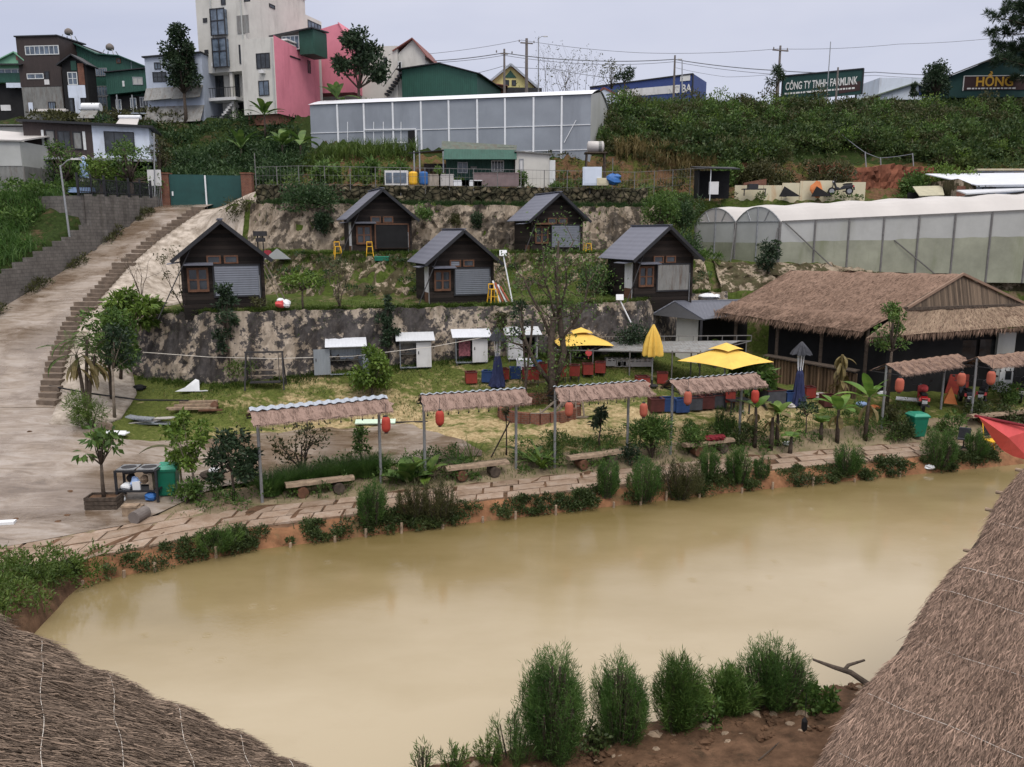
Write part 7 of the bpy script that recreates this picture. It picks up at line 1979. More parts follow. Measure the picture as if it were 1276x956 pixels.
for u,v0,v1,lab in ((1078,189,222,'thin grey post left of the red earth cut'),(1097,196,232,'white slanted post before the red earth cut'),(1137,191,215,'thin grey post right of the red earth cut')):
 m=MB();m.tube([at(u+2,v1,66.5),at(u,v0,66.5)],.05,6);tag(m.build('post',M['steel']),lab,'post',None,'thing')
def roof_tank(label,u,v0,v1,vb,Y):
 a=at(u,vb,Y);b=at(u,v1,Y);c=at(u,v0,Y);t=thing('roof_tank',label,'water tank',a);h=b.z-a.z;r=(c.z-b.z)/2
 for sx in (-1,1):
  for sy in (-1,1):MB().bar((sx*.7,sy*.7,0),(sx*.4,sy*.4,h),.07).build('leg',M['steel'],t)
 m=MB();m.lathe([(.2,h),(r*1.2,h+r*.3),(r*1.3,h+r),(r*1.1,h+r*1.6),(.2,h+2*r),(.08,h+2.2*r)],n=14);m.build('tank_body',M['pole'],t,smooth=True)
roof_tank('round grey water tank on a steel stand above the brown house',87,36,44,56,88);roof_tank('round grey water tank on a steel stand above the green hall',138,55,63,72,89)
p=at(115,142,79);t=thing('solar_heater','white horizontal solar water heater tank on a tall steel frame','water heater',(p.x,p.y,zg(p.x,p.y)));hh=at(115,142,79).z-zg(p.x,p.y)
for sx in (-1,1):
 for sy in (-1,1):MB().bar((sx*.75,sy*.5,-.3),(sx*.75,sy*.4,hh),.06).build('leg',M['steel'],t)
m=MB();m.tube([(-.85,0,hh+.6),(.85,0,hh+.6)],.38,14);m.build('tank_body',M['paper'],t);m=MB();m.slab((-.8,-.4,hh+.2),(.8,-.4,hh+.2),(.8,-1.3,hh-.6),(-.8,-1.3,hh-.6),.06);m.build('tube_panel',M['zincdark'],t)
p=at(159,156,65);t=thing('solar_heater','white solar water heater lying on the roof of the two-storey house','water heater',(p.x,p.y,p.z-.1))
m=MB();m.tube([(-.85,.5,.75),(.85,.5,.75)],.16,12);m.build('tank_body',M['paper'],t);m=MB();m.slab((-.85,-.3,.05),(.85,-.3,.05),(.75,.45,.7),(-.75,.45,.7),.06);m.build('tube_panel',M['filmpale'],t)
for i,x in enumerate((-11.9,-11.0,-10.3,-8.9,-6.9,-5.6,-4.7,-3.6,-2.3,-1.0,.1,1.5,2.4,3.6,4.6,5.6,6.9,8.6,9.9,11.6,13.4,15.5)):
 y=float(YF(x))-.12-.05*(i%3);m=MB();m.tube([(x,y,-.5),(x+.02,y+.03,.14+.07*(i%4))],[.05,.045],7);tag(m.build('shore_stake',M['log']),'short pale wooden stake in the water along the far shore','stake','wooden stakes along the far shore')
# ------------------------------------------------------------------ vegetation, hillside (masses nobody could count)
rng=np.random.default_rng(77)
def hillpts(n,x0,x1,y0,y1,cond=None):return scatter(rng,n,x0,x1,y0,y1,cond)
def thin(P,d):
 """drop points closer than d"""
 keep=[];cell={}
 for p in P:
  k=(int(p[0]//d),int(p[1]//d));ok=True
  for i in (-1,0,1):
   for j in (-1,0,1):
    for q in cell.get((k[0]+i,k[1]+j),()):
     if (q[0]-p[0])**2+(q[1]-p[1])**2<d*d:ok=False
  if ok:cell.setdefault(k,[]).append(p);keep.append(p)
 return np.array(keep)
hill_cond=lambda x,y:(x>6.8+(y-66)*.12)&(y>np.interp(x,[6,12,17,24,30,36,60],[67.5,67,66,69.5,70.5,67.5,68]))
P=thin(hillpts(2600,6.5,66,65.5,85.5,hill_cond),1.05);P[:,2]-=np.clip((P[:,1]-73)/5,0,1)*np.interp(P[:,0],[8,20,34,60],[.75,.95,1.0,1.1])
hill_stuff('hillside_thicket','',P,(.9,1.9),(.8,2.0),330,'lf_hill',(.30,.16),1)
P=thin(hillpts(160,7,60,68,77,hill_cond),2.6)
hill_stuff('hillside_bright_bushes','',P,(.8,1.5),(1.3,2.6),260,'lf_mid',(.28,.13),2)
P=thin(hillpts(260,7,60,68,80,hill_cond),1.7)
hill_stuff('hillside_yellow_bushes','',thin(hillpts(90,8,60,68,79,hill_cond),3),(.7,1.6),(1.2,2.4),200,'lf_bright',(.24,.1),23)
hill_stuff('hillside_olive_bushes','',P,(.8,1.5),(1.1,2.1),220,'lf_olive',(.26,.12),22)
P=scatter(rng,2600,7.5,21,74,79.5,lambda x,y:np.sin(x*1.1)+rng.normal(0,.6,len(x))>-.3)
g_=np.random.default_rng(6);a_=g_.random(len(P))*6.28
tag(MB().quads(blades(g_,P,g_.uniform(.9,2.1,len(P)),.09,np.stack([np.cos(a_),np.sin(a_),-.2+0*a_],1)*g_.uniform(.2,.8,(len(P),1)),3)).build('crest_cane_grass',M['lf_grass']),kind='stuff')
P=thin(hillpts(90,7,26,64.5,68.5),1.6)
hill_stuff('hill_foot_olive_scrub','',P,(.7,1.3),(.8,1.5),160,'lf_olive',(.28,.1),3)
lc=lambda x,y:(x>-36+(y-60)*.1)&(x<-.252*y)&(y>60.8)&(y<79.5)
P=thin(hillpts(1000,-37,-12,60,79.5,lc),1.0);P[:,2]-=np.clip((P[:,1]-70)/6,0,1)*1.5
hill_stuff('slope_thicket','',P,(.9,1.8),(1.0,2.4),300,'lf_hill2',(.30,.14),4)
P=thin(hillpts(200,-14,6.5,77,82),1.1)
hill_stuff('ridge_scrub','',P,(.8,1.5),(1.0,2.0),160,'lf_mid',(.34,.13),5)
P=thin(hillpts(220,-46,-31,77,82,None),1.4)
hill_stuff('slope_scrub','',P,(.8,1.5),(.7,1.3),110,'lf_olive',(.34,.15),6)
P=thin(hillpts(150,-40,-30.5,60.5,78,lambda x,y:(y>71)),1.3)
hill_stuff('slope_thicket','',P,(.8,1.5),(.8,1.6),120,'lf_hill2',(.34,.15),66)
def corn(name,x0,x1,y0,y1,n,mat,h,seed):
 g=np.random.default_rng(seed);P=scatter(g,n,x0,x1,y0,y1);q=[]
 for k in range(7):
  a=g.random(n)*6.28;L_=h*g.uniform(.4,.8,n)
  lean=np.stack([np.cos(a),np.sin(a),-.15*np.ones(n)],1)*g.uniform(.25,.9,(n,1))
  B=P.copy();B[:,2]+=h*g.random(n)*.55
  q.append(blades(g,B,L_,.07,lean,3))
 q.append(blades(g,P,np.ones(n)*h*1.2,.04,g.normal(0,.05,(n,3)),2))
 tag(MB().quads(np.concatenate(q)).build(name,M[mat]),kind='stuff')
corn('corn_rows',-17.5,-7.5,64.6,66.6,330,'lf_grass',1.5,1)
corn('dry_corn',8.2,16.5,65.5,67.0,230,'lf_dry',1.6,2)
P=thin(hillpts(420,-18,8,58.8,65,lambda x,y:~((x>-8.2)&(x<3.2)&(y>59.6))),.9)
hill_stuff('garden_weeds','',P,(.3,.8),(.3,.9),60,'lf_grass',(.3,.08),7)
P=thin(hillpts(330,2.5,17,59,66.5),.9)
hill_stuff('slope_weeds','',P,(.3,.8),(.25,.7),55,'lf_olive',(.26,.08),8)
P=thin(hillpts(700,9.5,40,50.9,61.8,lambda x,y:~((x>13)&(y<58.5))),.7)
hill_stuff('ledge_weeds','',P,(.35,.8),(.3,.8),110,'lf_mid',(.2,.08),9)
def grass(name,P,h,w,mat,seed,lean=.5,segs=2):
 g=np.random.default_rng(seed);n=len(P);a=g.random(n)*6.28
 ln=np.stack([np.cos(a),np.sin(a),np.zeros(n)],1)*g.uniform(.1,lean*2,(n,1))
 tag(MB().quads(blades(g,P,g.uniform(h*.5,h*1.3,n),w,ln,segs)).build(name,M[mat]),kind='stuff')
P=scatter(rng,38000,-17,13,33.5,42.3,lambda x,y:(y<W1(x)-1.0)&(np.sin(x*1.3+2*np.sin(y*.9))+np.sin(y*2.1+x*.7)+rng.normal(0,.5,len(x))>np.interp(y,[33,36,38,41],[1.2,.5,-.5,-1.4]))&(y>np.interp(x,[-17,-15,-9,-2,6,13],[32.5,31.5,34.1,35.0,36,37])))
grass('lawn_grass',P,.13,.03,'lf_grass',1,.6)
P=scatter(rng,9000,-16,13,33.5,41,lambda x,y:(y<W1(x)-1.2)&(y>np.interp(x,[-17,-15,-9,-2,6,13],[32.5,31.5,34.1,35.0,36,37])))
grass('dry_grass',P,.10,.03,'lf_dry',2,1.0)
def edge_grass(name,fy,x0,x1,n,mat,h,band,seed,off=0):
 g=np.random.default_rng(seed);x=g.uniform(x0,x1,n);y=fy(x)+off+g.normal(0,band,n)
 P=np.stack([x,y,zt(x,y)+.02],1);a=g.random(n)*6.28
 dens=np.sin(x*2.3+seed)+np.sin(x*5.1)+g.normal(0,.6,n)>-.9
 P=P[dens];a=a[dens];n=len(P)
 ln=np.stack([np.cos(a)*.5,np.sin(a)*.4-.55,-.35*np.ones(n)],1)*g.uniform(.3,1.3,(n,1))
 tag(MB().quads(blades(g,P,g.uniform(h*.5,h*1.3,n),.045,ln,3)).build(name,M[mat]),kind='stuff')
edge_grass('terrace_edge_grass',W1,-20,12.5,15000,'lf_grass',.34,.24,3,.1)
edge_grass('upper_edge_grass',W2,-15,12,11000,'lf_grass',.42,.4,4,.1)
edge_grass('ledge_edge_grass',W3,-16.5,10,9000,'lf_hill2',.5,.5,5,.4)
edge_grass('wall_foot_grass',lambda x:W1(x)-1.15,-18,12,7000,'lf_grass',.28,.18,6)
P=scatter(rng,9000,-15,12,37.5,51.5,lambda x,y:((y>W1(x)+.3)&(y<W1(x)+4.5))|((y>W2(x))&(y<W3(x)-1)))
grass('terrace_grass',P,.16,.035,'lf_grass',7,.6)
P=thin(scatter(rng,260,-14,12,42,51,lambda x,y:(y>W2(x)-2.4)&(y<W2(x)-.2)),.6)
hill_stuff('wall_weeds','',P,(.25,.6),(.3,.7),70,'lf_hill2',(.2,.07),10)
P=scatter(rng,16000,-40,-26.5,33,54,lambda x,y:(x<XL(y)-.35)&~((x>-29.2)&(y>47.5))&(x>-.66*y-1.5))
g=np.random.default_rng(5);n=len(P);a=g.random(n)*6.28
ln=np.stack([np.cos(a)*.7,np.sin(a)*.7-.2,-.2*np.ones(n)],1)*g.uniform(.3,1.3,(n,1))
tag(MB().quads(blades(g,P,g.uniform(.7,1.5,n),.075,ln,3)).build('bank_tall_grass',M['lf_tall']),kind='stuff')
P=thin(scatter(rng,60,-34,-27,47,55,lambda x,y:(x<XL(y)-3.2)&(y>48.5)),1.1)
hill_stuff('bank_bushes','',P,(.6,1.1),(.8,1.4),170,'lf_mid',(.26,.12),12)
P=np.stack([XL(np.linspace(34,57,70))+.22+.15*g.random(70),np.linspace(34,57,70),np.zeros(70)],1);P[:,2]=zt(P[:,0],P[:,1]);P=P[np.sin(P[:,1]*1.7)>.1]
hill_stuff('wall_foot_weeds','',P,(.2,.4),(.25,.7),70,'lf_olive',(.2,.06),13)
x=rng.uniform(-13,21,520);d=rng.uniform(-.1,.52,520);k=np.sin(x*1.1)+np.sin(x*2.9+1)+rng.normal(0,.5,520)>-.55-.55*(x<0);x,d=x[k],d[k]
P=np.stack([x,YF(x)+d,np.maximum(zt(x,YF(x)+d),.1)-.05],1)
hill_stuff('shore_weeds','',P,(.14,.34),(.15,.42),110,'lf_bank',(.10,.045),14)
P=scatter(rng,2600,-13,21,19,34,lambda x,y:(y>YF(x)+.1)&(y<YF(x)+.8))
grass('shore_grass',P,.30,.03,'lf_bank',15,.5)
P=thin(scatter(rng,900,-17.5,-11.6,15.0,21.5,lambda x,y:(y<YF(x)+.75)&((x<-11.75)|(y>YF(x)-.1))&(x>-17.2)),.30)
hill_stuff('corner_weeds','',P,(.25,.5),(.4,1.0),130,'lf_grass',(.12,.045),16)
P=P[::2]
gg=np.random.default_rng(8);n=len(P)*14;Q=np.repeat(P,14,0)+gg.normal(0,.15,(n,3))*[1,1,0];a=gg.random(n)*6.28
tag(MB().quads(blades(gg,Q,gg.uniform(.4,1.0,n),.022,np.stack([np.cos(a),np.sin(a),0*a],1)*.4,3)).build('corner_grass',M['lf_grass']),kind='stuff')
P=scatter(rng,16000,-11,17,24,39,lambda x,y:(y>YF(x)+2.75)&(y<YF(x)+5.0)&(np.sin(x*.9+1)+np.sin(x*2.3)+rng.normal(0,.5,len(x))>-.6))
grass('bed_grass',P,.26,.028,'lf_grass',17,.6)
P=thin(scatter(rng,2400,-10.5,19,25,39,lambda x,y:(y>YF(x)+2.85)&(y<YF(x)+5.3)&(np.sin(x*1.7)+np.sin(x*.6+y)+rng.normal(0,.5,len(x))>-.5)),.36)
hill_stuff('bed_weeds','',P,(.2,.45),(.25,.75),110,'lf_mid',(.11,.05),18)
P=scatter(rng,2500,-2,20,26,36,lambda x,y:(y>YF(x)+.5)&(y<YF(x)+2.9));grass('path_weeds',P[np.sin(P[:,0]*3+P[:,1]*5)>.7],.12,.02,'lf_grass',19,.8)
# ------------------------------------------------------------------ single plants
def G(u,v):return gr(u,v)
def grass_tuft(label,p,r,h,n,mat='lf_grass',group=None,seed=0,name='grass_tuft'):
 g=np.random.default_rng(seed+31);a=g.random(n)*6.28;q=np.sqrt(g.random(n))
 P=np.stack([np.cos(a)*q*r*.55,np.sin(a)*q*r*.55,0*a],1)
 ln=np.stack([np.cos(a),np.sin(a),0*a],1)*(q*r/h*g.uniform(.5,1.3,n))[:,None]
 o=MB().quads(blades(g,P,h*g.uniform(.6,1.15,n),.02,ln,4)).build(name,M[mat],None,p);tag(o,label,'grass',group);return o
for i,(u,v,r,h)in enumerate(((338,616,.7,.95),(358,608,.7,.9),(382,604,.75,.85),(408,599,.75,.9),(432,596,.75,.95),(456,593,.75,1.0),(474,590,.6,.85))):
 grass_tuft('soft grass tuft in the continuous row behind the leftmost log bench',G(u,v),r,h,900,'lf_tall','grass row behind the leftmost bench',i)
def tuft(label,u,v,h,r,n,mat='lf_tall',seed=0,leaf=.13,w=.016):
 n=int(n*1.5);r*=1.12
 p=G(u,v);t=thing('feathery_shrub',label,'shrub',p,seed,'round feathery tufts along the shore')
 m=feathery(np.random.default_rng(seed),h,r,n,leaf,w)
 f=MB();f.arr=m.arr;f.build('foliage',M[mat],t);s=MB();s.v,s.f,s.m,s.n=m.v,m.f,[0]*len(m.f),m.n;s.build('stem',M['bark'],t)
tuft('dense green feathery tuft right of the leftmost shelter, at the bank edge',464,656,1.45,.42,3600,'lf_tall',1)
tuft('brownish thin feathery tuft, left one of a dry pair on the bank',514,650,1.35,.34,1900,'lf_olive',2)
tuft('brownish thin feathery tuft, right one of a dry pair on the bank',545,652,1.5,.42,2600,'lf_olive',3)
tuft('narrow tall green tuft in front of the third shelter bench',757,622,1.5,.36,3200,'lf_tall',4)
tuft('broad round green tuft, left of a wide dull one below the fourth shelter',803,624,1.65,.56,4200,'lf_tall',5)
tuft('wide dull tuft mixed with weeds right of the broad round one',845,622,1.5,.58,3600,'lf_olive',6)
tuft('slim green tuft in front of the bench with the red cloth',883,600,1.35,.36,2600,'lf_tall',7)
tuft('green tuft below the right post of the fourth shelter',920,605,1.4,.40,3000,'lf_tall',8)
tuft('small thin tuft, rightmost of the cluster below the fourth shelter',949,600,1.0,.22,1300,'lf_tall',9)
tuft('lone dark green tuft on the orange bank below the big banana plant',1056,592,1.3,.42,3000,'lf_tall',10)
tuft('fat round tuft in front of the right green bin',1168,580,1.6,.60,4400,'lf_tall',11)
tuft('small oval tuft left of the red tarpaulin',1214,570,1.15,.38,2600,'lf_tall',12)
tuft('low weedy tuft at the water edge under the leftmost shelter',272,690,.8,.5,1900,'lf_mid',13)
tuft('upright grass-like tuft behind the red cloth bench',898,545,1.3,.32,1600,'lf_tall',14)
tree('young_tree','slender young tree with drooping palmate leaves growing out of the wooden planter',G(131,634)+Vector((0,0,.3)),2.45,1.5,1.15,170,'lf_mid',(.32,.13),.06,12,None,3,'bark',(.05,0),.45,.5,.8,.5,'tree',hang=.5)
def umbrella_tree(label,u,v,h,cw,n,mat,seed,leaf=(.34,.14),ch=None,lean=(0,0),tr=.07):
 return tree('young_tree',label,G(u,v),h,cw,ch or h*.42,n,mat,leaf,tr,16,None,seed,'bark',lean,.5,.55,.5,.5,'tree',hang=.4)
umbrella_tree('yellow-green spreading tree beside the steps, crown touching the lower terrace',150,475,4.2,3.0,1500,'lf_bright',5,(.34,.13),1.7,(.9,.2))
tree('garden_tree','bushy tree in front of the mouldy wall, left corner of the lawn',G(140,500),3.9,2.9,2.6,2600,'lf_mid',(.22,.10),.08,18,None,6)
tree('garden_tree','pale-stemmed slim tree with sparse dark crown beside the scrap heap',G(143,524),3.9,1.9,1.7,700,'lf_dark',(.2,.09),.06,9,None,7,'palebark',(.25,0),.55)
palm('clump of three palms with drooping dry fronds beside the steps',G(108,512),2.9,8,1.7,3,None,(0,0),'lf_mid',.34,'palm',[(-.2,0,2.3),(.25,.1,2.9),(.55,0,2.2)])
pd=np.random.default_rng(4);m=MB()
for k in range(16):bigleaf(m,(pd.uniform(-.3,.5),0,pd.uniform(1.6,2.4)),pd.uniform(0,6.28),-.5,1.1,.22,1.0,5,0,.1,.5,.3,random.Random(k))
tag(m.build('dry_fronds',M['lf_dry'],None,G(108,512)),'dead brown fronds hanging from the palm clump','fronds')
shrub('shrub','rounded fine-leaved bush at the lawn corner below the palms',G(116,535),1.5,1.0,2200,'lf_grass',(.16,.03),None,'shrub',8)
tree('young_tree','bright lime green tree behind the green bin',G(243,622),3.0,1.7,1.9,1500,'lf_bright',(.17,.08),.05,14,None,9,'palebark',(-.1,0),.35)
tree('young_tree','dark glossy leafy tree right of the lime green tree',G(291,625),2.4,2.0,1.8,1500,'lf_dark',(.2,.09),.05,14,None,10)
shrub('shrub','low leafy plants beside the green bin',G(232,628),.7,.7,700,'lf_mid',(.14,.07),None,'shrub',11)
m=MB();rb=random.Random(3);bigleaf(m,(0,0,1.1),3.3,.5,1.5,.34,1.3,8,0,.15,.3,.2,rb);m.tube([(0,0,0),(0,0,1.1)],.035,6);tag(m.build('arching_leaf',M['lf_olive'],None,G(205,600)+Vector((.6,0,0))),'single long arching leaf behind the green bin','plant')
def multi(label,u,v,h,spread,nleaf,mat,seed,ns=6,leaf=(.15,.07),r=.04,name='young_tree',depth=2,bark='bark'):
 rg=np.random.default_rng(seed);p=G(u,v);t=thing(name,label,'tree',p);m=MB();tips=[]
 for k in range(ns):
  a=6.28*k/ns+rg.normal(0,.3);branchy(rg,(0,0,0),(math.cos(a)*spread,math.sin(a)*spread,1),h*.5,r,depth,m,tips,2,.4)
 m.build('trunk',M[bark],t)
 T=np.array([tuple(q[0])for q in tips]);idx=rg.integers(0,len(T),nleaf)
 MB().quads(leafq(rg,T[idx]+rg.normal(0,.12,(nleaf,3)),leaf[0],leaf[1],np.tile((0,0,.3),(nleaf,1)),1)).build('crown',M[mat],t)
multi('many-stemmed bare-legged small tree under the leftmost shelter',377,592,1.75,.42,420,'lf_olive',4,5,(.16,.08),.045)
tree('young_tree','small leafy sapling beside the right post of the leftmost shelter',G(450,585),1.55,.95,.95,420,'lf_mid',(.15,.07),.035,9,None,14)
tree('garden_tree','round bright green bush tree in front of the open grey kiosk',G(463,497),2.25,2.3,1.75,2300,'lf_bright',(.18,.10),.06,18,None,15,'bark',(0,0),.2)
tree('young_tree','narrow dark tree standing against the wall between the first two kiosks',G(484,446),3.0,1.25,2.6,1500,'lf_dark',(.16,.08),.05,16,None,16)
tree('young_tree','thin tall dark tree against the mouldy wall, left of the swing frame',G(285,466),4.1,1.25,3.4,1100,'lf_dark',(.19,.08),.05,16,None,17)
tree('young_tree','thin sapling propped with a slanting stick, between second and third shelter',G(631,568),2.0,.55,.55,90,'lf_olive',(.14,.06),.03,5,None,18);a=G(612,570);m=MB();m.bar(a,a+Vector((.75,.1,1.45)),.05);tag(m.build('prop_stick',M['bark']),'dark slanting stick propping the thin sapling','stick')
tree('young_tree','slim mango-like sapling with hanging dark leaves under the third shelter',G(748,562),1.9,.85,.8,300,'lf_dark',(.26,.07),.035,8,None,19,hang=.9)
shrub('oleander_bush','big loose bush with long narrow leaves left of the fourth shelter',G(812,572),1.85,1.05,2600,'lf_mid',(.22,.045),None,'bush',20,12)
g=np.random.default_rng(3)
shrub('shrub','bush with tiny pale flowers around the post of the third shelter',G(785,580),1.0,.6,600,'lf_dark',(.12,.06),None,'shrub',21)
shrub('shrub','weedy bush right of the fourth shelter left post',G(858,566),1.15,.85,1100,'lf_mid',(.14,.05),None,'shrub',22)
shrub('shrub','weedy bush between the red cloth bench and the banana plants',G(925,552),.9,.8,900,'lf_bank',(.14,.05),None,'shrub',23)
def spiky(label,u,v,h,n,W,mat='lf_mid',seed=0,name='spiky_plant',droop=1.2):
 rg=random.Random(seed);p=G(u,v);m=MB()
 for i in range(n):bigleaf(m,(0,0,.02),i*2.4,rg.uniform(.5,1.35),h*rg.uniform(.8,1.25),W,rg.uniform(.5,1)*droop,7,0,.02,.25,0,rg)
 return tag(m.build(name,M[mat],None,p),label,'plant')
spiky('taro-like plant with very broad dark green leaves under the second shelter',508,604,1.25,9,.62,'lf_mid',4,'broad_leaf_plant')
spiky('broad bright leaf plant right of the dark taro-like one',530,598,.95,7,.42,'lf_bright',5,'broad_leaf_plant')
palm('low feathery palm seedling beside the second shelter',G(548,592),.15,12,1.35,7,None,(0,0),'lf_tall',.3,'low_palm')
spiky('yellow-striped spiky plant between second and third shelter',675,586,1.15,30,.075,'lf_bright',6,'spiky_plant')
spiky('banana seedling behind the yellow-striped spiky plant',662,578,1.1,6,.3,'lf_mid',7,'broad_leaf_plant')
shrub('shrub','pale loose shrub behind the spiky plant',G(690,575),1.35,.55,600,'lf_grass',(.18,.035),None,'shrub',24)
spiky('clump of thin reeds left of the thin sapling',588,582,1.3,22,.03,'lf_grass',8,'reed_clump',.4)
spiky('clump of green blades beside the low palm',570,590,1.0,26,.05,'lf_tall',9,'reed_clump',.8)
banana('slim dark-stemmed banana plant, leftmost, at the right post of the fourth shelter',G(940,558),1.7,6,1.05,1)
banana('withered banana plant with hanging brown leaves',G(960,563),1.5,3,.9,2,mat='lf_dry')
banana('small bright banana plant with yellow centre leaf',G(968,556),1.35,7,.95,3,dry=False,mat='lf_bright')
banana('banana plant with drooping brown leaf, left of the biggest one',G(1043,552),1.45,7,1.25,4)
banana('biggest banana plant with a thick dry skirt, left of the right shelter post',G(1078,548),1.9,7,1.6,5,W=.5)
banana('tiny banana plant between the white bag and the open ground',G(984,567),.75,5,.55,6,dry=False)
banana('young banana plant among the weeds left of the drooping one',G(1023,548),.75,6,.6,7,dry=False)
tree('young_tree','thin young tree before the navy umbrella at the bar',G(1003,545),1.8,.9,.8,220,'lf_dark',(.15,.07),.03,8,None,30)
umbrella_tree('papaya-like bush with big lobed leaves beside the large yellow parasol',930,500,1.9,2.3,650,'lf_mid',31,(.42,.2),1.3)
palm('potted yellow-green palm before the grey roofed kitchen',G(891,458),1.0,9,1.0,9,None,(0,0),'lf_bright',.26)
p=at(1110,450,37.2);t=tree('garden_tree','thin tree growing in front of the thatched eave, reddish at the lower right',(p.x,p.y,zg(p.x,p.y)),at(1110,380,37.2).z-zg(p.x,p.y),1.7,2.2,1300,'lf_mid',(.15,.08),.08,14,None,33,'bark',(0,0),.55)
p=G(1045,505);m=MB();rb=random.Random(9);m.tube([(0,0,0),(.05,0,1.3),(0,0,2.4)],[.12,.1,.06],8)
for i in range(22):bigleaf(m,(0,0,rb.uniform(.8,2.4)),i*2.4,rb.uniform(-.9,.2),.75,.2,1.1,5,0,.1,.5,.3,rb)
tag(m.build('dry_plant',M['lf_dry'],None,p),'tall withered brown plant before the bamboo bar','plant')
for i,(u,v,h,r,mt,lab)in enumerate(((1186,545,1.15,.7,'lf_mid','leafy bush behind the black swivel chair'),(1250,506,1.3,.75,'lf_mid','round leafy bush in front of the white door at the right'),(1112,530,.9,.7,'lf_olive','reddish low bush right of the biggest banana plant'),(1215,522,.7,.9,'lf_bank','wide low bush under the rightmost shelter'),(1255,525,.6,1.0,'lf_bank','low weeds right of the rightmost shelter post'),(1120,545,.75,.9,'lf_bank','low dark hedge left of the right green bin'),(1080,478,.8,.6,'lf_olive','bush in the shade before the house corner'))):
 shrub('shrub',lab,G(u,v),h,r,900,mt,(.13,.06),None,'shrub',40+i)
rg_=np.random.default_rng(21);p=G(690,505);t=thing('bare_tree','big half-bare tree with mossy dark limbs in the middle of the lawn','tree',p)
m=MB();tips=[]
S=lambda u,v,y=0.:at(u,v,p.y+y)-p
main=[([(690,505),(688,470),(686,430),(690,395)],[.25,.19,.15,.12]),([(690,480),(703,440),(697,395),(693,350),(696,300)],[.17,.14,.12,.09,.04]),([(686,478),(664,448),(655,425),(648,400)],[.11,.09,.07,.05]),([(690,430),(676,395),(660,365),(652,345)],[.085,.065,.05,.03]),([(697,425),(716,402),(728,380),(733,352),(745,335)],[.075,.06,.05,.04,.02]),([(692,400),(686,370),(676,340),(678,310)],[.065,.05,.04,.02]),([(668,448),(648,430),(630,425)],[.06,.045,.02]),([(696,390),(706,355),(704,320),(715,300)],[.06,.045,.03,.02])]
for i,(pts,rr)in enumerate(main):
 q=[S(u,v,.5*math.sin(i*2.1)*k/len(pts))for k,(u,v)in enumerate(pts)];m.tube(q,rr,8)
 for k in range(1,len(q)):
  for _ in range(2):
   f=rg_.random();b_=q[k-1].lerp(q[k],f);dd=Vector(rg_.normal(0,.8,3))+Vector((0,0,.7));branchy(rg_,b_,dd,rg_.uniform(.5,1.1),min(.03,rr[k]),2,m,tips,2,.5)
m.build('trunk',M['bark'],t,smooth=True)
T=np.array([tuple(q[0])for q in tips]);n=2500;idx=rg_.integers(0,len(T),n)
MB().quads(leafq(rg_,T[idx]+rg_.normal(0,.22,(n,3)),.14,.07,None)).build('crown',M['lf_mid'],t)
tree('garden_tree','thin dark pole-stemmed tree just left of the bare tree, holding up a leafy top',G(655,500),4.6,1.2,1.6,350,'lf_dark',(.16,.07),.05,8,None,60,'bark',(-.25,0),.6)
shrub('shrub','weeds around the foot of the bare tree',G(680,503),.8,.9,700,'lf_olive',(.13,.04),None,'shrub',61)
m=MB();m.bar(S(652,505,-.3),S(664,400,0),.1);tag(m.build('prop_pole',M['bark'],None,p),'long dark pole leaning against the left fork of the bare tree','pole')
umbrella_tree('flat-topped yellow-green tree on the terrace edge right of the lower left cabin',378,388,1.75,2.3,520,'lf_bright',62,(.26,.09),.7,(0,0),.05)
multi('wispy grey-stemmed shrub tree on the terrace between lower left and middle cabins',424,386,2.2,.35,300,'lf_olive',8,5,(.14,.05),.03)
multi('scraggy thin tree in front of the window of the lower left cabin',228,385,2.6,.3,380,'lf_olive',9,4,(.16,.06),.035)
multi('leafless twiggy sapling on the pale slope beside the steps',176,372,2.4,.35,14,'lf_olive',10,4,(.1,.05),.03)
shrub('shrub','small dark plant with round leaves before the shutter of the lower left cabin',G(284,392),.9,.45,300,'lf_dark',(.2,.1),None,'shrub',63)
shrub('shrub','yellowish weed bush at the right corner of the lower left cabin',G(322,388),.75,.4,300,'lf_olive',(.12,.05),None,'shrub',64)
shrub('shrub','spreading creeper bush hanging from the ledge left of the upper open cabin',at(385,262,52.4),1.3,2.3,2600,'lf_hill2',(.22,.1),None,'shrub',65,16,False)
shrub('shrub','dark creeper hanging down the pale upper wall, left of the upper open cabin',at(402,292,51.6),1.5,.8,1100,'lf_dark',(.2,.09),None,'shrub',66,10,False)
shrub('shrub','bushy weed on top of the pale wall beside the gate pier',at(300,275,53.6),1.2,1.1,1100,'lf_olive',(.2,.06),None,'shrub',67,10,False)
shrub('shrub','small round bush growing out of the pale upper wall, left of two',at(567,283,53.6),.9,.5,500,'lf_olive',(.16,.07),None,'shrub',68,8,False)
shrub('shrub','dark oval bush growing out of the pale upper wall, right of two',at(594,287,53.6),1.2,.5,700,'lf_dark',(.16,.07),None,'shrub',69,8,False)
shrub('shrub','drooping wall plant at the right corner of the upper open cabin',at(527,275,52),.9,.7,600,'lf_mid',(.2,.07),None,'shrub',70,8,False)
shrub('shrub','big leafy bush right of the upper cabins, against the fence end',at(822,285,54),2.6,1.4,2600,'lf_mid',(.2,.08),None,'bush',71,14)
shrub('shrub','second big bush on the slope, left of the pale greenhouse',at(852,290,55),2.3,1.4,2400,'lf_hill2',(.2,.08),None,'bush',72,14)
shrub('shrub','bush below the corner of the pale greenhouse',at(845,318,52),1.2,1.6,1600,'lf_hill2',(.2,.08),None,'bush',73,12)
tree('young_tree','dark blue-green sapling in front of the pale greenhouse end',(at(958,345,50).x,50,zg(at(958,345,50).x,50)),2.4,1.9,1.9,1000,'lf_dark',(.2,.09),.05,12,None,74)
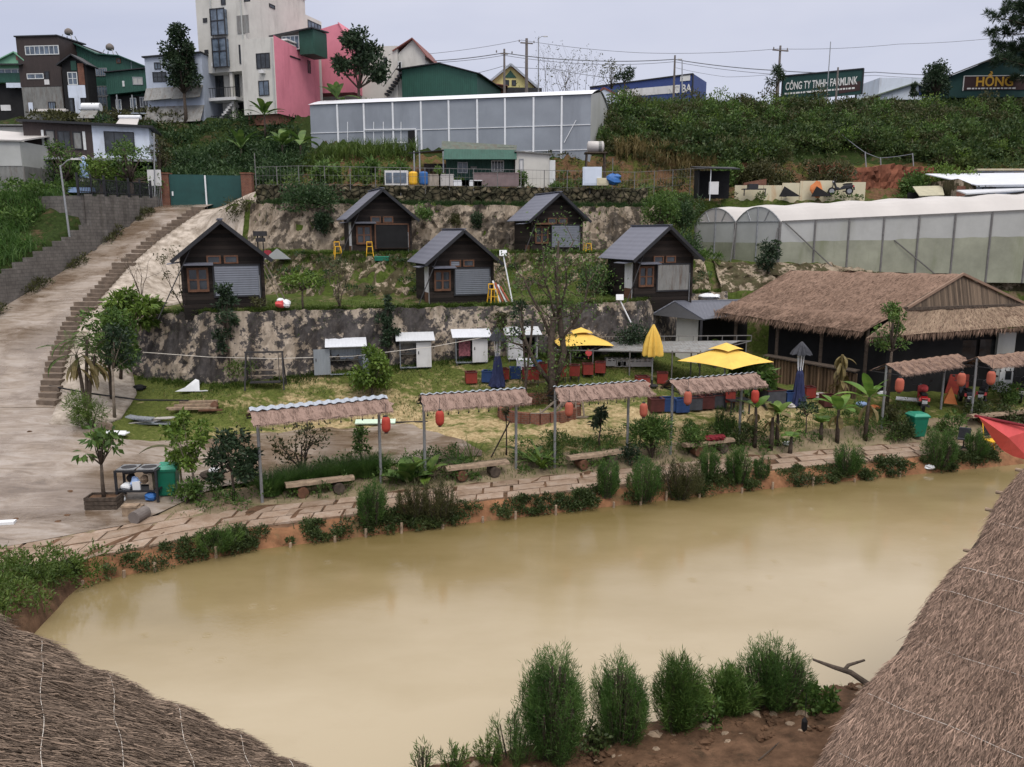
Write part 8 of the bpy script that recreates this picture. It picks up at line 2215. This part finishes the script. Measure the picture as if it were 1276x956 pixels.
shrub('shrub','dark bush behind the lower right cabin and grey kitchen',G(790,445),1.5,1.5,1500,'lf_dark',(.17,.08),None,'bush',75,12)
shrub('shrub','dark shrubbery on the slope between lower middle cabin and the bare tree',at(745,366,45.5),1.5,1.6,1800,'lf_hill2',(.17,.08),None,'bush',76,12)
tree('young_tree','thin yellow-green tree between the fourth kiosk and the wall',G(625,440),1.9,.9,1.0,380,'lf_olive',(.16,.07),.04,8,None,77)
shrub('shrub','cluster of low grass bushes at the foot of the wall near the swing',G(300,470),.5,.9,600,'lf_grass',(.14,.05),None,'shrub',78)
def far_tree(label,u,vtop,vb,Y,cw,n,mat,seed,leaf=(.34,.2),ch=None,name='tree',nc=20,flat=.9,lean=(0,0),tr=.16):
 a=at(u,vb,Y);g_=zg(a.x,Y);h=at(u,vtop,Y).z-g_
 return tree(name,label,(a.x,Y,g_),h,cw,ch or h*.75,n,mat,leaf,tr,nc,None,seed,'bark',lean,.3,flat)
far_tree('tall dark dense tree between the pale blue house and the white tower',231,33,140,79.2,3.7,4200,'lf_dark',80,(.32,.18),5.6)
far_tree('dark many-lobed tree in front of the white house with the red roof',447,42,112,80.5,5.6,3600,'lf_dark',81,(.38,.22),4.6,nc=15)
far_tree('leafy garden tree in front of the brown half of the two-storey house',82,178,240,58.6,2.9,900,'lf_mid',82,(.24,.1),2.9)
far_tree('yellow-green mop-headed tree beside the blue robed statue',128,197,242,58.2,3.2,1100,'lf_bright',83,(.28,.09),1.6)
far_tree('loose dark leafy tree in front of the white half of the two-storey house',165,180,246,58.6,4.6,1300,'lf_mid',84,(.26,.11),3.6)
far_tree('tall thin garden tree by the side gate',200,165,225,61.8,2.0,700,'lf_olive',85,(.26,.1),4.5)
far_tree('airy thin-crowned tree on the ridge before the blue hall',762,74,118,86,3.0,320,'lf_olive',86,(.24,.11),2.6,nc=12,tr=.07)
far_tree('small dark palm-headed tree on the ridge beside the airy one',778,82,118,85.4,1.8,380,'lf_dark',87,(.5,.1),1.3,nc=7,tr=.09)
far_tree('round dark tree left of the dark green shop on the hill',1167,80,120,84.2,3.6,2600,'lf_dark',88,(.28,.16),3.3)
far_tree('small dark palm-headed tree at the left end of the company sign',967,84,118,86.5,2.0,420,'lf_dark',89,(.5,.1),1.8,nc=6,tr=.1)
far_tree('small round bush tree before the low pale house on the hill',1140,104,120,84,1.1,380,'lf_dark',90,(.24,.13),1.1,nc=6,tr=.06)
def twigs(label,u,vt,vb,Y,seed,n=5):
 a=at(u,vb,Y);g_=zg(a.x,Y);h=at(u,vt,Y).z-g_;rg=np.random.default_rng(seed);t=thing('bare_bush',label,'bush',(a.x,Y,g_));m=MB();tips=[]
 for k in range(n):branchy(rg,(rg.normal(0,.3),rg.normal(0,.3),0),(rg.normal(0,.3),rg.normal(0,.3),1),h*.5,.05,3,m,tips,2,.4)
 m.build('trunk',M['bark'],t);T=np.array([tuple(q[0])for q in tips]);k=rg.integers(0,len(T),260);MB().quads(leafq(rg,T[k]+rg.normal(0,.15,(260,3)),.2,.08)).build('crown',M['lf_olive'],t)
twigs('grey twiggy bush on the ridge right of the street lamp',692,82,118,80,1,6);twigs('greenish twiggy bush on the ridge at the corner of the grey greenhouse',718,88,118,79,2,5)
for i,(u,v,Y,h,lab)in enumerate(((330,160,74,1.8,'banana-like plant beside the outside stair of the white tower'),(352,185,68,1.6,'banana plant on the dense slope above the gate'),(420,140,74,2.2,'banana plant below the pink house corner'),(375,200,66,1.6,'banana plant near the left end of the grey greenhouse'),(300,180,69,1.5,'banana plant in the middle of the slope under the tower'))):
 p=at(u,v,Y);banana(lab,(p.x,Y,zg(p.x,Y)+.6),h,8,2.4,20+i,'banana plants on the slope',False,'lf_mid',W=.75)
for i,(u,v,h,r,mt,lab)in enumerate(((1180,232,2.4,2.3,'lf_bright','big bright green bush left of the white roofed shed'),(1145,240,1.6,1.7,'lf_mid','dull green bush right of the red earth cut'),(905,215,2.0,1.3,'lf_mid','pale green bush behind the small black shed'),(960,222,2.1,2.2,'lf_olive','brown-green bush behind the cream sheets, left of two'),(1040,222,2.0,2.4,'lf_olive','brown-green bush behind the cream sheets, right of two'),(925,195,1.4,1.0,'lf_olive','yellowish bush at the foot of the hill above the black shed'))):
 p=at(u,v,63 if i<2 else 65.5);shrub('shrub',lab,(p.x,p.y,zg(p.x,p.y)),h,r,2400,mt,(.28,.11),None,'bush',100+i,14)
for i,(u,v,h,lab)in enumerate(((395,225,1.3,'leafy vegetable plant behind the fence, leftmost of three'),(450,222,1.5,'big-leaved vegetable plant behind the fence, middle of three'),(485,224,1.1,'leafy vegetable plant behind the fence near the white cabinet'))):
 p=at(u,v,60.5);spk=spiky(lab,u,228,1.0,3,.3,'lf_mid',50+i,'vegetable_plant');spk.location=(p.x,p.y,zg(p.x,p.y));shrub('shrub',lab.replace('plant','bush'),(p.x+.6,p.y+.4,zg(p.x+.6,p.y+.4)),h,1.2,700,'lf_mid',(.36,.2),None,'shrub',110+i)
for i,(u,lab)in enumerate(((548,'pot plants climbing the yard post of the shack'),(652,'tall weeds before the white annexe wall'),(690,'twiggy plant at the annexe door'),(605,'potted flowers under the shack window'))):
 p=at(u,228,58.2);shrub('shrub',lab,(p.x,p.y,zg(p.x,p.y)),(1.9,1.8,1.6,.9)[i],.6,420,'lf_mid',(.2,.09),None,'shrub',120+i)
p=at(900,190,64.5);m=MB();m.blob((0,0,.3),(.5,.4,.4),3,.3);tag(m.build('white_sack',M['paper'],None,(at(930,197,66).x,66,zg(at(930,197,66).x,66)+.3)),'white sack at the foot of the hill above the black shed','sack')
face_wall('earth_cut','vertical red earth cut below the hill thicket, behind thin posts',24.4,33.5,50,lambda x:65.5+0*x,lambda x:12.6+0*x,lambda x:65.9+.12*np.sin(x*1.9),lambda x:14.75+.12*np.sin(x*1.3),M_plain('red_earth',(.17,.068,.042),.5,1.2,.95,.1,dirt=(.08,.035,.025),bmp=1,world=True),.09,8,1.5)
px=at(1302,110,80);g_=zg(px.x,80);t=thing('pine_tree','dark pine reaching in from the right edge above the shop sign','tree',(px.x,80,g_));m=MB();rg=np.random.default_rng(12)
H=at(1316,-60,80).z-g_;m.tube([(0,0,-.3),(.1,0,H*.5),(0,0,H)],[.32,.24,.06],9);qs=[]
for k in range(34):
 z=H*(.22+.76*(k/34));a=math.pi+rg.normal(0,.9)if k%3 else rg.random()*6.28;L_=(7.6 if k<15 else 6.6-(k-15)*.22)*rg.uniform(.55,1.1)
 e=Vector((math.cos(a)*L_,math.sin(a)*L_*.7,.5+rg.normal(0,.3)));b_=Vector((0,0,z));m.tube([b_,b_+e*.5+Vector((0,0,-.15)),b_+e],[.09,.06,.02],5)
 for j in range(13):
  f=.25+.75*rg.random();c=np.array(b_+e*f)+rg.normal(0,.26,3);n=80
  d=unit(rg.normal(0,1,(n,3))+np.array([0,0,.5]));qs.append(leafq(rg,c+d*.08,.48,.06,d,.15,.02))
m.build('trunk',M['bark'],t);MB().quads(np.concatenate(qs)).build('crown',M['lf_dark'],t)
# ------------------------------------------------------------------ foreground: two thatched roofs and the near bank
def near_roof(label,T,B,d,nu,nv,nb,seed,mats,strings,scal,skew):
 """T upper end and B lower end of the verge; d the ridge direction towards us (full length)"""
 rng=np.random.default_rng(seed);T=np.array(T,float);B=np.array(B,float);d=np.array(d,float)
 nrm=np.cross(B-T,d);nrm/=np.linalg.norm(nrm);nrm=nrm if nrm[2]>0 else -nrm
 t=thing('thatched_roof_hut',label,'hut',T);T0=T.copy()
 ds=B-T;Ld=np.linalg.norm(ds);dn=ds/Ld;dl=np.linalg.norm(d);du=d/dl
 def surf(s,w):
  """s along the ridge 0..1, w down the slope 0..1"""
  s=np.asarray(s);w=np.asarray(w)
  edge=np.minimum(1,s*dl/.5)
  k=w*scal
  lump=.085*np.abs(np.sin(math.pi*k))**.7*(1-.55*edge)+.02*np.sin(s*37+w*11)
  inset=.16*(1-np.abs(np.sin(math.pi*k))**.6)*np.exp(-s*dl/.25)
  return T+ds*w[...,None]+d*s[...,None]+nrm*(lump-.16*np.exp(-s*dl/.10))[...,None]+du*inset[...,None]-nrm*(.16*np.sin(math.pi*w))[...,None]*0
 S,Wg=np.meshgrid(np.linspace(0,1,nu+1)**1.6,np.linspace(0,1,nv+1))
 P=surf(S,Wg)+nrm*rng.normal(0,.012,S.shape)[...,None]-T0
 m=MB();m.v=[tuple(p)for p in P.reshape(-1,3)];m.n=P.shape[0]*P.shape[1]
 flip=np.dot(np.cross(d,ds),nrm)>0
 for i in range(nv):
  for j in range(nu):
   q=(i*(nu+1)+j,i*(nu+1)+j+1,(i+1)*(nu+1)+j+1,(i+1)*(nu+1)+j);m.f.append(q if flip else q[::-1]);m.m.append(0)
 s=rng.random(nb)**1.25*.99;w=rng.random(nb)*.98
 p0=surf(s,w)+nrm*rng.uniform(-.005,.03,(nb,1))-T0
 dirs=dn+du*rng.normal(skew,.19,(nb,1))+nrm*rng.normal(.015,.05,(nb,1))
 L=rng.uniform(.08,.36,nb)
 side=unit(np.cross(dirs,nrm+rng.normal(0,.35,(nb,3))));wd=rng.uniform(.0022,.0065,nb)[:,None]
 dirs=unit(dirs)*L[:,None]
 curl=nrm*rng.normal(0,.012,(nb,1))+du*rng.normal(0,.012,(nb,1))
 a=p0;b=p0+dirs*.5+curl;c=p0+dirs
 m.quads(np.concatenate([np.stack([a-side*wd,a+side*wd,b+side*wd,b-side*wd],1),np.stack([b-side*wd,b+side*wd,c+side*wd*.4,c-side*wd*.4],1)]),1)
 ne=nb//14;w=rng.random(ne);p0=surf(np.full(ne,.004),w)+nrm*rng.uniform(-.14,.02,(ne,1))-T0
 dd=dn-du*rng.uniform(.05,.5,(ne,1))+nrm*rng.normal(-.1,.2,(ne,1))
 m.quads(leafq(rng,p0,.16,.009,dd,.12,.03),1)
 m.build('thatch',[M[mats[0]],M[mats[1]]],t)
 u=MB();k=nrm*.22
 q=[T,B,B+d,T+d];u.add([tuple(x-T0-nrm*.20)for x in q]+[tuple(x-T0-nrm*.28)for x in q],[(0,1,2,3),(7,6,5,4),(0,4,5,1),(1,5,6,2),(2,6,7,3),(3,7,4,0)]);u.build('roof_frame',M['bark'],t)
 bd=np.array((-ds[0],-ds[1],ds[2]));bk=MB();off=nrm*-.06
 bk.slab(*[tuple(x-T0+off)for x in ((T,T+d,T+d+bd,T+bd)if np.dot(np.cross(d,bd),(0,0,1))>0 else (T,T+bd,T+d+bd,T+d))],.2);bk.build('back_thatch',M[mats[0]],t)
 for q in (B+d*.08-ds*.06,B+d*.9-ds*.06,T+bd*.9+d*.08):
  z_=zg(q[0],q[1]);MB().tube([(q[0]-T0[0],q[1]-T0[1],z_-.2-T0[2]),tuple(q-T0-nrm*.3)],.08,8).build('post',M['bark'],t)
 for f in strings:
  c=MB();pts=[]
  for s_ in np.linspace(.0,1,60):pts.append(surf(np.array(s_),np.array(f+0.0012*math.sin(s_*23)))+nrm*(.030+.003*math.sin(s_*60))-T0)
  c.tube(pts,.0034,4);c.build('binding_string',M['stringw'],t)
 return t,surf,nrm,T0,du,dn
Tl=at(-95,728,8.2);Bl=at(452,992,9.5)
tl,sl,nl,T0l,dul,dnl=near_roof('thatched hut roof in the lower left corner, tied down with pale strings',Tl,Bl,Vector((3.0,-5.2,0)),60,150,95000,1,('thatchnear','straw'),[.2236,.365,.512,.66,.79,.9],6.8,-.3)
Tr=at(1293,556,14.0);Br=at(972,1004,9.6)
tr_,sr,nr_,T0r,dur,dnr=near_roof('thatched hut roof in the lower right corner, loose brown straw',Tr,Br,Vector((5.2,-5.6,0)),60,150,115000,2,('thatchnear','strawright'),[.26,.40,.47,.60,.745,.87],3.3,.05)
for f in (.07,.21,.33,.155):
 m=MB();p=sr(np.array(.0),np.array(f))-nr_*.05-T0r;e=p-np.array(dur)*.17;m.tube([tuple(p+np.array(dur)*.3),tuple(e)],.032,8);m.build('rafter_end',M['log'],tr_)
bt=at(1060,838,11.8);p=Vector(bt);m=MB();t=thing('branch','dark forked branch sticking out from under the right thatched roof','branch',p)
m.tube([(.25,-.1,-.15),(0,0,0),(-.25,.05,.06),(-.58,.1,.17)],[.05,.045,.035,.018],8);m.tube([(-.12,0,.02),(.0,.1,.07),(.3,.2,.1)],[.03,.03,.02],6);m.tube([(.25,-.1,-.15),(.9,-.3,-.3)],.05,7);m.build('limb',M['bark'],t)
rng=np.random.default_rng(40)
NB=lambda u,v:gr(u,v,6.0)
def stone(label,u,v,r,seed,mat='rock'):
 r*=.72;mat='mud' if seed%3 else 'rock'
 p=NB(u,v);m=MB();m.blob((0,0,r*.35),(r,r*.75,r*.55),seed,.28,0,9,6);return tag(m.build('stone',M[mat],None,p,seed),label,'stone','stones on the near bank')
for i,(u,v,r)in enumerate(((880,912,.16),(902,905,.12),(925,912,.17),(905,918,.10),(955,892,.12),(965,903,.15),(985,905,.11),(940,900,.09),(860,918,.11),(870,905,.09),(1000,918,.09),(968,885,.10),(995,890,.08))):
 stone('earthy stone lying on the red-brown soil of the near bank',u,v,r*1.15,i)
n=2300;P=scatter(rng,n,-1.5,7.5,10.5,16.2,lambda x,y:(y<YN(x)+.15)&(y>YN(x)-2.2))
m=MB()
for i,p in enumerate(P):r=rng.uniform(.02,.10)if i%4 else rng.uniform(.05,.15);m.blob((p[0],p[1],p[2]+r*.25),(r,r*.85,r*.6),i,.35,1 if i%6==0 else 0,6,4)
tag(m.build('soil_clods',[M['mud'],M['rock']]),kind='stuff')
def near_tuft(label,u,v,h,r,n,mat,seed,leaf=.13,w=.014,name='feathery_shrub'):
 p=NB(u,v);t=thing(name,label,'shrub',p,seed,'tall feathery shrubs on the near bank');mm=feathery(np.random.default_rng(seed+7),h,r,int(n*1.7),leaf*.95,w*.72,.30)
 f=MB();f.arr=mm.arr;f.build('foliage',M[mat],t);s=MB();s.v,s.f,s.m,s.n=mm.v,mm.f,[0]*len(mm.f),mm.n;s.build('stem',M['bark'],t)
near_tuft('tallest and broadest feathery shrub on the near bank, leftmost of the big ones',690,945,2.1,.56,13000,'lf_tall',1)
near_tuft('second feathery shrub from the left on the near bank, duller and rounder',772,925,1.6,.48,9500,'lf_tall',2,.12,.013)
near_tuft('narrow bright feathery shrub in the middle of the near bank row',843,912,1.55,.36,6800,'lf_mid',3,.16,.016)
near_tuft('low leafy feathery shrub right of the narrow bright one',905,895,1.0,.42,3800,'lf_mid',4,.17,.02)
near_tuft('tall loose feathery shrub at the right end of the near bank row',962,885,1.42,.52,8600,'lf_tall',5,.12,.013)
near_tuft('thin wispy shrub leaning left at the foot of the tallest one',640,955,1.1,.36,1500,'lf_tall',6)
near_tuft('small upright weed left of the wispy shrub at the water',607,956,.6,.26,600,'lf_mid',7,.12,.02)
near_tuft('smallest upright weed at the left end of the near bank',565,962,.55,.2,380,'lf_mid',8,.12,.02)
near_tuft('thin reed-like weed at the very left of the near bank',527,965,.6,.15,160,'lf_mid',9,.12,.02)
shrub('shrub','small broad-leaved weed at the edge of the right thatched roof',NB(1018,890),.55,.4,600,'lf_mid',(.12,.06),None,'shrub',200)
shrub('shrub','leafy weed between the narrow bright shrub and the low one',NB(873,905),.75,.36,800,'lf_mid',(.11,.045),None,'shrub',201)
shrub('shrub','small weed in front of the second feathery shrub',NB(735,940),.5,.4,420,'lf_bank',(.1,.045),None,'shrub',202)
P=scatter(rng,1500,-1.5,7.2,11,16.3,lambda x,y:(y<YN(x)+.3)&(y>YN(x)-.9));grass('near_grass',P,.22,.012,'lf_mid',41,.6,3)
p=NB(1000,935);m=MB();m.tube([(0,0,.9),(0,0,.45)],.006,5);m.lathe([(.02,.2),(.05,.25),(.05,.4),(.02,.45)],n=10);tag(m.build('hanging_lamp',M['rubber'],None,p+Vector((0,0,.15))),'small black hanging lamp socket on a cord beside the right thatched roof','lamp')
a=NB(945,950);b=NB(1000,905);m=MB();m.tube([a+Vector((0,0,.03)),b+Vector((0,0,.05))],.012,5);tag(m.build('thin_rod',M['bark']),'thin dark rod lying on the pale soil of the near bank','rod')
# ------------------------------------------------------------------ camera, sky, sun
cam=bpy.data.cameras.new('camera');co_=bpy.data.objects.new('camera',cam);COL.objects.link(co_)
co_.location=(0,0,CAMZ);co_.rotation_euler=(math.pi/2-PITCH,0,0)
cam.sensor_fit='HORIZONTAL';cam.sensor_width=36;cam.lens=36*F/1276
cam.clip_end=3000;cam.clip_start=.05
SC.camera=co_
EL,AZ=R(58),R(160)
w=bpy.data.worlds.new('World');SC.world=w;w.use_nodes=True
nt=w.node_tree;bg=nt.nodes['Background']
sky=nt.nodes.new('ShaderNodeTexSky');sky.sky_type='NISHITA';sky.sun_disc=False
sky.sun_elevation=EL;sky.sun_rotation=AZ;sky.air_density=1;sky.dust_density=4;sky.altitude=1400
tc=nt.nodes.new('ShaderNodeTexCoord')
cl=noise(nt,vmap(nt,tc.outputs['Generated'],(1.0,1.0,3.0)),1.3,5,.6,.3)
cloud=ramp(nt,cl,[(.3,(4.7,4.95,6.25)),(.7,(6.1,6.2,7.2))])
sp=nt.nodes.new('ShaderNodeSeparateXYZ');nt.links.new(tc.outputs['Generated'],sp.inputs[0])
zen=ramp(nt,sp.outputs[2],[(0,(1,1,1)),(.22,(1.0,1.0,1.0)),(.55,(2.05,1.93,1.66)),(1,(3.1,2.85,2.35))])
cloud=mixc(nt,1,cloud,zen,'MULTIPLY')
colr=mixc(nt,.86,sky.outputs[0],cloud)
nt.links.new(colr,bg.inputs[0]);bg.inputs[1].default_value=.10
sun=bpy.data.lights.new('sun','SUN');sun.energy=1.5;sun.angle=R(25);sun.color=(1,.95,.88)
so_=bpy.data.objects.new('sun',sun);COL.objects.link(so_)
d=Vector((math.sin(AZ)*math.cos(EL),math.cos(AZ)*math.cos(EL),math.sin(EL)))
so_.rotation_euler=d.to_track_quat('Z','Y').to_euler()
so_.location=(0,0,60)
vs_=SC.view_settings
vs_.view_transform='Standard';vs_.look='None';vs_.gamma=1;vs_.exposure=.22;vs_.use_curve_mapping=False
SC.cycles.max_bounces=6;SC.cycles.diffuse_bounces=3;SC.cycles.glossy_bounces=3;SC.cycles.transmission_bounces=4;SC.cycles.transparent_max_bounces=6
SC.cycles.use_denoising=True
for o in bpy.data.objects:
 if o.parent is None and 'label' in o and 'kind' not in o:o['kind']='thing'
